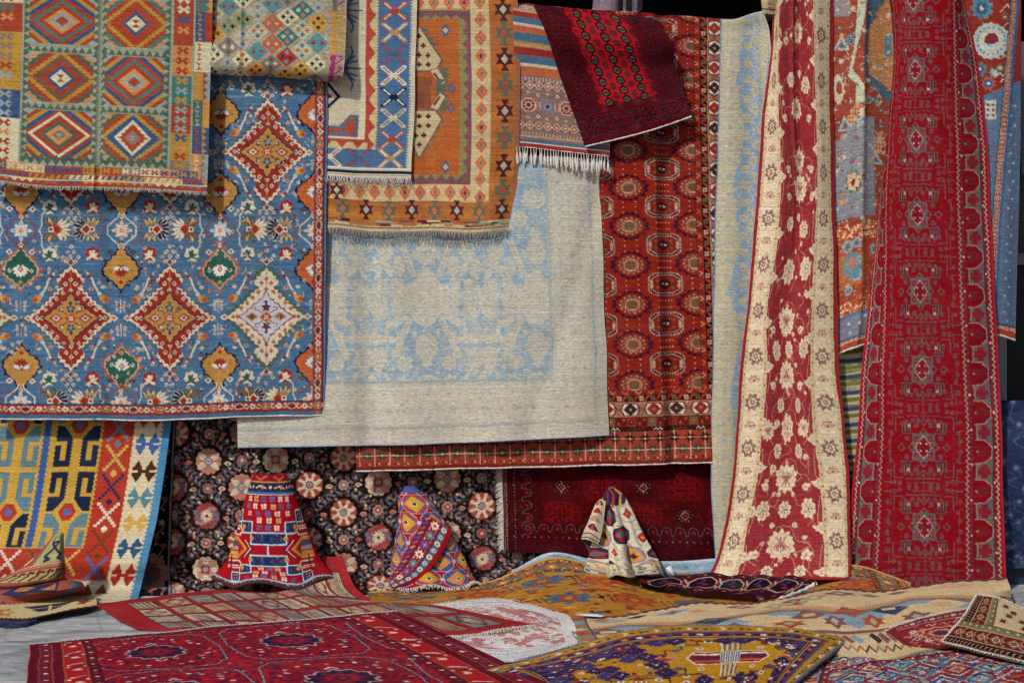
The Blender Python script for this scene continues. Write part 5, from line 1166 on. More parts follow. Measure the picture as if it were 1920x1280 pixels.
def pat_maroon():
    A, R, K = '#520a10', '#6c0e15', '#26080f'
    c = Cv(0, 0, 400, 196, '#480c15', 1.6)
    q = random.Random(31)
    f = c.clip(72, -5, 400, 132); f.rect(72, -5, 400, 132, A)
    for i in range(5):
        for j in range(3):
            x, y = 112 + i * 78, 8 + j * 52; o = (i + j) % 2
            if o == 0:
                f.oct(x, y, 36, 24, R, .6); f.oct(x, y, 27, 17, '#7c1016', .6)
                for s in (-1, 1): f.rect(x - 18, y + 4 * s - .8, x + 18, y + 4 * s + .8, K); f.rect(x + 4 * s - .8, y - 14, x + 4 * s + .8, y + 14, K)
                for a in range(12): f.star(x + 27 * math.cos(a * .5236), y + 17 * math.sin(a * .5236), 4.5, 6, '#4a0f1a', .5)
            else:
                f.oct(x, y, 16, 13, '#3c0c16', .55); f.dia(x, y, 9, 9, '#a88880'); f.dia(x, y, 7.6, 7.6, '#5c101c'); f.dia(x, y, 2.4, 2.4, '#a5262c')
                for a in range(12): f.rect(x + 13 * math.cos(a * .52) - .7, y + 11 * math.sin(a * .52) - .7, x + 13 * math.cos(a * .52) + .7, y + 11 * math.sin(a * .52) + .7, '#9a7a78')
                for a in range(8): f.star(x + 22 * math.cos(a * .785), y + 18 * math.sin(a * .785), 4, 5, '#420e1a', .5)
    c.speck([K, '#7a1622', '#42131f'], 2600, 1.6, .8, 33)
    for k in range(12):
        y = 8 + k * 26
        if y < 150: c.curve([(36, y), (50, y + 3), (54, y + 10), (50, y + 17), (38, y + 20), (35, y + 26)], 1.0, '#75555c', 4); c.star(46, y + 10, 5, 5, '#8c1a26', .5)
    for k in range(16):
        x = 40 + k * 26; c.curve([(x, 148), (x + 4, 137), (x + 12, 135), (x + 18, 140), (x + 20, 150), (x + 26, 150)], 1.0, '#75555c', 4); c.star(x + 11, 144, 5, 5, '#8c1a26', .5)
    for k in range(60): 
        c.dia(20 + k * 6.6, 162 + (k % 2) * 4, 1.4, 1.2, ['#8f6f74', '#301018'][k % 2]); c.dia(22 + (k % 2) * 5, 4 + k * 3.2, 1.2, 1.2, ['#8f6f74', '#301018'][k % 2])
        c.dia(2.4, 2 + k * 3.3, 1, 1, '#b9a09c'); c.dia(6.4, 2 + k * 3.3, 1, 1, '#b9a09c')
    c.rect(0, 0, 1.2, 196, '#8c1a28'); c.warp(1.6, 5)
    return c.abrash(.12, 200, 3, 24, .1)

# ------------------------------------------------------------------ rugs stood up in cones
def pat_steps():
    R, LB, NV, W, O = '#a8121f', '#8fb3d0', '#23385f', '#d8cbb4', '#c9843c'
    c = Cv(-300, 0, 300, 246, R, 1.5)
    def fl(x, y, k): 
        for a in (-1, 1):
            for b in (-1, 1): c.ros(x + 2.7 * a, y + 2.6 * b, 2.7, 4, k, .25); c.dia(x + 2.7 * a, y + 2.6 * b, .9, .9, R if k != '#3d6fb5' else '#23385f')
    KS = [W, '#3d6fb5', '#c9a878', '#e0d2bc', '#2f5f86']
    c.rect(-300, 0, 300, 20, '#8c1a24'); c.rect(-300, 18, 300, 21, O); c.rect(-300, 21, 300, 44, NV); c.rect(-300, 27, 300, 36, '#3a2038')
    for k in range(16): x = -292 + k * 38; c.line([(x, 33), (x + 10, 28), (x + 22, 33)], 2, W); c.star(x + 14, 31, 6, 6, O, .5); c.star(x + 30, 31, 4, 5, '#c9b5a8', .5); c.line([(x, 6), (x + 10, 14), (x + 24, 4)], 4, '#b5604a')
    c.rect(-300, 40, 300, 43, '#3f6f9f'); c.rect(-300, 44, 300, 45.6, '#a8c4d4')
    def cell(x0, x1, y0, y1):
        c.rect(x0 - 2, y0 - 2, x1 + 2, y1 + 2, '#a9c6da'); c.rect(x0 + .6, y0 + .6, x1 - .6, y1 - .6, NV); m = (x0 + x1) / 2; w = x1 - x0
        for j in range(int(w / 9)): c.dia(x0 + 5 + j * 9, (y0 + y1) / 2, 4.4, 6.4, ['#2c4f7d', '#5b2038', '#33507d', '#1c2c50'][j % 4]); c.rect(x0 + 4 + j * 9, y0 + 3, x0 + 7 + j * 9, y0 + 6, ['#5b2038', '#33507d', '#a8703c'][j % 3])
    for s in (-1, 1):
        for a, b, y in ((66, 96, 0), (34, 66, 1)):
            x0, x1 = (a, b) if s > 0 else (-b, -a)
            cell(x0, x1, 77 + 21 * y, 98 + 21 * y); cell(x0, x1, 209 - 21 * y, 230 - 21 * y)
        for q in range(2):
            for t in range(2): c.rect(s * 82 - 6 + q * 8, (82 if t else 214), s * 82 - 2 + q * 8, (86 if t else 218), O); c.rect(s * 82 - 6 + q * 8, (90 if t else 222), s * 82 - 2 + q * 8, (94 if t else 226), O)
    cell(-34, 34, 119, 141); cell(-34, 34, 166, 188); c.rect(-1.3, 141, 1.3, 166, '#a9c6da')
    for j, (y, xs) in enumerate(((53, (-40, -24, -8, 8, 24, 40)), (67, (-44, -26, -8, 10, 26, 44)), (81, (-40, -20, 0, 18, 40)), (94, (-16, 2, 20)), (108, (-16, 0, 16)))):
        for i, x in enumerate(xs): fl(x, y, KS[(i * 2 + j) % 5])
    for j, (y, xs) in enumerate(((197, (-14, 2, 16)), (210, (-24, -8, 8, 24)), (223, (-44, -26, -10, 8, 26, 44)))):
        for i, x in enumerate(xs): fl(x, y, KS[(i + j * 2) % 5])
    for s in (-1, 1):
        d = c.sub(0, 152, s, 1)
        for t in (-1, 1):
            d.line([(30, 0), (50, 20 * t)], 4, '#2b2a50'); d.line([(34, 0), (52, 18 * t)], 1.4, W); d.line([(48, 0), (72, 17 * t)], 5, O); d.line([(56, 0), (76, 14 * t)], 2.4, '#8a5a2c')
            d.ros(34, 22 * t, 5.4, 5, O, .2); d.dia(34, 22 * t, 1.6, 1.6, '#4a6ea8'); d.ros(57, 44 * t, 5.4, 5, O, .2); d.ros(60, -36 * t, 4, 5, O, .2)
            d.poly([(60, 36 * t), (68, 26 * t), (110, 26 * t), (110, 46 * t), (68, 46 * t)], '#d3b9a4'); d.poly([(64, 36 * t), (70, 29 * t), (110, 29 * t), (110, 43 * t), (70, 43 * t)], '#a8121f'); d.rect(72, 33 * t - 1.4, 110, 33 * t + 1.4, NV); d.rect(72, 39 * t - 1.4, 110, 39 * t + 1.4, W)
        for k, y in enumerate((-20, -10, 0, 10, 18)): d.rect(74, y - 3.6, 120, y + 3.6, [O, '#2b5a6a', '#8a8a9a', O, '#c98a4a'][k])
        d.rect(96, 14, 101, 60, '#6d1420')
    c.rect(-300, 232, 300, 236, LB); c.rect(-300, 236, 300, 246, '#5b2c2a')
    for k in range(60): c.rect(-300 + k * 10, 237, -296 + k * 10, 240, ['#b9a08c', '#7d6a8a', '#9c3a38'][k % 3])
    c.warp(.9, 6)
    return c.abrash(.07, 210, 2, 24, .06)
def pat_octs():
    R, B, O, PU, Y = '#a81a24', '#3a5796', '#cf8136', '#8f4664', '#d0982c'
    c = Cv(-240, -40, 240, 240, R, 1.6)
    for i in range(-4, 5):
        for j in range(-1, 5):
            x, y = i * 58 + (j % 2) * 29, 8 + j * 50; a = (i + j) % 2
            k1, k2 = (PU, Y) if a == 0 else (B, O)
            c.oct(x, y, 26, 27, '#d8b0a0', .5); c.oct(x, y, 25, 26, k1, .5); c.zdia(x, y, 24, 24, 5, .2, k2); c.rect(x - 12, y - 12, x + 12, y + 12, k2)
            c.rect(x - 5, y - 5, x + 5, y + 5, '#e0cdb0'); c.rect(x - 4, y - 4, x + 4, y + 4, '#2c3a6a' if a == 0 else '#2f7f86')
            c.sdia(x + 29, y - 0, 5, 5, 3, '#b9b9cc'); c.line([(x - 14, y + 26), (x - 8, y + 34)], 2.4, Y); c.line([(x + 14, y + 26), (x + 8, y + 34)], 2.4, '#3a2a44')
    c.rect(-240, -40, 240, -24, B)
    return c.abrash(.07, 220, 2, 20, .06)
def pat_band():
    c = Cv(0, 0, 190, 62, '#8c1f3c', 1.7)
    R = '#a8141f'
    c.rect(0, 0, 190, 13, '#7a2448'); c.rect(0, 13, 190, 14.4, '#22203a'); c.rect(0, 14.4, 190, 38, '#9c1c2c'); c.rect(0, 38, 190, 39.4, '#22203a'); c.rect(0, 39.4, 190, 53, '#3f6a8c'); c.rect(0, 52, 190, 62, R)
    for k in range(16): c.line([(3 + k * 12, 10), (11 + k * 12, 4)], 4, ['#c9843c', '#4a4fa0', '#b04a5a'][k % 3])
    for k in range(8):
        x = 12 + k * 24; kk = ['#d8cdb8', '#3f7fa5', '#4a5aa8'][k % 3]
        c.star(x, 26, 11, 8, kk, .6); c.star(x, 26, 5, 4, ['#b0202c', '#d6a040', '#c9843c'][k % 3], .5); c.rect(x + 10, 18, x + 14, 21, '#b9c0a0'); c.rect(x + 10, 31, x + 14, 34, '#7a8c5c')
    for k in range(11): x = 9 + k * 17; c.ros(x, 46, 6.4, 6, ['#d8cdb8', '#8fb0b4'][k % 2], .15); c.dia(x, 46, 3.4, 3.6, ['#d6a040', '#e0d2bc'][k % 2]); c.rect(x - 1, 44, x + 1, 48, '#5b2a44')
    return c.abrash(.07, 225, 2, 20, .06)
def pat_cream():
    C, N, PU, Y, R = '#cdc0a4', '#2f3054', '#6d5a86', '#d0902c', '#b03424'
    c = Cv(-250, 0, 250, 220, C, 1.6)
    for i in range(-5, 6):
        for j in range(-1, 5):
            x, y = i * 44 + (j % 2) * 22, 6 + j * 45; a = (i + 2 * j) % 3
            if a == 0: c.oct(x, y, 19, 23, '#7d2c48'); c.oct(x, y, 17.6, 21.6, '#8d86a0'); c.zdia(x, y, 17, 22, 5, .2, Y); c.rect(x - 8, y - 10, x + 8, y + 10, Y); c.dia(x, y, 7, 9, '#8c2c30'); c.dia(x, y, 5.4, 7, N)
            elif a == 1: c.oct(x, y, 19, 20, N); c.zdia(x, y, 15, 15, 4, .2, R); c.oct(x, y, 6, 6, '#3f6a70'); c.oct(x, y + 12, 5, 4, '#a82c24')
            else: c.oct(x, y, 17, 18, '#8a9a98'); c.oct(x, y, 15, 16, '#c9c4b0'); c.zdia(x, y, 12, 13, 4, .25, R); c.dia(x, y, 4, 4, Y)
            c.line([(x + 17, y + 18), (x + 27, y + 30)], 2.4, '#8a8464'); c.dia(x + 22, y - 2, 3.6, 4, '#9ac0b4')
    c.rect(-250, 0, 250, 32, N)
    for k in range(34): c.line([(-250 + k * 15, 2), (-240 + k * 15, 14), (-246 + k * 15, 34)], 5, [R, Y, C, '#8c2c30'][k % 4])
    c.rect(-250, 176, 250, 220, '#c4bda0'); c.rect(-250, 176, 250, 178, N); c.rect(-250, 208, 250, 210, '#3f6a60')
    for k in range(34):
        x = -246 + k * 15; c.line([(x, 181), (x + 6, 187), (x + 2, 191)], 3, [N, '#3f6a60', Y][k % 3]); c.star(x + 6, 199, 7, 6, [R, N, '#3f6a60', Y][k % 4], .55); c.dia(x + 6, 199, 2.4, 2.4, [Y, C][k % 2]); c.rect(x, 212, x + 7, 217, [N, '#8c2c30'][k % 2])
    return c.abrash(.07, 230, 2, 20, .07)
def pat_patch():
    RS, OL, NV, C, O, TE = '#9c5146', '#9c9a62', '#343654', '#c9b583', '#b87438', '#3f7488'
    c = Cv(0, 0, 220, 330, RS, 1.5)
    c.wear('#8a4038', (fbm(*c.a.shape[:2], 2, 40, 240, 3) - .5) * 1.4)
    c.poly([(96, 0), (220, 0), (220, 80), (88, 84)], OL); c.teeth(88, 82, 96, 0, 9, 3, OL)
    for s in (-1, 1): c.line([(150, 40), (150 + 26 * s, 24), (150 + 20 * s, 8)], 9, NV); c.line([(150, 40), (150 + 34 * s, 62), (150 + 16 * s, 72), (150 + 30 * s, 76)], 9, NV)
    c.line([(128, 26), (172, 26)], 7, NV); c.rect(0, 84, 220, 87, '#c4a47c'); c.rect(0, 90, 220, 92, '#b5906c')
    c.poly([(6, 60), (50, 40), (62, 60), (40, 78)], C); c.poly([(44, 42), (58, 34), (66, 62), (54, 60)], NV)
    c.rect(30, 100, 200, 130, OL)
    for k in range(7): c.line([(38 + k * 24, 126), (50 + k * 24, 114), (46 + k * 24, 104), (62 + k * 24, 108)], 7, '#6d322e')
    c.rect(0, 140, 220, 150, '#5a2c34')
    c.poly([(50, 200), (90, 166), (150, 178), (176, 160), (150, 208), (110, 204), (80, 216)], NV); c.poly([(80, 192), (100, 176), (124, 186), (104, 196)], O); c.poly([(126, 196), (150, 186), (160, 178), (150, 200)], O); c.rect(0, 205, 46, 235, '#c06438'); c.saw(0, 236, 60, 236, 6, 12, '#3a3442')
    for k in range(8): c.rect(150 + k * 7, 226 - k * 7, 162 + k * 7, 236 - k * 7, TE)
    c.rect(0, 242, 220, 305, C); c.saw(0, 242, 220, 242, 22, 4, C)
    for k in range(6): c.rect(116 + k * 5 - 16, 256 + k * 3.4, 160 - k * 5 + 16, 260 + k * 3.4, NV) if k < 3 else c.rect(100 + k * 5, 256 + k * 4, 176 - k * 5, 261 + k * 4, NV)
    c.line([(140, 262), (146, 284)], 5, C)
    for x in (40, 64): c.star(x, 274, 22, 6, '#b87a3c', .6); c.dia(x + 4, 272, 9, 8, C)
    c.star(196, 268, 16, 5, '#8f4038', .5)
    c.rect(0, 303, 220, 314, '#55302c'); c.teeth(0, 304, 220, 304, 24, 4, '#55302c'); c.rect(0, 314, 220, 330, '#3a2c34')
    return c.abrash(.08, 245, 1.6, 40, .07)

# ------------------------------------------------------------------ rugs spread over the paving (plans in units of 1/300 m)
def pat_bokhara():
    R, M, N, W = '#b21c26', '#6d1428', '#2b2448', '#d3c3bb'
    c = Cv(0, 0, 640, 620, R, 1.5, 1.1)
    q = random.Random(41)
    h, w = c.a.shape[:2]
    c.wear('#701830', (fbm(h, w, 6, 8, 250, 3) - .42) * 3.2); c.wear(N, (fbm(h, w, 6, 9, 255, 3) - .55) * 5)
    for k in range(900): x = q.uniform(0, 640); y = q.uniform(0, 620); c.rect(x, y, x + q.uniform(2, 7), y + 2.4, q.choice(['#c23a2c', N, '#8c1830', '#b22430']), .8)
    for k in range(260): x = q.uniform(0, 640); y = q.uniform(0, 620); c.rect(x, y, x + 5, y + 2.6, W, .85)
    P = [(0, -112), (70, -104), (92, -80), (100, 0), (92, 80), (70, 104), (0, 112)]
    for i in range(3):
        for j in range(3):
            x, y = 196 + i * 212 - (0), 128 + j * 232
            d = c.sub(x, y)
            O = P + [(-a, b) for a, b in P[::-1][1:-1]]
            d.line(O + [O[0]], 5, N); d.line(O + [O[0]], 1.6, '#b08f92')
            d.poly(sym4([(0, -48), (10, -40), (24, -42), (30, -28), (44, -24), (42, -10), (52, 0)]), '#bda6a6'); d.poly([(a * .94, b * .94) for a, b in sym4([(0, -48), (10, -40), (24, -42), (30, -28), (44, -24), (42, -10), (52, 0)])], N)
            d.star(0, 0, 40, 9, '#7d1a30', .55); d.oct(0, 0, 20, 20, '#97202c'); d.star(0, 0, 16, 7, N, .5); d.star(0, 0, 7, 6, '#a8303a', .5)
            for s in (-1, 1):
                d.curve([(-8, -52 * s), (0, -60 * s), (8, -52 * s)], 3, W, 4)
                for t in (-1, 1):
                    for px, py in ((62, 60), (62, 44), (74, 30), (40, 76), (24, 84)): d.rect(px * s - 3.4, py * t - 2, px * s + 3.4, py * t + 2, W)
                    d.rect(58 * s - 10, 20 * t - 22, 58 * s + 10, 20 * t + 22, '#7f1a30', .5)
    # left side border (stripes and hooked figures), and the far and right ones
    def edge(b, L):
        b.rect(0, 0, 14, L, M); b.rect(14, 0, 17, L, '#7a4450'); b.rect(17, 0, 34, L, '#7f1a2e'); b.rect(34, 0, 52, L, M); b.rect(52, 0, 84, L, R); b.rect(84, 0, 104, L, M); b.rect(34, 0, 35.4, L, '#a0603c'); b.rect(51, 0, 52.4, L, '#a0603c'); b.rect(84, 0, 85.4, L, '#a0603c')
        for k in range(int(L / 40)):
            y = 10 + k * 40
            b.rect(22, y, 28, y + 5, W); b.rect(22, y + 18, 28, y + 22, '#4a4a5c'); b.rect(92, y + 6, 98, y + 11, W); b.rect(92, y + 24, 98, y + 28, '#55505c')
            if k % 2 == 0: b.line([(58, y + 4), (80, y - 6)], 2.4, W); b.rect(57, y + 14, 82, y + 18, N); b.dia(57, y + 16, 3, 4, W); b.dia(82, y + 16, 3, 4, W); b.poly([(62, y + 34), (70, y + 26), (76, y + 26), (72, y + 32), (78, y + 38), (66, y + 38)], '#dbb9a0'); b.rect(70, y + 6, 82, y + 9, '#4a2a44')
    edge(c.sub(0, 0), 620); edge(c.sub(640, 0, -1, 1), 620)
    c.rect(0, 0, 640, 10, M)
    for k in range(46): c.rect(4 + k * 14, 4, 10 + k * 14, 7, ['#4a2440', '#a0303c'][k % 2])
    c.warp(2.0, 7)
    return c.abrash(.08, 260, 3, 30, .08)
def pat_garden():
    R, C, BL, K = '#a32a30', '#b9a688', '#7d8c94', '#2c2a3c'
    c = Cv(0, 0, 760, 260, R, 1.4, 1.0)
    q = random.Random(51)
    for i in range(11):
        for j in range(4):
            x0, y0 = 52 + i * 62, 22 + j * 58; kk = ['#ab9a7c', '#8f9490', '#b5806a', '#b9ae93', '#7d7f7a'][(i * 2 + j * 3) % 5]
            if x0 + 56 > 730: continue
            c.rect(x0, y0, x0 + 55, y0 + 50, '#3a2830'); c.rect(x0 + 2.4, y0 + 2.4, x0 + 52.6, y0 + 47.6, kk); d = c.clip(x0 + 2, y0 + 2, x0 + 53, y0 + 48)
            m = (i + j) % 4
            if m == 0:
                for a in range(5): d.line([(x0 + 8 + a * 10, y0 + 4), (x0 + 14 + a * 10, y0 + 46)], 4, '#7d3a34'); d.line([(x0 + 12 + a * 10, y0 + 4), (x0 + 8 + a * 10, y0 + 46)], 2, K)
            elif m == 1: d.dia(x0 + 27, y0 + 25, 24, 22, K); d.dia(x0 + 27, y0 + 25, 20, 18, '#8c3c38'); d.star(x0 + 27, y0 + 25, 14, 8, C, .5)
            elif m == 2:
                for a in range(26): d.petal(q.uniform(x0, x0 + 54), q.uniform(y0, y0 + 48), q.uniform(0, 360), 10, 5, q.choice([C, '#8c3c38', BL, '#5a6a58']))
            else:
                d.line([(x0 + 27, y0 + 46), (x0 + 27, y0 + 6)], 3, '#4a3a30')
                for a in range(6): d.petal(x0 + 27, y0 + 8 + a * 7, 30, 20, 6, '#5a4a3c'); d.petal(x0 + 27, y0 + 8 + a * 7, 150, 20, 6, '#8c4a3c')
            for a in range(14): d.rect(x0 + q.uniform(2, 50), y0 + q.uniform(2, 46), x0 + q.uniform(2, 52), y0 + q.uniform(2, 46), q.choice([kk, C, '#8c5a4c']), .25)
    return c.abrash(.08, 270, 3, 30, .08)
def pat_golden():
    G, R, TE, BL, K = '#b67c2c', '#a5432a', '#5d6c60', '#475e86', '#3a2a28'
    c = Cv(0, 0, 1000, 330, G, 1.3, 1.0)
    q = random.Random(61)
    h, w = c.a.shape[:2]
    c.wear('#99602a', (fbm(h, w, 3, 40, 280, 3) - .5) * 2)
    for k in range(520):
        x = q.uniform(0, 1000); y = q.uniform(52, 330); kk = q.choice([R, R, TE, BL, '#c9953c', '#7d4a2c', K, '#b5582c'])
        c.petal(x, y, q.choice([0, 20, -20, 160, 180]), q.uniform(10, 36), q.uniform(6, 14), kk)
    for k in range(16):
        x, y = 90 + (k % 8) * 118 + (k // 8) * 50, 110 + (k // 8) * 100
        c.star(x, y, 56, 8, R if k % 2 else TE, .62, 0, 34); c.star(x, y, 44, 8, [BL, '#b5582c'][k % 2], .6, 0, 26); c.oct(x, y, 18, 14, R); c.star(x, y, 12, 6, G, .5)
        for a in range(8): c.line([(x + 52 + a * 7, y - 14), (x + 66 + a * 7, y + 18)], 3, [K, G][a % 2])
    for k in range(500): x = q.uniform(0, 1000); y = q.uniform(50, 330); c.rect(x, y, x + q.uniform(4, 14), y + 3, q.choice([K, G, R, '#d0a04c', TE]), .8)
    def bd(b, L):
        b.rect(0, 0, L, 8, '#b5761f'); b.rect(0, 8, L, 24, '#3c2420')
        for k in range(int(L / 11)): b.ros(5 + k * 11, 16, 6, 5, ['#a8482c', '#c9843c'][k % 2], .2); b.dia(5 + k * 11, 16, 2.6, 3, K); b.rect(9 + k * 11, 10, 11.5 + k * 11, 14, '#cdb08a')
        b.rect(0, 24, L, 26, '#a8702c'); b.rect(0, 26, L, 58, '#53665e')
        for k in range(int(L / 46)):
            x = 22 + k * 46; b.star(x, 42, 17, 10, '#b8692c', .6); b.star(x, 42, 11, 8, ['#a5382a', '#cf9a3c'][k % 2], .5); b.dia(x, 42, 4, 4, '#e0c89c'); b.star(x + 23, 36, 8, 6, '#9c4a2c', .5); b.petal(x + 23, 46, 90, 12, 8, '#c9843c')
        b.rect(0, 58, L, 66, '#4a2a20')
        for k in range(int(L / 9)): b.dia(4 + k * 9, 62, 3.4, 3, ['#c98a3c', '#a5432a'][k % 2])
    bd(c.sub(0, 0), 1000); bd(c.sub(1000, 0, 1, 1, 90), 330)
    c.warp(2.0, 7)
    return c.abrash(.09, 285, 3, 30, .09)
def pat_pink():
    W, P, B = '#cfcbc9', '#b9645f', '#a3b4c9'
    c = Cv(0, 0, 330, 300, W, 1.4, 1.0)
    q = random.Random(71); h, w = c.a.shape[:2]
    m = (fbm(h, w, 16, 30, 290, 3) > .5)
    m[: int(h * .16)] = False; m[int(h * .86):] = False; m[:, int(w * .92):] = False
    c.wear(P, m * .8)
    for k in range(90): x = q.uniform(0, 330); y = q.uniform(0, 300); c.curve([(x, y), (x + 14, y + q.uniform(-6, 6)), (x + 24, y + q.uniform(-8, 8)), (x + 34, y)], 2.6, q.choice(['#d8d0c8', B, '#7d6f78', '#c98a80', '#d9d4cf']), 4)
    for k in range(40): x = q.uniform(20, 300); y = q.uniform(40, 260); c.star(x, y, q.uniform(7, 15), 6, q.choice([W, '#d9c4bc', B]), .5); c.star(x, y, 4, 5, '#a05a58', .5)
    for y in (8, 40, 262, 292): c.rect(0, y, 330, y + 3, B); 
    for k in range(40): c.rect(k * 9, 20, k * 9 + 5, 24, '#8d8a98'); c.rect(k * 9, 276, k * 9 + 5, 280, '#8fa0b9')
    return c.abrash(.08, 295, 3, 30, .08)
def pat_beigekilim():
    C, MV, BL, GY, O, R, GN = '#ccb386', '#85545a', '#8098ab', '#7d7362', '#c08c66', '#ae4f35', '#9d9470'
    c = Cv(0, 0, 880, 300, C, 1.4, 1.2)
    q = random.Random(81)
    c.rect(0, 0, 880, 17, '#6b3f44'); c.teeth(880, 17, 0, 17, 44, 8, '#6b3f44'); 
    def hexs(x, y, k1, k2, s=1.0): c.poly([(x - 34 * s, y - 10 * s), (x - 15 * s, y - 10 * s), (x, y - 22 * s), (x + 15 * s, y - 10 * s), (x + 34 * s, y - 10 * s), (x + 24 * s, y), (x + 34 * s, y + 10 * s), (x + 15 * s, y + 10 * s), (x, y + 22 * s), (x - 15 * s, y + 10 * s), (x - 34 * s, y + 10 * s), (x - 24 * s, y)], k1); c.dia(x, y, 12 * s, 11 * s, k2)
    for k, (x, y, a, b) in enumerate(((80, 70, BL, C), (200, 62, BL, R), (340, 60, MV, C), (470, 66, MV, BL), (585, 62, MV, '#a8a888'), (800, 56, '#c99a7c', C))):
        if k in (1, 4): hexs(x, y, a, b, 1.15)
        else: c.sdia(x, y, 30, 20, 4, a); c.sdia(x, y, 12, 8, 3, b)
    for x, y, k in ((130, 52, '#33404c'), (60, 46, '#a8725c'), (250, 86, '#c98a6c'), (430, 44, '#c4b07c'), (710, 50, '#85545a'), (655, 60, '#75785f')): c.sdia(x, y, 20, 14, 4, k)
    for x, y in ((420, 84), (470, 96), (520, 80)): c.sdia(x, y, 30, 22, 5, GN); c.rect(x - 8, y - 10, x + 8, y + 10, R if x == 470 else C)
    for x in range(-10, 900, 10):
        u = ((x + 60) % 310) / 310; y = 104 + 62 * abs(u * 2 - 1)
        c.rect(x, y, x + 10, y + 22, O); c.rect(x, y + 19, x + 10, y + 38, GY); c.rect(x, y + 34, x + 10, y + 60, BL); c.rect(x, y - 5, x + 4, y, O); c.rect(x + 2, y + 14, x + 6, y + 18, GY)
    for k in range(9):
        x = 60 + k * 100; c.poly([(x - 40, 178), (x, 150), (x + 46, 174), (x + 10, 196)], [MV, R, '#3f4a64', C][k % 4]); c.rect(x - 12, 166, x + 18, 178, [C, '#c9a070', GY][k % 3]); hexs(x + 50, 208, [MV, R][k % 2], '#a8a888', .9)
    c.rect(0, 232, 880, 240, MV)
    for k in range(40): c.poly([(k * 23, 250), (k * 23 + 12, 242), (k * 23 + 30, 262), (k * 23 + 16, 268)], ['#4a3438', MV, '#8c5a4c', BL, '#c9b590'][k % 5]); c.line([(k * 23, 282), (k * 23 + 12, 272), (k * 23 + 22, 284)], 4, ['#4a3438', '#8f7a60', '#a8503c'][k % 3])
    c.rect(0, 0, 34, 300, '#83806c'); c.rect(32, 0, 36, 300, '#6b3f44')
    for k in range(8): c.sdia(17, 20 + k * 38, 14, 15, 3, [R, BL, '#a86a54', C][k % 4])
    for k in range(90): x = q.uniform(40, 880); y = q.uniform(24, 230); c.line([(x, y), (x + 14, y - 5)], 1.4, q.choice(['#c98a72', '#a89468', '#b59a88']), .7)
    return c.abrash(.07, 300, 1.6, 60, .07)
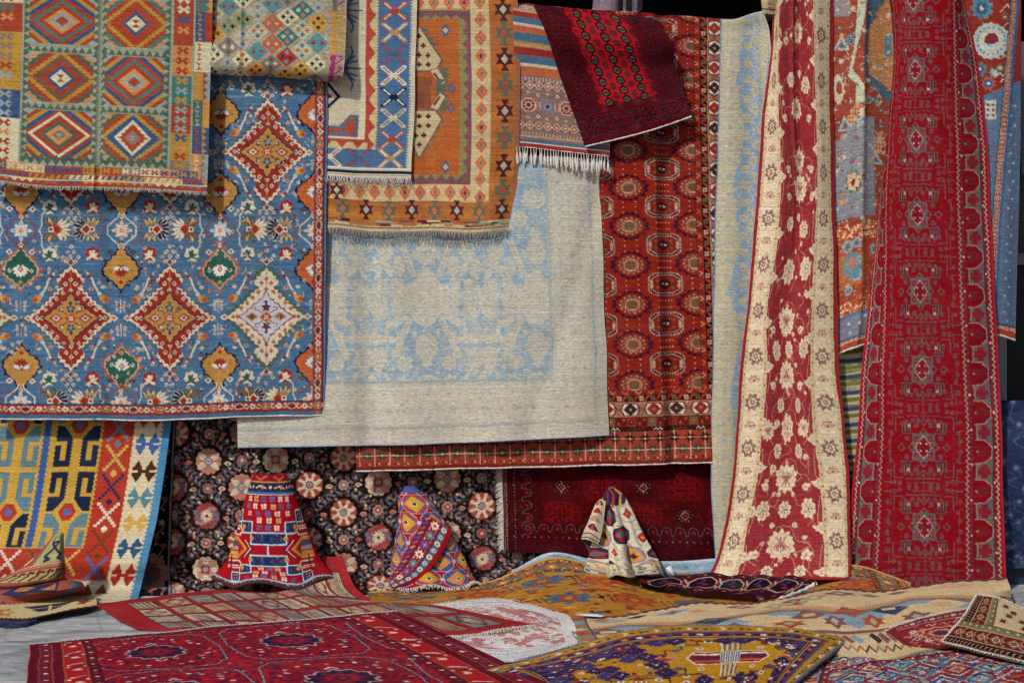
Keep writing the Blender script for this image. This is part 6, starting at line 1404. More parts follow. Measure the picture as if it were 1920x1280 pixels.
def pat_purple():
    Y, P, R, W, TE = '#c08a20', '#33285c', '#8c2438', '#d3c9b8', '#2c5a78'
    c = Cv(0, 0, 620, 330, Y, 1.5, 1.2)
    q = random.Random(91)
    c.rect(0, 0, 620, 330, '#b9821f'); 
    # outer border: gold strip of small hooks, then striped guards
    for (a, b, k) in ((30, 36, TE), (36, 42, R), (42, 54, P), (54, 58, '#b9822a'), (58, 62, '#3a2c50')):
        c.rect(a, a, 620 - a, 330, k); c.rect(b, b, 620 - b, 330, '#b9821f')
    for k in range(24):
        x = 10 + k * 26; c.line([(x, 10), (x + 5, 16), (x, 22)], 4, ['#3a4a50', W][k % 2]); c.star(x + 13, 16, 6, 6, ['#3a4a50', P, '#6d6a50'][k % 3], .5)
        y = 34 + k * 24
        for e, s in ((8, 1), (612, -1)): c.line([(e, y), (e + 8 * s, y + 6), (e, y + 12)], 4, ['#3a4a50', W][k % 2]); c.star(e + 6 * s, y + 18, 6, 6, ['#3a4a50', P, '#6d6a50'][k % 3], .5)
        c.star(40 + k * 25, 46, 8, 5, [Y, W, '#c9602c', TE][k % 4], .5)
        for e in (48, 572): c.star(e, 46 + k * 25, 8, 5, [Y, W, '#c9602c', TE][k % 4], .5)
    f = c.clip(64, 64, 556, 330); f.rect(64, 64, 556, 330, '#b9821f')
    for (a, b, x1, y1) in ((64, 64, 250, 92), (64, 92, 210, 116), (64, 116, 160, 140), (64, 140, 110, 200), (420, 64, 556, 84), (470, 84, 556, 110), (505, 110, 556, 190), (530, 190, 556, 240), (330, 240, 420, 262), (360, 262, 400, 300), (64, 220, 100, 330), (470, 250, 556, 276), (500, 276, 556, 330), (250, 64, 330, 74), (100, 200, 130, 216), (440, 300, 500, 330), (340, 310, 420, 330)):
        f.rect(a - 4, b - 4, x1 + 4, y1 + 4, '#7d4a24'); f.rect(a, b, x1, y1, P)
        for k in range(int((x1 - a) * (y1 - b) / 260)): x, y = q.uniform(a + 5, x1 - 5), q.uniform(b + 4, y1 - 4); f.rect(x - 4, y - 3, x + 4, y + 3, q.choice([W, R, TE, '#b9602c', '#4a3a7a'])); f.rect(x + 5, y - 6, x + 9, y - 2, q.choice([W, '#b9602c', R]))
    def med(x, y, s):
        d = f.sub(x, y, s)
        for g, k in ((6, '#8a5a2c'), (3, '#3a2c40'), (0, Y)):
            for (a, b) in ((64, 100), (100, 74), (134, 46), (160, 22)): d.rect(-a - g, -b * .8 - g, a + g, b * .8 + g, k)
        d0 = d; d = f.sub(x, y, s * 1.45, s * 1.25)
        for t in (-1, 1):
            d.poly([(-70 * t, 0), (-56 * t, -22), (-8 * t, -22), (-8 * t, 22), (-56 * t, 22)], '#d8c4ac'); d.poly([(-66 * t, 0), (-54 * t, -19), (-10 * t, -19), (-10 * t, 19), (-54 * t, 19)], R)
            for k in range(3): d.rect(-54 * t - 3, -12 + k * 12 - 2.4, -10 * t, -12 + k * 12 + 2.4, [W, P, '#c9602c'][k]) if t > 0 else d.rect(10, -12 + k * 12 - 2.4, 57, -12 + k * 12 + 2.4, [W, P, '#c9602c'][k])
            for k in range(8): d.rect(-14 + k * 4, 24 * t - 0, -12 + k * 4, 58 * t, [W, TE][k % 2])
            d.poly([(-10, 60 * t), (0, 72 * t), (10, 60 * t)], R); d.zdia(100 * t, 0, 26, 12, 5, .25, '#c9906c'); d.zdia(100 * t, 0, 19, 8, 5, .25, '#b0482c')
            for px, py in ((46, 34), (80, 30), (120, 20), (30, 62), (70, 52)):
                d.oct(px * t, py, 6, 5, W if px != 80 else TE); d.oct(px * t, py, 3, 2.4, '#7d5a3c'); d.oct(px * t, -py, 6, 5, W if px != 80 else TE); d.oct(px * t, -py, 3, 2.4, '#7d5a3c')
        d.rect(-16, -20, 16, 20, W)
        for k in range(8): d.rect(-15 + k * 4, -19, -13 + k * 4, 19, [TE, '#2b3a6a'][k % 2])
    med(410, 150, .86); med(235, 282, .86); f.rect(64, 200, 330, 206, '#8a5a2c')
    for i in range(17):
        for j in range(9):
            x, y = 84 + i * 29 + (j % 2) * 14, 78 + j * 29
            if abs(x - 410) < 120 and abs(y - 150) < 66 or abs(x - 235) < 120 and abs(y - 282) < 60: continue
            if (i * 3 + j * 5) % 4 < 2:
                f.sdia(x, y, 21, 18, 3, '#7d4a24'); f.sdia(x, y, 19, 16, 3, [P, '#3a3a78', P][(i + j) % 3])
                for k in range(3): f.rect(x - 7 + k * 5, y - 4 + (k % 2) * 5, x - 3 + k * 5, y - 1 + (k % 2) * 5, [W, '#b9602c', R, TE, Y][(i + j + k) % 5])
            else: f.ros(x, y, 6, 4, [W, R, TE, '#c9843c'][(i + j) % 4], .4); f.dia(x, y, 2.4, 2.4, P)
    for (x, y) in ((110, 90), (150, 84), (480, 90), (530, 100), (190, 270), (240, 250), (300, 290), (420, 280), (470, 230), (380, 300), (120, 200), (540, 180)):
        for a in (-1, 1):
            for b in (-1, 1): f.rect(x + 7 * a - 4, y + 6 * b - 3, x + 7 * a + 4, y + 6 * b + 3, q.choice([W, W, R, '#c9602c']))
        f.dia(x, y, 4, 4, W)
    for j in range(4):
        for i in range(12):
            x, y = 340 + i * 20 + (j % 2) * 10, 250 + j * 18
            f.dia(x, y, 11, 9, [Y, Y, P][(i + j) % 3]); f.ros(x, y, 5, 4, [W, R, TE, '#c9843c', P][(i * 3 + j) % 5], .4)
    c.warp(1.5, 7)
    return c.abrash(.07, 310, 2, 40, .07)
def pat_dark():
    M, N, W = '#541622', '#1d1822', '#cbb9a2'
    c = Cv(0, 0, 340, 150, M, 1.5, 1.2); W = '#a8917e'
    q = random.Random(95)
    c.rect(0, 0, 340, 22, '#381524'); c.rect(0, 110, 340, 150, '#3a1622')
    for i in range(6):
        x = 40 + i * 62
        c.oct(x, 66, 27, 40, W, .5); c.oct(x, 66, 24, 36, [N, '#2c1520', '#1d2a2e'][i % 3], .5); c.oct(x - 4, 60, 7, 7, '#5b1f5c'); c.oct(x + 6, 76, 6, 6, '#8c2430'); c.dia(x, 44, 5, 5, '#3f4a86'); c.line([(x + 30, 30), (x + 34, 60), (x + 28, 70), (x + 36, 104)], 4, W); c.dia(x + 31, 66, 8, 14, '#7a1a26')
        for s in range(5): c.star(q.uniform(x - 30, x + 30), q.uniform(112, 148), 7, 5, q.choice(['#5a2c7a', '#9c5a2c', '#33406a', '#8c2430']), .6)
    for k in range(40): c.dia(4 + k * 9, 11, 4, 5, ['#33204a', '#6d2030', '#8a5a3c'][k % 3])
    return c.abrash(.1, 320, 2, 30, .08)
def pat_blueflat():
    c = Cv(0, 0, 420, 90, '#7f9cb4', 1.0, 1.0)
    q = random.Random(97)
    for k in range(60): c.star(q.uniform(0, 420), q.uniform(0, 90), q.uniform(6, 16), 7, q.choice(['#b5b09c', '#9fb0b8', '#5f7f9c', '#a8a080']), .5)
    c.rect(0, 0, 420, 9, '#9db8cc')
    return c.abrash(.1, 325, 3, 20, .1)
def pat_multi():
    TE, R, W, N, O = '#2c7f9c', '#9c2230', '#cfc4bc', '#22203a', '#b8682c'
    c = Cv(0, 0, 500, 330, '#8c3040', 1.5, 1.2)
    q = random.Random(99)
    f = c.clip(70, 62, 500, 330); f.rect(70, 62, 500, 330, '#93303c')
    for j in range(7):
        for i in range(8):
            x, y = 80 + i * 60 + (j % 2) * 30, 80 + j * 38
            k1 = [TE, TE, '#a52a34', '#33549c', TE][(i * 2 + j) % 5]
            f.zdia(x, y, 33, 24, 5, .16, '#ded2c8'); f.zdia(x, y, 30, 21, 5, .16, N); f.zdia(x, y, 27, 19, 5, .16, k1); f.zdia(x, y, 17, 12, 4, .2, ['#c98a5a', W, '#8fb0b5', R][(i + j) % 4]); f.star(x, y, 9, 6, [W, R, N][(i + j) % 3], .5); f.dia(x, y, 3, 3, O)
            for s in (-1, 1): f.poly([(x + 20 * s, y - 16), (x + 36 * s, y - 12), (x + 28 * s, y - 4), (x + 38 * s, y + 2)], q.choice(['#d9b89c', TE, R, '#3f5fb5', W])); f.line([(x + 22 * s, y - 18), (x + 38 * s, y)], 2, N); f.star(x + 30 * s, y + 17, 6, 5, W, .5)
    for k in range(1000): x = q.uniform(70, 500); y = q.uniform(62, 330); f.rect(x, y, x + q.uniform(4, 18), y + 3.4, q.choice([W, N, TE, R, O, '#7d2030', '#8fb0b5', '#5a4a86', TE]), .9)
    def bd(b, L):
        b.rect(0, 0, L, 8, '#3c6a72'); b.rect(0, 8, L, 24, '#93242e'); b.rect(0, 24, L, 28, '#7a7a4a'); b.rect(0, 28, L, 54, '#5f5f90'); b.rect(0, 54, L, 58, '#3a3448'); b.rect(0, 58, L, 68, '#8c2c34')
        for k in range(int(L / 20)): x = 10 + k * 20; b.line([(x - 6, 20), (x, 11), (x + 6, 20)], 4, [W, '#9ab0b0', '#c9843c', '#8fc0c4'][k % 4]); b.dia(x + 10, 15, 3.4, 4, ['#7ab0c4', '#c9b59c'][k % 2])
        for k in range(int(L / 34)): x = 18 + k * 34; b.oct(x, 41, 14, 12, '#dba58c'); b.oct(x, 41, 12, 10, ['#8c2030', '#4a5a94'][k % 2]); b.star(x, 41, 9, 8, ['#cf7a2c', W][k % 2], .5); b.dia(x, 41, 3, 3, ['#3a5a94', '#b5302c'][k % 2]); b.line([(x + 17, 30), (x + 15, 41), (x + 17, 52)], 4, '#d9a890')
        for k in range(int(L / 9)): b.dia(5 + k * 9, 63, 3.6, 3.4, [W, N, O][k % 3])
    bd(c.sub(0, 0), 500); bd(c.sub(0, 0, 1, -1, 90), 330)
    c.warp(1.6, 7)
    return c.abrash(.07, 330, 2, 20, .07)
def pat_small():
    K, R, C, GN, W = '#1d1a2a', '#6b2028', '#c0ad84', '#6a7a58', '#d0c0a8'
    c = Cv(0, 0, 200, 190, C, 1.9, 1.6)
    def bd(b, L):
        b.rect(0, 0, L, 6, '#8a6a50'); b.rect(0, 6, L, 26, K); b.rect(0, 26, L, 29, '#b99a70'); b.rect(0, 29, L, 66, R); b.rect(0, 66, L, 69, '#b99a70'); b.rect(0, 69, L, 86, GN); b.rect(0, 86, L, 90, '#7a3a2c')
        for k in range(int(L / 9)): b.rect(2 + k * 9, 9, 5 + k * 9, 12, '#b9703c'); b.rect(2 + k * 9, 21, 5 + k * 9, 24, '#8a3a3c'); b.line([(3 + k * 9, 14), (7 + k * 9, 19)], 1.6, '#c9a068'); b.rect(2 + k * 9, 71, 6 + k * 9, 75, '#b9603c'); b.rect(2 + k * 9, 79, 6 + k * 9, 83, W if k % 2 else '#8c3a2c')
        for k in range(int(L / 30)):
            x = 16 + k * 30
            for g, kk in ((15, '#4a1420'), (13, '#b5653c'), (11, R), (8.5, W), (6.5, K), (3, '#a0783c')): b.dia(x, 47, g, g * 1.2, kk)
            b.line([(x + 15, 30), (x + 9, 40), (x + 15, 47), (x + 9, 55), (x + 15, 65)], 1.6, '#b58a64'); b.dia(x + 15, 34, 3, 4, GN)
    bd(c.sub(0, 0, 1, -1, 90), 190); bd(c.sub(0, 190, 1, -1), 200)
    q = random.Random(101)
    for x, y in ((112, 20), (130, 34), (120, 52), (146, 60), (108, 76), (164, 24), (180, 58), (150, 84), (176, 88)): c.star(x, y, 10, 6, q.choice([K, R, '#3a2430']), .5); c.line([(x - 10, y + 8), (x + 8, y - 8)], 1.6, R); c.dia(x, y, 4, 4, '#8c2a30')
    c.rect(168, 66, 200, 78, R)
    return c.abrash(.08, 340, 2, 20, .08)
def pat_rose():
    R, W, P = '#8f2630', '#cbbfb4', '#b97a70'
    c = Cv(0, 0, 230, 150, R, 1.6, 1.3)
    q = random.Random(103)
    c.rect(0, 0, 230, 26, '#7d2430'); c.rect(0, 26, 230, 29, '#b58a78')
    for k in range(16): c.star(8 + k * 15, 14, 8, 6, [P, W, '#8a7a80'][k % 3], .5); c.dia(8 + k * 15, 14, 2.6, 2.6, R)
    c.rect(0, 0, 26, 150, '#7d2430')
    for k in range(90): x = q.uniform(28, 230); y = q.uniform(30, 150); c.curve([(x, y), (x + 8, y - 6), (x + 14, y + 4), (x + 22, y - 4)], 2.2, q.choice([W, P, '#a8545a', '#c9a08c', '#5a3a50']), 4)
    for s, k in ((1.3, '#c98a64'), (1.1, '#8c2c34'), (.8, P), (.5, '#5a3040')): c.ros(120, 88, 40 * s, 9, k, .2, 26 * s)
    for x, y in ((170, 60), (190, 76), (176, 100), (60, 60), (84, 124)): c.star(x, y, 13, 7, W, .45); c.star(x, y, 5, 5, R, .5)
    return c.abrash(.08, 350, 2, 20, .08)
# ------------------------------------------------------------------ camera, sky, sun
cam = bpy.data.cameras.new('camera'); co = bpy.data.objects.new('camera', cam); COL.objects.link(co)
co.location = (0, -D, CH); co.rotation_euler = (math.radians(90), 0, 0)
cam.sensor_width = 36; cam.lens = 36 * F / 1920; cam.clip_end = 500; SC.camera = co
EL, AZ = math.radians(SUN_EL), math.radians(SUN_AZ)
sd = np.array([-math.sin(AZ) * math.cos(EL), -math.cos(AZ) * math.cos(EL), math.sin(EL)])
sl = bpy.data.lights.new('sun', 'SUN'); so = bpy.data.objects.new('sun', sl); COL.objects.link(so)
sl.energy = SUN_E; sl.angle = math.radians(SUN_ANG); sl.color = (1, .965, .91)
import mathutils
so.rotation_euler = mathutils.Vector(tuple(-sd)).to_track_quat('-Z', 'Y').to_euler(); so.location = (-4, -8, 8)
wd = bpy.data.worlds.new('World'); SC.world = wd; wd.use_nodes = True
nt = wd.node_tree; bg = next(n for n in nt.nodes if n.type == 'BACKGROUND'); sk = nt.nodes.new('ShaderNodeTexSky')
sk.sky_type = 'NISHITA'; sk.sun_disc = False; sk.sun_elevation = EL; sk.sun_rotation = math.atan2(sd[0], sd[1]) % (2 * math.pi); sk.dust_density = 3
nt.links.new(sk.outputs[0], bg.inputs[0]); bg.inputs[1].default_value = SKY
SC.view_settings.view_transform = 'Standard'; SC.view_settings.look = 'None'; SC.view_settings.gamma = 1; SC.view_settings.exposure = EXPO

# ------------------------------------------------------------------ paving, wall and the dark shop behind
def boxq(x0, y0, z0, x1, y1, z1):
    V = [(x, y, z) for z in (z0, z1) for y in (y0, y1) for x in (x0, x1)]
    return V, [[0, 2, 3, 1], [4, 5, 7, 6], [0, 1, 5, 4], [2, 6, 7, 3], [0, 4, 6, 2], [1, 3, 7, 5]]
def boxes(name, L, mat, parent=None, bev=.0):
    VV = []; QQ = []
    for b in L:
        V, q = boxq(*b); QQ += [[i + len(VV) for i in f] for f in q]; VV += V
    o = mk(name, VV, QQ, mat, parent)
    o.data.polygons.foreach_set('use_smooth', [False] * len(o.data.polygons))
    if bev:
        m = o.modifiers.new('edge', 'BEVEL'); m.width = bev; m.segments = 2
    return o
def stone():
    m, nt, b = nmat('paving_stone'); N = nt.nodes.new; L = nt.links.new
    tc = N('ShaderNodeTexCoord'); mp = N('ShaderNodeMapping'); L(tc.outputs['Object'], mp.inputs[0]); mp.inputs['Rotation'].default_value = (0, 0, .35); mp.inputs['Scale'].default_value = (1.0, 1.7, 1)
    n1 = N('ShaderNodeTexNoise'); n1.inputs['Scale'].default_value = 2.2; n1.inputs['Detail'].default_value = 8; n1.inputs['Distortion'].default_value = 1.2; L(mp.outputs[0], n1.inputs[0])
    n2 = N('ShaderNodeTexNoise'); n2.inputs['Scale'].default_value = 9; n2.inputs['Detail'].default_value = 8; n2.inputs['Distortion'].default_value = .8; L(mp.outputs[0], n2.inputs[0])
    rp = N('ShaderNodeValToRGB'); L(n1.outputs['Fac'], rp.inputs[0]); e = rp.color_ramp.elements
    e[0].position = .3; e[0].color = (.2, .22, .245, 1); e[1].position = .72; e[1].color = (.47, .5, .53, 1); k = e.new(.5); k.color = (.34, .365, .39, 1); k2 = e.new(.61); k2.color = (.4, .385, .39, 1)
    vo = N('ShaderNodeTexVoronoi'); vo.feature = 'DISTANCE_TO_EDGE'; vo.inputs['Scale'].default_value = 1.3; L(tc.outputs['Object'], vo.inputs[0])
    cr = N('ShaderNodeMapRange'); L(vo.outputs[0], cr.inputs[0]); cr.inputs['From Max'].default_value = .018; cr.inputs['To Min'].default_value = .72
    r2 = N('ShaderNodeMapRange'); L(n2.outputs['Fac'], r2.inputs[0]); r2.inputs['From Min'].default_value = .3; r2.inputs['From Max'].default_value = .7; r2.inputs['To Min'].default_value = .7; r2.inputs['To Max'].default_value = 1.25
    m3 = N('ShaderNodeMath'); m3.operation = 'MULTIPLY'; L(cr.outputs[0], m3.inputs[0]); L(r2.outputs[0], m3.inputs[1])
    vm = N('ShaderNodeVectorMath'); vm.operation = 'SCALE'; L(rp.outputs[0], vm.inputs[0]); L(m3.outputs[0], vm.inputs['Scale']); L(vm.outputs[0], b.inputs['Base Color'])
    ad = N('ShaderNodeMath'); ad.operation = 'MULTIPLY_ADD'; L(n2.outputs['Fac'], ad.inputs[0]); ad.inputs[1].default_value = .5; L(n1.outputs['Fac'], ad.inputs[2])
    bp = N('ShaderNodeBump'); bp.inputs['Strength'].default_value = .6; bp.inputs['Distance'].default_value = .03; L(ad.outputs[0], bp.inputs['Height']); L(bp.outputs[0], b.inputs['Normal'])
    b.inputs['Roughness'].default_value = .62; b.inputs['Specular IOR Level'].default_value = .35
    return m
def ground_sheet():
    n = 220; x = np.concatenate([[-80, -20, -8], np.linspace(-3.6, 3.6, n), [8, 20, 80]]); y = np.concatenate([[-60, -14, -6], np.linspace(-3.2, .4, n // 2), [2, 8, 60]])
    X, Y = np.meshgrid(x, y); Z = np.zeros_like(X)
    inn = (abs(X) < 3.6) & (Y > -3.2) & (Y < .4)
    Z += np.where(inn, -.004 + .0035 * np.sin(X * 9 + Y * 23) * np.sin(X * 4 - Y * 15 + 1), 0)
    o = mk('ground', np.stack([X, Y, Z], -1), gquads(*X.shape), stone()); tag(o, 'blue grey cleft stone paving seen at lower left', 'paving', None, 'structure'); return o
ground_sheet()
M_SHADE = plain('interior_shade', '#1d1c1c', .95, .3, 6, .2, .01)  # interior shade put into the wall colour, near black against the sun
M_WALL = plain('grey_plaster', '#5e5a55', .95, .25, 5, .4, .01)
M_POST = plain('grey_paint', '#8a8d8f', .6, .08, 12, .05)
M_FRAME = plain('charcoal_paint', '#3a3836', .6, .15, 10, .05)
M_NAVYB = plain('navy_paint', '#27324a', .5, .12, 8, .05)
bd = bpy.data.objects.new('shop_front', None); COL.objects.link(bd); bd.location = (0, .5, 0)
tag(bd, 'shop front with a dark open interior behind the hanging rugs', 'building')
boxes('wall', [(-5, .45, 0, 2.1, .6, 3.2)], M_WALL, bd)
boxes('interior', [(-5, 3.0, 0, 6, 3.2, 5.4), (-5.2, .61, 0, -5, 3.0, 5.4), (5.8, .61, 0, 6, 3.0, 5.4), (-5, .45, 5.4, 6, 3.2, 5.6)], M_SHADE, bd)
boxes('lintel', [(-5, .45, 4.3, 6, .6, 5.4)], M_WALL, bd)
x0, _, zt = at(1868, 500, .55); 
boxes('pillar', [(at(1866, 0, .5)[0], .45, 0, at(1884, 0, .5)[0], .6, 4.3)], M_POST, bd, .01)
xa = at(1886, 0, .6)[0]
dr = boxes('door', [(xa, .56, 0, xa + 1.1, .6, at(0, 500, .6)[2])], plain('black_door', '#141516', .55, .2, 5, .05), bd)
boxes('transom', [(xa, .5, at(0, 498, .6)[2], xa + 1.1, .6, at(0, 476, .6)[2])], plain('pale_sill', '#75726d', .7, .1, 10, .05), bd, .006)
boxes('window_panel', [(xa, .56, at(0, 476, .6)[2], xa + 1.1, .6, at(0, 330, .6)[2])], M_FRAME, bd)
boxes('door_frame', [(at(1909, 0, .58)[0], .52, at(0, 330, .58)[2], at(1922, 0, .58)[0], .6, at(0, 82, .58)[2])], plain('frame_grey', '#5a5a5c', .6, .1, 10, .05), bd)
# low navy bench that carries the navy rug
pl = bpy.data.objects.new('bench', None); COL.objects.link(pl); pl.location = (at(1960, 0, .1)[0], .2, 0); tag(pl, 'low navy painted bench at the right edge beneath the navy rug', 'bench')
boxes('seat', [(at(1880, 0, .1)[0], .06, .17, at(2090, 0, .1)[0], .42, .215)], M_NAVYB, pl, .008)
boxes('front_panel', [(at(1880, 0, .1)[0], .1, 0, at(2090, 0, .1)[0], .38, .17)], M_NAVYB, pl)

M_WHITE = plain('white_cotton', '#d9d5cf', .9, .12, 60, .3, .003, .8)
M_GREYC = plain('grey_cotton', '#a7a09c', .9, .15, 60, .3, .003, .8)
M_NAVYC = plain('navy_cotton', '#3a4366', .9, .2, 60, .3, .003, .8)
M_CORDG = plain('grey_cord', '#6d6a6c', .9, .15, 80, .3, .003)
M_GOLDC = plain('gold_cord', '#b59a62', .9, .15, 80, .3, .003)
M_BROWN = plain('brown_edge', '#4a2a26', .9, .2, 80, .3, .003)
M_REDE = plain('red_edge', '#a02030', .9, .15, 80, .3, .003)
M_BLUEE = plain('blue_edge', '#5b7fa5', .9, .15, 80, .3, .003)
GRP = 'rugs hung up for sale'; GF = 'rugs spread on the paving'; GC = 'rugs stood up in peaks'

# ------------------------------------------------------------------ hanging rugs
# back layers first
k = pat_black()
black = rug('hanging_rug', k, us=[240, 590, 1000], vs=[760, 900, 1030, 1090, 1124], ctrl=[[at(252, 760, .12), at(590, 760, .12), at(998, 752, .14)], [at(246, 900, .12), at(590, 900, .12), at(1000, 890, .14)], [at(240, 1030, .1), at(590, 1030, .08), at(1001, 1020, .12)], [at(240, 1088, .05), at(590, 1085, .0), at(1002, 1072, .08)], [gp(240, 1112, .012), gp(592, 1112, .012), gp(1002, 1094, .012)]],
    fold=sheet(lambda U, V: wob(U, V, 90, 120, 3, .006)), label='black rug with a lattice of cream and rose rosettes, low behind the stood-up rugs', cat='rug', group=GRP)
cord(black, 'right', .005, M_WHITE)
k = pat_maroon()
maroon = rug('hanging_rug', k, us=[0, 200, 400], vs=[0, 100, 196], ctrl=[[at(943, 858, .07), at(1140, 856, .07), at(1338, 858, .07)], [at(944, 950, .065), at(1140, 952, .05), at(1338, 955, .06)], [at(945, 1032, .04), at(1140, 1044, .02), at(1336, 1052, .04)]],
    fold=sheet(lambda U, V: wob(U, V, 60, 90, 5, .006)), label='deep maroon rug of blurred red medallions, low behind the cream stood-up rug', cat='rug', group=GRP)
fringe(maroon, 'left', 170, .045, .0022, M_WHITE, .2, droop=.45, seed=4, t0=.03, t1=.99)
tubes('binding', [(maroon.P[::6, 0] + [0, -.006, 0], .003)], M_REDE, maroon.o)

k = pat_guls()
SH = lambda x, y: x + .031 * (y - 280)
guls = rug('hanging_rug', k, us=[649, 1000, 1356], vs=[-10, 300, 872, 880], ctrl=[[at(SH(x, y) + (8 if x > 1300 and y < 50 else 0), y + f(x), yy) for x in (649, 1000, 1356)] for y, f, yy in ((-10, lambda x: 34 + (x - 1200) * .07, .0), (300, lambda x: 0, -.02), (872, lambda x: 3 - (x - 649) * .024, -.03), (880, lambda x: 3 - (x - 649) * .024, -.03))],
    fold=sheet(lambda U, V: wob(U, V, 100, 400, 7, .006) + crease(U, 1228, 8, -.014) + bump(U, 1247, 15, .045) + bump(U, 1170, 40, -.012) + bump(U, 700, 20, .012)),
    label='tall red rug with rows of octagons, partly behind the large pale blue rug', cat='rug', group=GRP)
cord(guls, 'bottom', .006, M_WHITE, seed=5)
k = pat_pale()
pale = rug('hanging_rug', k, us=[440, 800, 1120, 1146], vs=[296, 560, 838], ctrl=[[at(440, 296, -0.045), at(795, 296, -0.055), at(1098, 296, -0.055), at(1124, 298, -0.035)], [at(443, 560, -0.055), at(797, 560, -0.070), at(1108, 560, -0.065), at(1133, 560, -0.040)], [at(446, 839, -0.065), at(800, 832, -0.085), at(1114, 817, -0.075), at(1142, 815, -0.045)]],
    fold=sheet(lambda U, V: wob(U, V, 70, 500, 9, 0.0060) + .011 * np.sin(U / 26 + .6 * np.sin(U / 70)) * np.clip((V - 500) / 330, 0, 1) ** 1.5 + bump(U, 690, 24, .026) + bump(U, 745, 30, -.010) + bump(U, 1040 - (V - 700) * .3, 22, .012 * (V > 0)) + wob(U, V, 40, 60, 19, 0.0012)), label='large pale blue and cream floral rug hanging in the middle', cat='rug', group=GRP)
cord(pale, 'bottom', .0045, M_BLUEE, seed=6)
k = pat_hooks()
def lean(v): return 0.0 if v < 800 else 64 * ((v - 800) / 345) ** 1.15
hooks = rug('hanging_rug', k, us=[-26, 150, 322], vs=[780, 940, 1060, 1120, 1146], mat=M_FLAT, ctrl=[[at(x - lean(780), 780, 0.02) for x in (-26, 150, 322)], [at(x - lean(940), 940, -.08) for x in (-26, 150, 322)], [at(x - lean(1060), 1052, -.25) for x in (-26, 150, 322)], [gp(x - lean(1125), 1112, .014) for x in (-26, 150, 322)], [gp(x - lean(1146) , 1128, .012) for x in (-26, 150, 322)]],
    fold=sheet(lambda U, V: wob(U, V, 80, 300, 11, .008)), label='yellow kilim with navy hooked trees and red and cream side bands', cat='kilim', group=GRP)
k = pat_xborder()
xb = rug('hanging_rug', k, us=[590, 700, 777], vs=[-46, 160, 336], mat=M_FLAT, ctrl=[[at(593, -46, -0.105), at(703, -46, -0.110), at(783, -46, -0.120)], [at(591, 160, -0.105), at(701, 162, -0.115), at(778, 163, -0.125)], [at(590, 327, -0.105), at(697, 333, -0.120), at(771, 335, -0.130)]],
    fold=sheet(lambda U, V: wob(U, V, 50, 200, 13, 0.0035) + bump(U, 672, 8, .006)), label='cream kilim with a blue border of crosses and a red stepped edge', cat='kilim', group=GRP)
fringe(xb, 'bottom', 130, .05, .0017, M_WHITE, .55, seed=7)
k = pat_orange()
orng = rug('hanging_rug', k, us=[590, 790, 940, 972], vs=[-46, 200, 434], mat=M_FLAT, ctrl=[[at(588, -46, -0.095), at(788, -46, -0.095), at(936, -46, -0.105), at(969, -46, -0.085)], [at(590, 200, -0.095), at(790, 200, -0.105), at(942, 202, -0.115), at(975, 202, -0.095)], [at(590, 427, -0.095), at(790, 434, -0.110), at(936, 432, -0.120), at(967, 430, -0.095)]],
    fold=sheet(lambda U, V: wob(U, V, 45, 200, 15, 0.0049) + .009 * np.sin(U / 15 + .8 * np.sin(U / 50)) * np.clip((V - 240) / 190, 0, 1) ** 1.5 + bump(U, 690, 14, .014 * np.clip((V - 250) / 100, 0, 1)) + bump(U, 800, 12, .01 * np.clip((V - 200) / 100, 0, 1)), lambda U, V: .006 * np.sin(U / 30) * np.clip((V - 300) / 100, 0, 1)), label='orange kilim with arrow shaped cream medallions and a fringed hem', cat='kilim', group=GRP)
fringe(orng, 'bottom', 230, .052, .002, M_GREYC, .3, seed=8)
k = pat_stripes()
strp = rug('hanging_rug', k, us=[966, 1058, 1150], vs=[-24, -8, 8, 150, 282], mat=M_FLAT, ctrl=[[at(960, 30, .06), at(1058, 44, .06), at(1148, 58, .06)], [at(962, 4, .01), at(1058, 20, .01), at(1146, 40, .01)], [at(962, 7, -.05), at(1056, 24, -.04), at(1144, 46, -.03)], [at(964, 148, -.085), at(1056, 156, -.09), at(1144, 166, -.08)], [at(966, 275, -.09), at(1056, 283, -.095), at(1143, 293, -.085)]],
    fold=sheet(lambda U, V: wob(U, V, 40, 150, 17, .006)), label='striped red, blue and gold weave with a tiled band and white tassels', cat='rug', group=GRP)
E, O, Nn = edge_pts(strp, 'bottom'); cord(strp, 'bottom', .0035, M_WHITE, seed=8)
for j in range(34):
    i = int((j + .5) / 34 * (len(E) - 1)); p = E[i]; q = random.Random(j); L = .10 * q.uniform(.8, 1.12); dx = q.uniform(-.012, .012)
    pts = [p + np.array([dx * s, -.008 - .004 * math.sin(s * 3), -L * s]) for s in (0, .25, .42, .5, .62, .85, 1)]
    strands = [(pts, np.array([.0022, .0022, .0035, .006, .0075, .008, .005]))]
    for t in range(5):
        strands.append(([pts[3], pts[4] + np.array([q.uniform(-.006, .006), q.uniform(-.006, 0), 0]), pts[6] + np.array([q.uniform(-.009, .009), q.uniform(-.006, .002), q.uniform(-.014, .004)])], [.003, .0035, .0015]))
    tubes('tassel', strands, M_WHITE, strp.o, 6)
k = pat_blue()
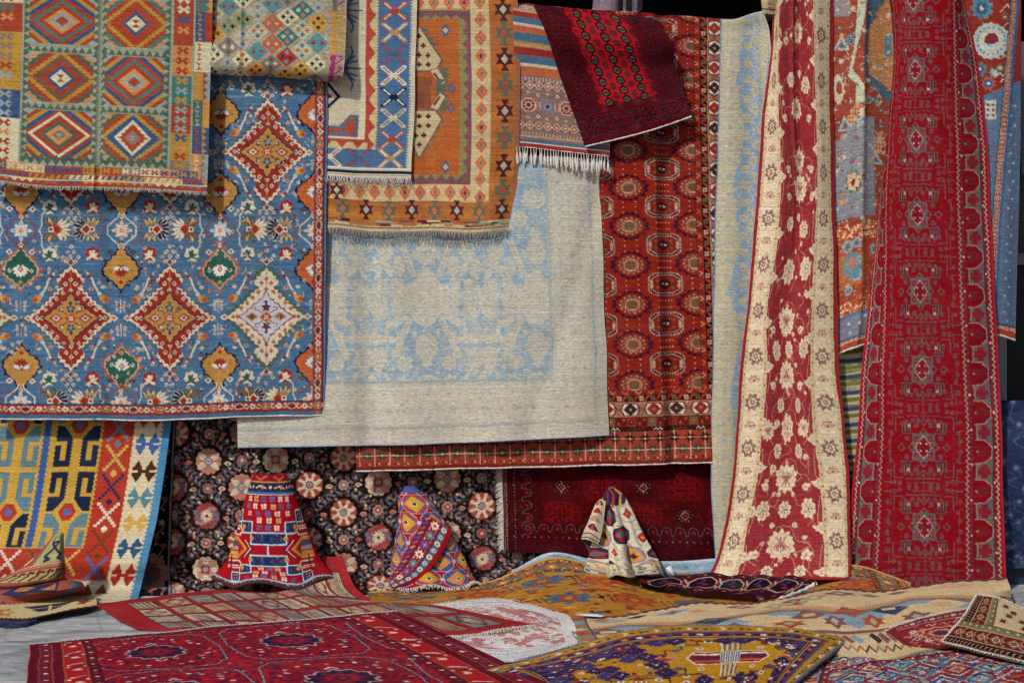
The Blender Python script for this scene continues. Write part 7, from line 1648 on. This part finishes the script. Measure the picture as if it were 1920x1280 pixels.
blue = rug('hanging_rug', k, us=[-22, 300, 612], vs=[-50, 400, 784], ctrl=[[at(-22, -50, -.125), at(304, -50, -.13), at(616, -50, -.12)], [at(-24, 400, -.125), at(302, 400, -.135), at(611, 400, -.115)], [at(-24, 786, -.125), at(300, 786, -.12), at(608, 777, -.078)]],
    fold=sheet(lambda U, V: wob(U, V, 100, 420, 21, 0.0042) + .012 * np.sin(U / 34 + 1.2 * np.sin(U / 90)) * np.clip((V - 420) / 370, 0, 1) ** 2 + bump(U, 205, 12, .010) + bump(U, 398, 20, .014) + wob(U, V, 50, 60, 22, 0.0012), lambda U, V: .004 * np.sin(U / 60) * (V > 700) * (V - 700) / 84), label='big blue rug with red, gold and white lozenge medallions', cat='rug', group=GRP)
cord(blue, 'bottom', .0055, M_WHITE, seed=9); cord(blue, 'right', .004, M_BLUEE, seed=10)
k = pat_crosses()
cros = rug('hanging_rug', k, us=[390, 520, 648], vs=[-46, 60, 144, 152], mat=M_FLAT, ctrl=[[at(398, -56, -0.200), at(522, -51, -0.205), at(652, -42, -0.200)], [at(395, 50, -0.205), at(520, 56, -0.215), at(648, 64, -0.205)], [at(392, 134, -0.210), at(516, 139, -0.225), at(642, 150, -0.210)], [at(391, 139, -0.185), at(515, 145, -0.200), at(641, 155, -0.185)]],
    fold=sheet(lambda U, V: wob(U, V, 60, 200, 23, .005) + crease(U, 449 - (V - 60) * .03, 6, -.012) + bump(U, 456, 8, .008)), label='tan kilim of small crossed diamonds, overlapping the top of the blue rug', cat='kilim', group=GRP)
k = pat_panels()
pan = rug('hanging_rug', k, us=[-22, 90, 183, 300, 392], vs=[-44, 150, 341], mat=M_FLAT, ctrl=[[at(x + 8, -44 + (x + 22) * .03, y) for x, y in ((-22, -0.245), (90, -0.250), (183, -0.245), (300, -0.255), (392, -0.240))], [at(x + 2, 150 + (x + 22) * .06, y) for x, y in ((-22, -0.245), (90, -0.255), (183, -0.245), (300, -0.260), (392, -0.240))], [at(x - 4, 336 + (x + 22) * .058 + (5 if x == 90 else 2 if x == 183 else 0), y) for x, y in ((-22, -0.250), (90, -0.260), (183, -0.250), (300, -0.265), (392, -0.245))]],
    fold=sheet(lambda U, V: wob(U, V, 70, 260, 25, .005) + crease(U, 180, 5, -.016) + bump(U, 187, 6, .010)), label='kilim of serrated diamond panels with a white fringe, hung foremost at top left', cat='kilim', group=GRP)
fringe(pan, 'bottom', 330, .026, .0013, M_WHITE, .45, seed=11)
k = pat_darkred()
dkr = rug('hanging_rug', k, us=[0, 108, 216], vs=[-14, 2, 14, 130, 262], ctrl=[[at(1004, 44, .05), at(1110, 54, .05), at(1222, 66, .05)], [at(1001, 9, -.05), at(1112, 21, -.05), at(1222, 34, -.05)], [at(1006, 18, -.115), at(1117, 31, -.12), at(1236, 47, -.11)], [at(1053, 150, -.13), at(1160, 142, -.15), at(1267, 128, -.12)], [at(1097, 274, -.14), at(1196, 252, -.155), at(1296, 219, -.13)]],
    fold=sheet(lambda U, V: wob(U, V, 34, 120, 27, .010) - .03 * np.clip((U - 150) / 66, 0, 1) ** 2 * np.clip(V / 200, 0, 1) ** 2), label='small crimson and black rug hung askew over the striped weave', cat='rug', group=GRP)
cord(dkr, 'bottom', .0055, M_WHITE, seed=12)

k = pat_waves()
wav = rug('hanging_rug', k, us=[0, 120], vs=[0, 270], mat=M_FLAT, ctrl=[[at(1545, 632, -.02), at(1665, 632, -.02)], [at(1550, 902, -.03), at(1668, 902, -.03)]], fold=sheet(lambda U, V: wob(U, V, 30, 60, 29, .006)), label='sand coloured weave with wavy blue and olive streaks, glimpsed between two runners', cat='rug', group=GRP)
k = pat_mixed()
mix = rug('hanging_rug', k, us=[1545, 1610, 1670, 1800, 1870, 1918], vs=[-44, 300, 640, 668], ctrl=[[at(1548, -44, -0.055), at(1610, -44, -0.105), at(1672, -44, -0.035), at(1800, -44, -0.005), at(1872, -44, -0.025), at(1916, -44, 0.015)], [at(1550, 305, -0.055), at(1610, 300, -0.115), at(1668, 300, -0.035), at(1800, 300, -0.005), at(1868, 300, -0.045), at(1913, 300, 0.005)], [at(1552, 650, -0.065), at(1608, 628, -0.105), at(1668, 610, -0.035), at(1800, 606, -0.005), at(1866, 606, -0.045), at(1905, 612, 0.005)], [at(1552, 670, -0.065), at(1606, 650, -0.105), at(1666, 632, -0.035), at(1800, 628, -0.005), at(1866, 627, -0.035), at(1905, 637, 0.005)]],
    fold=sheet(lambda U, V: wob(U, V, 16, 500, 31, .007) + bump(U, 1622 - V * .02, 7, -.02)), label='red and slate blue rug with a gold medallion, hanging behind the bright red runner', cat='rug', group=GRP)
cord(mix, 'bottom', .007, M_WHITE, seed=13)
k = pat_beige()
bei = rug('hanging_rug', k, us=[0, 20, 60, 124], vs=[-20, 4, 60, 250, 450, 700, 900, 1020], ctrl=[[at(1352, 55, .04), at(1374, 52, .04), at(1412, 40, .03), at(1456, 36, .02)], [at(1352, 38, -.03), at(1374, 38, -.04), at(1408, 27, -.05), at(1436, 20, -.05)], [at(1351, 60, -.045), at(1372, 60, -.06), at(1409, 56, -.05), at(1442, 58, -.07)], [at(1347, 250, -.04), at(1368, 250, -.06), at(1407, 250, -.04), at(1450, 250, -.06)], [at(1341, 450, -.04), at(1362, 450, -.06), at(1403, 450, -.045), at(1452, 450, -.06)], [at(1336, 700, -.035), at(1358, 700, -.06), at(1398, 700, -.045), at(1450, 700, -.05)], [at(1334, 900, -.03), at(1356, 900, -.055), at(1396, 900, -.04), at(1450, 900, -.05)], [at(1342, 1046, -.02), at(1362, 1050, -.05), at(1400, 1052, -.04), at(1452, 1052, -.05)]],
    fold=sheet(lambda U, V: wob(U, V, 18, 300, 33, .006)), label='narrow fold of a beige and blue floral rug beside the red floral runner', cat='rug', group=GRP)
cord(bei, 'left', .004, M_BLUEE, seed=14)
k = pat_floral()
KR = [(-34, (1452, 1455, 1463, 1495, 1524, 1556, 1562), -34), (100, (1446, 1449, 1460, 1494, 1527, 1555, 1562), 100), (240, (1428, 1433, 1461, 1496, 1531, 1556, 1563), 240), (350, (1421, 1426, 1464, 1497, 1532, 1557, 1564), 350), (466, (1412, 1417, 1456, 1491, 1527, 1562, 1568), 466), (581, (1402, 1406, 1438, 1478, 1522, 1562, 1570), 581), (697, (1389, 1394, 1439, 1479, 1521, 1567, 1574), 697), (794, (1382, 1386, 1429, 1480, 1523, 1577, 1582), 794), (887, (1375, 1379, 1421, 1478, 1536, 1585, 1591), 887), (981, (1361, 1366, 1403, 1471, 1543, 1589, 1594), 981), (1050, (1342, 1347, 1389, 1466, 1545, 1589, 1594), 1052), (1088, (1324, 1331, 1378, 1462, 1542, 1589, 1593), 1086)]
def KY(v, j):
    b = np.interp(v, [-34, 800, 950, 1050, 1088], [-.13, -.15, -.2, -.3, -.38])
    a = np.interp(v, [-34, 350, 700, 1088], [1, .8, .4, .25])
    return b + a * [.05, .045, -.035, .02, -.04, .035, .05][j]
flo = rug('runner_rug', k, us=[0, 9, 62, 135, 208, 261, 270], vs=[r[0] for r in KR], ctrl=[[at(x, r[2], KY(r[0], j)) for j, x in enumerate(r[1])] for r in KR],
    fold=sheet(lambda U, V: (bump(U, 118, 9, -.02) + bump(U, 150, 10, .018) + bump(U, 178, 8, -.012)) * np.clip(1 - V / 620, 0, 1) + wob(U, V, 40, 120, 35, .005)), label='long red floral runner with cream borders, gathered at the top and flaring at its foot', cat='runner', group=GRP)
cord(flo, 'left', .004, M_REDE, seed=15); cord(flo, 'right', .004, M_REDE, seed=16)
k = pat_runner()
MR = [(-40, -38, (1660, 1672, 1709, 1785, 1797)), (105, 102, (1675, 1680, 1715, 1787, 1830)), (268, 260, (1662, 1668, 1717, 1791, 1850)), (403, 400, (1648, 1664, 1721, 1795, 1858)), (540, 546, (1632, 1662, 1725, 1798, 1864)), (675, 692, (1617, 1658, 1729, 1805, 1872)), (810, 838, (1607, 1656, 1731, 1811, 1878)), (945, 987, (1594, 1651, 1734, 1811, 1882)), (1052, 1104, (1585, 1645, 1736, 1812, 1886))]
def MY(v, j):
    b = np.interp(v, [-40, 700, 1052], [-.10, -.15, -.22]); a = np.interp(v, [-40, 540, 1052], [1, .5, .15])
    return b + a * [.09, -.0, -.05, -.03, .08][j]
run = rug('runner_rug', k, us=[0, 64, 147, 226, 290], vs=[r[0] for r in MR], ctrl=[[at(x, r[1], MY(r[0], j)) for j, x in enumerate(r[2])] for r in MR],
    fold=sheet(lambda U, V: wob(U, V, 50, 130, 37, .006)), label='long bright red runner with grey crosses along both borders', cat='runner', group=GRP)
cord(run, 'right', .005, M_REDE, seed=17); cord(run, 'left', .004, M_REDE, seed=18)
k = pat_navy()
nav = rug('hanging_rug', k, us=[0, 80, 160], vs=[0, 12, 30, 318, 330], ctrl=[[at(1868, 750, .3), at(1950, 750, .3), at(2040, 750, .3)], [at(1868, 752, .1), at(1950, 752, .1), at(2040, 752, .1)], [at(1868, 772, .05), at(1950, 772, .05), at(2040, 772, .05)], [at(1870, 1056, .03), at(1950, 1056, .02), at(2040, 1056, .03)], [at(1870, 1064, .03), at(1950, 1064, .02), at(2040, 1064, .03)]], fold=sheet(lambda U, V: wob(U, V, 30, 80, 39, .006)), label='navy rug with faint tone on tone scrolls at the right edge', cat='rug', group=GRP)
# cloth glimpsed in the dark opening, and the folded end tucked above the runner
def pat_lav():
    c = Cv(0, 0, 120, 90, '#84727e', 1.6); c.wear('#6b5c72', (fbm(*c.a.shape[:2], 30, 6, 400, 3) - .45) * 2); c.rect(0, 84, 120, 90, '#9a8a98'); return c.abrash(.06, 401, 30, 4, .05)
lav = rug('garment', pat_lav(), us=[0, 20, 45, 62, 70, 80, 100, 120], vs=[0, 90], mat=M_FLAT, thick=.003, ctrl=[[at(x, -66, y) for x, y in ((1116, .25), (1130, .2), (1158, .22), (1164, .3), (1170, .2), (1176, .3), (1192, .22), (1206, .3))], [at(x, yy, y) for x, yy, y in ((1110, 22, .25), (1128, 24, .18), (1158, 26, .2), (1166, 16, .3), (1172, 26, .18), (1178, 27, .3), (1192, 28, .2), (1204, 18, .3))]], label='hem of a lavender garment hanging in the dark opening at the top', cat='garment')
def pat_tuck():
    c = Cv(0, 0, 40, 80, '#c2ab82', 1.6); c.rect(0, 70, 40, 74, '#8c3038')
    for j in range(6): c.star(20, 8 + j * 12, 7, 6, '#8f6f58', .5)
    return c.abrash(.06, 402)
tuck = rug('folded_rug', pat_tuck(), us=[0, 20, 40], vs=[0, 60, 80], ctrl=[[at(1424, -58, -.1), at(1442, -58, -.13), at(1458, -58, -.1)], [at(1428, 8, -.1), at(1442, 10, -.14), at(1456, 10, -.1)], [at(1430, 22, -.09), at(1442, 24, -.12), at(1456, 24, -.09)]], label='folded beige rug end with a red stripe beside the red floral runner', cat='rug')
fringe(tuck, 'bottom', 24, .012, .0015, M_WHITE, .3, seed=20)

# ------------------------------------------------------------------ rugs spread on the paving
def gnd(cv, us, vs, rows): return dict(cv=cv, us=us, vs=vs, ctrl=rows)
def zfold(f):
    def g(U, V):
        o = np.zeros(U.shape + (3,)); o[..., 2] = f(U, V); return o
    return g
bfl = rug('floor_rug', pat_blueflat(), us=[0, 85, 150, 290, 420], vs=[0, 30, 90], ctrl=[[at(962, 1068, .0), at(1038, 1035, -.02), at(1112, 1048, -.02), at(1240, 1052, -.03), at(1350, 1046, -.05)], [at(966, 1076, -.08), at(1040, 1052, -.09), at(1112, 1066, -.1), at(1240, 1068, -.14), at(1350, 1066, -.14)], [gp(970, 1100, .016), gp(1050, 1100, .016), gp(1112, 1100, .016), gp(1240, 1098, .016), gp(1350, 1096, .016)]], label='light blue rug curling up under the hem of the maroon hanging rug', cat='rug', group=GF)
gol = rug('floor_rug', pat_golden(), us=[0, 110, 230, 360, 425, 560, 710, 810, 900, 1000], vs=[0, 110, 330], ctrl=[
    [gp(690, 1112, .025), gp(800, 1104, .03), at(920, 1089, -.2), at(1050, 1046, -.12), at(1112, 1060, -.14), at(1250, 1082, -.2), at(1400, 1090, -.24), at(1508, 1095, -.24), at(1590, 1060, -.27), at(1702, 1091, -.3)],
    [gp(694, 1124, .03), gp(800, 1118, .03), gp(920, 1112, .04), at(1050, 1085, -.32), at(1118, 1087, -.34), gp(1250, 1103, .03), gp(1400, 1108, .03), gp(1490, 1112, .035), at(1600, 1096, -.42), gp(1720, 1110, .03)],
    [gp(700, 1158, .02), gp(820, 1160, .02), gp(930, 1165, .02), gp(1050, 1168, .02), gp(1120, 1168, .02), gp(1260, 1170, .02), gp(1400, 1170, .02), gp(1500, 1165, .02), gp(1610, 1160, .02), gp(1730, 1150, .02)]],
    fold=zfold(lambda U, V: wob(U, V, 60, 50, 41, .005)), label='big golden rug with orange and teal flowers, its back edge rising in peaks', cat='rug', group=GF)
cord(gol, 'top', .008, M_GOLDC, seed=21)
drk = rug('floor_rug', pat_dark(), us=[0, 110, 220, 300, 340], vs=[0, 70, 150], ctrl=[[gp(1196, 1083, .09), gp(1330, 1075, .14), gp(1425, 1079, .15), gp(1500, 1082, .15), gp(1530, 1090, .13)], [gp(1200, 1092, .085), gp(1325, 1095, .085), gp(1415, 1099, .1), gp(1478, 1099, .11), gp(1506, 1107, .08)], [gp(1226, 1098, .06), gp(1300, 1107, .06), gp(1385, 1114, .065), gp(1420, 1120, .065), gp(1448, 1132, .06)]],
    fold=zfold(lambda U, V: wob(U, V, 18, 40, 43, .010)), label='dark purple and maroon rug crumpled at the foot of the red floral runner', cat='rug', group=GF)
cord(drk, 'right', .011, M_WHITE, seed=22, wob=.3)
pnk = rug('floor_rug', pat_pink(), us=[0, 160, 330], vs=[0, 150, 300], ctrl=[[gp(780, 1136, .032), gp(930, 1122, .036), gp(1062, 1151, .04)], [gp(780, 1170, .034), gp(940, 1172, .036), gp(1076, 1180, .04)], [gp(800, 1215, .034), gp(950, 1236, .036), gp(1082, 1205, .036)]], fold=zfold(lambda U, V: wob(U, V, 50, 40, 45, .004)), label='white and pink rug between the red panel rug and the beige kilim', cat='rug', group=GF)
fringe(pnk, 'right', 170, .045, .0022, M_WHITE, .5, seed=23, ground=True); fringe(pnk, 'top', 140, .022, .0018, M_WHITE, .5, seed=24, ground=True)
bk = pat_beigekilim()
bkl = rug('floor_kilim', bk, us=[0, 120, 260, 360, 440, 560, 700, 800, 880], vs=[0, 90, 180, 300], mat=M_FLAT, ctrl=[
    [gp(1064, 1157, .035), gp(1180, 1150, .045), gp(1316, 1127, .085), gp(1400, 1132, .07), gp(1455, 1120, .08), gp(1545, 1106, .1), gp(1665, 1103, .09), gp(1775, 1091, .11), gp(1889, 1080, .12)],
    [gp(1068, 1172, .04), gp(1190, 1164, .06), gp(1318, 1145, .08), gp(1410, 1142, .09), gp(1470, 1132, .11), gp(1560, 1120, .12), gp(1680, 1118, .1), gp(1790, 1106, .12), gp(1893, 1098, .12)],
    [gp(1076, 1190, .04), gp(1200, 1182, .05), gp(1330, 1166, .09), gp(1420, 1160, .1), gp(1500, 1155, .09), gp(1590, 1148, .1), gp(1700, 1142, .09), gp(1810, 1130, .09), gp(1897, 1122, .05)],
    [gp(1084, 1207, .036), gp(1220, 1215, .04), gp(1340, 1220, .04), gp(1440, 1220, .04), gp(1540, 1222, .035), gp(1640, 1235, .03), gp(1740, 1218, .035), gp(1830, 1195, .03), gp(1902, 1160, .02)]],
    fold=zfold(lambda U, V: (wob(U, V, 44, 40, 47, .006) + .006 * np.sin(V / 11 + U / 60) * np.clip((V - 120) / 60, 0, 1))), label='long rumpled beige kilim with maroon toothed edge', cat='kilim', group=GF)
grd = pat_garden()
gar = rug('floor_rug', grd, us=[0, 250, 480, 650, 760], vs=[0, 55, 150, 260], ctrl=[
    [gp(182, 1131, .06), gp(395, 1106, .04), gp(540, 1100, .05), at(598, 1047, -.06), at(642, 1040, -.05)],
    [gp(200, 1143, .03), gp(420, 1121, .038), gp(560, 1112, .045), gp(612, 1106, .05), gp(674, 1108, .045)],
    [gp(222, 1158, .022), gp(480, 1150, .038), gp(640, 1143, .045), gp(742, 1134, .05), gp(838, 1138, .05)],
    [gp(256, 1174, .02), gp(560, 1190, .03), gp(760, 1200, .045), gp(890, 1187, .05), gp(1004, 1171, .05)]], fold=zfold(lambda U, V: wob(U, V, 40, 40, 49, .006)), label='red bordered panel rug with faded tiles, one corner bent up against the black rug', cat='rug', group=GF)
fringe(gar, 'bottom', 220, .018, .0017, M_WHITE, .4, seed=25, ground=True, t0=.62)
bok = rug('floor_rug', pat_bokhara(), us=[0, 320, 640], vs=[0, 310, 620], ctrl=[[gp(57, 1208, .014), gp(400, 1176, .03), gp(747, 1146, .062)], [gp(50, 1295, .014), gp(500, 1262, .03), gp(938, 1236, .05)], [gp(40, 1420, .014), gp(600, 1390, .02), gp(1180, 1352, .03)]], fold=zfold(lambda U, V: wob(U, V, 80, 80, 51, .004)), label='large crimson rug with looped octagons spread in the left foreground', cat='rug', group=GF)
fringe(bok, 'top', 420, .04, .0028, M_WHITE, .5, seed=26, ground=True); cord(bok, 'left', .004, M_REDE, seed=27)
mul = rug('floor_rug', pat_multi(), us=[0, 90, 250, 500], vs=[0, 330], ctrl=[[gp(1490, 1258, .02), gp(1582, 1230, .025), gp(1730, 1200, .03), gp(1980, 1185, .03)], [gp(1420, 1360, .02), gp(1560, 1380, .02), gp(1800, 1390, .02), gp(2150, 1380, .02)]], fold=zfold(lambda U, V: wob(U, V, 60, 60, 53, .005)), label='turquoise and red rug with a fringed hem in the right foreground corner', cat='rug', group=GF)
fringe(mul, 'top', 260, .03, .002, M_WHITE, .4, seed=28, ground=True)
ros_ = rug('floor_rug', pat_rose(), us=[0, 60, 230], vs=[0, 150], ctrl=[[gp(1660, 1184, .07), gp(1702, 1166, .1), gp(1850, 1136, .12)], [gp(1688, 1205, .05), gp(1730, 1210, .05), gp(1860, 1205, .05)]], fold=zfold(lambda U, V: wob(U, V, 40, 40, 55, .004)), label='small rose red rug with a white edge, half under the cream and black one', cat='rug', group=GF)
fringe(ros_, 'top', 150, .022, .002, M_WHITE, .4, seed=29)
sml = rug('floor_rug', pat_small(), us=[0, 100, 200], vs=[0, 95, 190], ctrl=[[gp(1834, 1116, .16), gp(1880, 1124, .16), gp(1962, 1160, .13)], [gp(1806, 1160, .12), gp(1872, 1172, .13), gp(1980, 1200, .1)], [gp(1766, 1203, .07), gp(1850, 1224, .06), gp(1985, 1252, .05)]], fold=zfold(lambda U, V: wob(U, V, 40, 40, 57, .005)), label='small cream rug with a black and maroon border lying on top at the right', cat='rug', group=GF)
for s, n in (('left', 110), ('top', 110), ('bottom', 150)): fringe(sml, s, n, .014, .0024, M_WHITE, .3, seed=30 + n)
pur = rug('floor_rug', pat_purple(), us=[0, 110, 240, 360, 500, 620], vs=[0, 130, 330], ctrl=[
    [gp(878, 1267, .025), gp(1000, 1233, .07), gp(1160, 1186, .13), gp(1300, 1172, .14), gp(1480, 1177, .11), gp(1592, 1197, .05)],
    [gp(928, 1276, .03), gp(1060, 1254, .06), gp(1190, 1232, .1), gp(1320, 1222, .1), gp(1450, 1220, .09), gp(1540, 1238, .05)],
    [gp(1010, 1292, .03), gp(1110, 1330, .03), gp(1220, 1345, .03), gp(1320, 1350, .03), gp(1390, 1345, .03), gp(1440, 1322, .03)]], fold=zfold(lambda U, V: wob(U, V, 50, 50, 59, .005)), label='gold and purple rug with striped medallions rippling across the front', cat='rug', group=GF)
cord(pur, 'right', .011, M_CORDG, seed=34, wob=.12); fringe(pur, 'left', 90, .035, .002, M_GREYC, .6, seed=35, ground=True); cord(pur, 'top', .005, M_CORDG, seed=36)

# ------------------------------------------------------------------ rugs stood up in peaks
def cone(rows, thmax=2.9, mod=None, zoff=None, ax=0.0):
    rows = np.array(rows, float)
    def P(u, v):
        R = herm(rows[:, 0], rows[:, 1:], v); cpx, py, rpx, Yc, ry = R.T
        Yf = Yc - ry; d = D + Yf; dc = D + Yc
        Xc = (cpx - 960) * d / F; Z = CH - (py - 640) * d / F; rx = np.maximum(rpx * d / F, .004); un = u * (8.6 / F)
        th = thmax * np.tanh((un[None, :] - ax) / (thmax * rx[:, None] * 1.0))
        m = np.ones_like(th) if mod is None else mod(th, np.broadcast_to(v[:, None], th.shape))
        X = Xc[:, None] + rx[:, None] * np.sin(th) * m; Y = Yc[:, None] - ry[:, None] * np.cos(th) * m
        ZZ = np.broadcast_to(Z[:, None], th.shape) + (0 if zoff is None else zoff(th, np.broadcast_to(v[:, None], th.shape)))
        return np.stack([X, Y, ZZ], -1)
    return P
st = rug('standing_rug', pat_steps(), P=cone([(0, 502, 889, 33, -.1, .05), (22, 503, 905, 37, -.11, .06), (60, 503, 942, 50, -.13, .09), (120, 503, 1000, 68, -.16, .13), (180, 504, 1054, 86, -.19, .17), (225, 506, 1088, 104, -.2, .2), (246, 507, 1104, 112, -.2, .22)],
    mod=lambda th, v: 1 + (.05 * np.cos(3 * th) + .03 * np.cos(7 * th + v / 80)) * np.clip(v / 246 + .1, 0, 1) + .10 * np.exp(-((np.abs(th) - 1.5) / .4) ** 2) * np.clip((v - 150) / 96, 0, 1), zoff=lambda th, v: (.022 + .02 * np.cos(5 * th + .8)) * np.clip((v - 190) / 56, 0, 1)), thick=.012, edge='#3a2420', label='tall red rug with blue stepped lattice stood up in a flat topped cone', cat='rug', group=GC)
cord(st, 'bottom', .009, M_BROWN, seed=40)
oc = rug('standing_rug', pat_octs(), P=cone([(-40, 768, 911, 9, -.06, .02), (-10, 774, 932, 26, -.08, .05), (40, 784, 966, 38, -.1, .09), (100, 792, 1012, 54, -.13, .12), (170, 800, 1062, 70, -.16, .15), (225, 806, 1096, 80, -.18, .17), (240, 807, 1102, 84, -.18, .18)],
    mod=lambda th, v: 1 + (.10 * np.cos(4 * th + 1 + v / 200) + .05 * np.cos(9 * th)) * np.clip(v / 240 + .2, 0, 1), zoff=lambda th, v: (.01 + .014 * np.cos(6 * th)) * np.clip((v - 170) / 70, 0, 1)), thick=.012, edge='#7d1a24', label='red rug of blue and yellow octagons stood up in a pointed cone', cat='rug', group=GC)
fringe(oc, 'bottom', 150, .03, .0025, M_WHITE, .6, seed=41, t0=.25, t1=.8)
rug('folded_edge', pat_band(), us=[0, 60, 130, 190], vs=[0, 62], parent=oc.o, thick=.012, edge='#a8141f', ctrl=[[at(800, 962, -.215), at(776, 1006, -.275), at(748, 1058, -.315), at(726, 1086, -.33)], [at(848, 996, -.2), at(826, 1040, -.29), at(786, 1084, -.335), at(735, 1104, -.35)]], fold=sheet(lambda U, V: bump(V, 30, 30, -.012)))
cr = rug('standing_rug', pat_cream(), P=cone([(0, 1148, 915, 7, -.1, .03), (14, 1151, 926, 15, -.1, .045), (40, 1156, 955, 25, -.12, .07), (90, 1166, 1000, 37, -.15, .095), (140, 1173, 1040, 48, -.18, .12), (190, 1180, 1070, 57, -.2, .14), (220, 1183, 1084, 62, -.2, .15)],
    mod=lambda th, v: 1 + (.26 * np.cos(5 * th + .5 + v / 240) + .14 * np.cos(9 * th + 1.2 - v / 300)) * np.clip(.45 + v / 220, 0, 1), zoff=lambda th, v: (.014 + .016 * np.cos(5 * th + 2)) * np.clip((v - 140) / 60, 0, 1) - .012 * np.sin(v / 22 + 3 * th) * np.clip(v / 60, 0, 1)), thick=.013, edge='#8d8670', label='cream rug with navy and yellow hexagons stood up in deep folds', cat='rug', group=GC)
cord(cr, 'bottom', .008, M_GREYC, seed=42)
def pat_flap():
    c = Cv(0, 0, 70, 130, '#cdc0a4', 1.6)
    for j in range(5): c.poly([(8, 6 + j * 26), (40, 2 + j * 26), (62, 14 + j * 26), (30, 22 + j * 26)], ['#2f3054', '#b03424', '#8d86a0'][j % 3]); c.star(36, 14 + j * 26, 12, 6, ['#d0902c', '#b03424'][j % 2], .5)
    c.rect(0, 104, 70, 130, '#c4bda0'); c.rect(0, 108, 70, 112, '#8c3a2c'); c.rect(0, 122, 70, 125, '#2f4a48')
    return c.abrash(.07, 410)
rug('folded_edge', pat_flap(), us=[0, 35, 70], vs=[0, 65, 110, 130], parent=cr.o, thick=.012, edge='#8d8670', ctrl=[[at(1116, 945, -.17), at(1126, 936, -.2), at(1136, 940, -.2)], [at(1102, 978, -.18), at(1114, 972, -.24), at(1130, 985, -.22)], [at(1092, 1000, -.18), at(1106, 1000, -.26), at(1124, 1012, -.25)], [at(1089, 1010, -.16), at(1102, 1012, -.24), at(1122, 1020, -.24)]])
rug('back_fold', (lambda c: c.abrash(.1, 412))(Cv(0, 0, 40, 80, '#4a443a', 1.0)), us=[0, 40], vs=[0, 80], parent=cr.o, thick=.012, edge='#8d8670', ctrl=[[at(1090, 1008, -.14), at(1124, 1012, -.2)], [at(1112, 1056, -.16), at(1126, 1066, -.22)]])  # dark sheet painted as the shade inside the opening below the flap
pt = rug('standing_rug', pat_patch(), us=[0, 60, 110, 150, 190, 220], vs=[0, 50, 100, 138, 150, 175, 205, 238, 246, 304, 330], mat=M_FLAT, thick=.012, edge='#3a2c34', ctrl=[
    [at(97, 1008, -.5), at(101, 1003, -.51), at(106, 999, -.52), at(112, 997, -.52), at(117, 998, -.51), at(119, 1002, -.49)],
    [at(58, 1050, -.53), at(70, 1040, -.56), at(86, 1034, -.59), at(102, 1031, -.59), at(116, 1031, -.57), at(121, 1034, -.5)],
    [at(6, 1082, -.55), at(36, 1075, -.6), at(68, 1068, -.64), at(98, 1064, -.64), at(118, 1062, -.61), at(123, 1064, -.52)],
    [at(-40, 1092, -.57), at(10, 1097, -.62), at(50, 1094, -.65), at(84, 1089, -.65), at(112, 1087, -.62), at(126, 1086, -.54)],
    [at(-42, 1100, -.57), at(8, 1106, -.61), at(48, 1101, -.63), at(84, 1094, -.63), at(116, 1090, -.61), at(134, 1088, -.54)],
    [at(-44, 1106, -.64), at(6, 1106, -.7), at(50, 1098, -.72), at(94, 1092, -.71), at(130, 1088, -.68), at(152, 1090, -.58)],
    [at(-44, 1118, -.7), at(10, 1116, -.77), at(56, 1111, -.8), at(104, 1107, -.79), at(142, 1103, -.75), at(162, 1104, -.64)],
    [gp(-44, 1134, .035), gp(10, 1132, .04), gp(58, 1128, .04), gp(106, 1123, .04), gp(148, 1118, .04), gp(172, 1114, .04)],
    [gp(-46, 1138, .03), gp(8, 1136, .036), gp(58, 1131, .036), gp(108, 1126, .036), gp(152, 1121, .036), gp(176, 1117, .036)],
    [gp(-50, 1158, .03), gp(4, 1158, .034), gp(50, 1158, .034), gp(86, 1152, .036), gp(136, 1142, .036), gp(182, 1134, .03)],
    [gp(-50, 1165, .02), gp(4, 1165, .022), gp(46, 1164, .022), gp(80, 1157, .024), gp(134, 1147, .024), gp(184, 1138, .02)]],
    fold=sheet(lambda U, V: wob(U, V, 25, 30, 61, .006)), label='faded red and olive kilim stood up in a slumped peak with blue fringe', cat='kilim', group=GC)
fringe(pt, 'bottom', 170, .05, .0026, M_NAVYC, .9, seed=43, droop=.15, t0=.0, t1=.62)
fringe(pt, 'bottom', 120, .035, .003, M_NAVYC, 1.4, seed=44, droop=-.1, t0=.0, t1=.62, name='fringe')

# small paper tags
M_PAPER = plain('paper', '#d6dbe6', .7, .04, 20, .05, .001, .85)
def paper(label, a, b, c, d):
    V = np.array([a, b, c, d], float); n = np.cross(V[1] - V[0], V[3] - V[0]); n = n / np.linalg.norm(n) * .0012
    W = np.concatenate([V, V + n]); o = mk('paper_tag', W, [[0, 1, 2, 3], [7, 6, 5, 4], [0, 4, 5, 1], [1, 5, 6, 2], [2, 6, 7, 3], [3, 7, 4, 0]], M_PAPER); tag(o, label, 'tag')
paper('small white paper tag standing beside the cream folded rug', at(1248, 1064, -.22), at(1262, 1078, -.22), at(1269, 1079, -.2), at(1258, 1059, -.2))
paper('small white paper tag lying between the golden rug and the beige kilim', gp(1078, 1152, .055), gp(1128, 1156, .055), gp(1136, 1152, .06), gp(1110, 1148, .06))
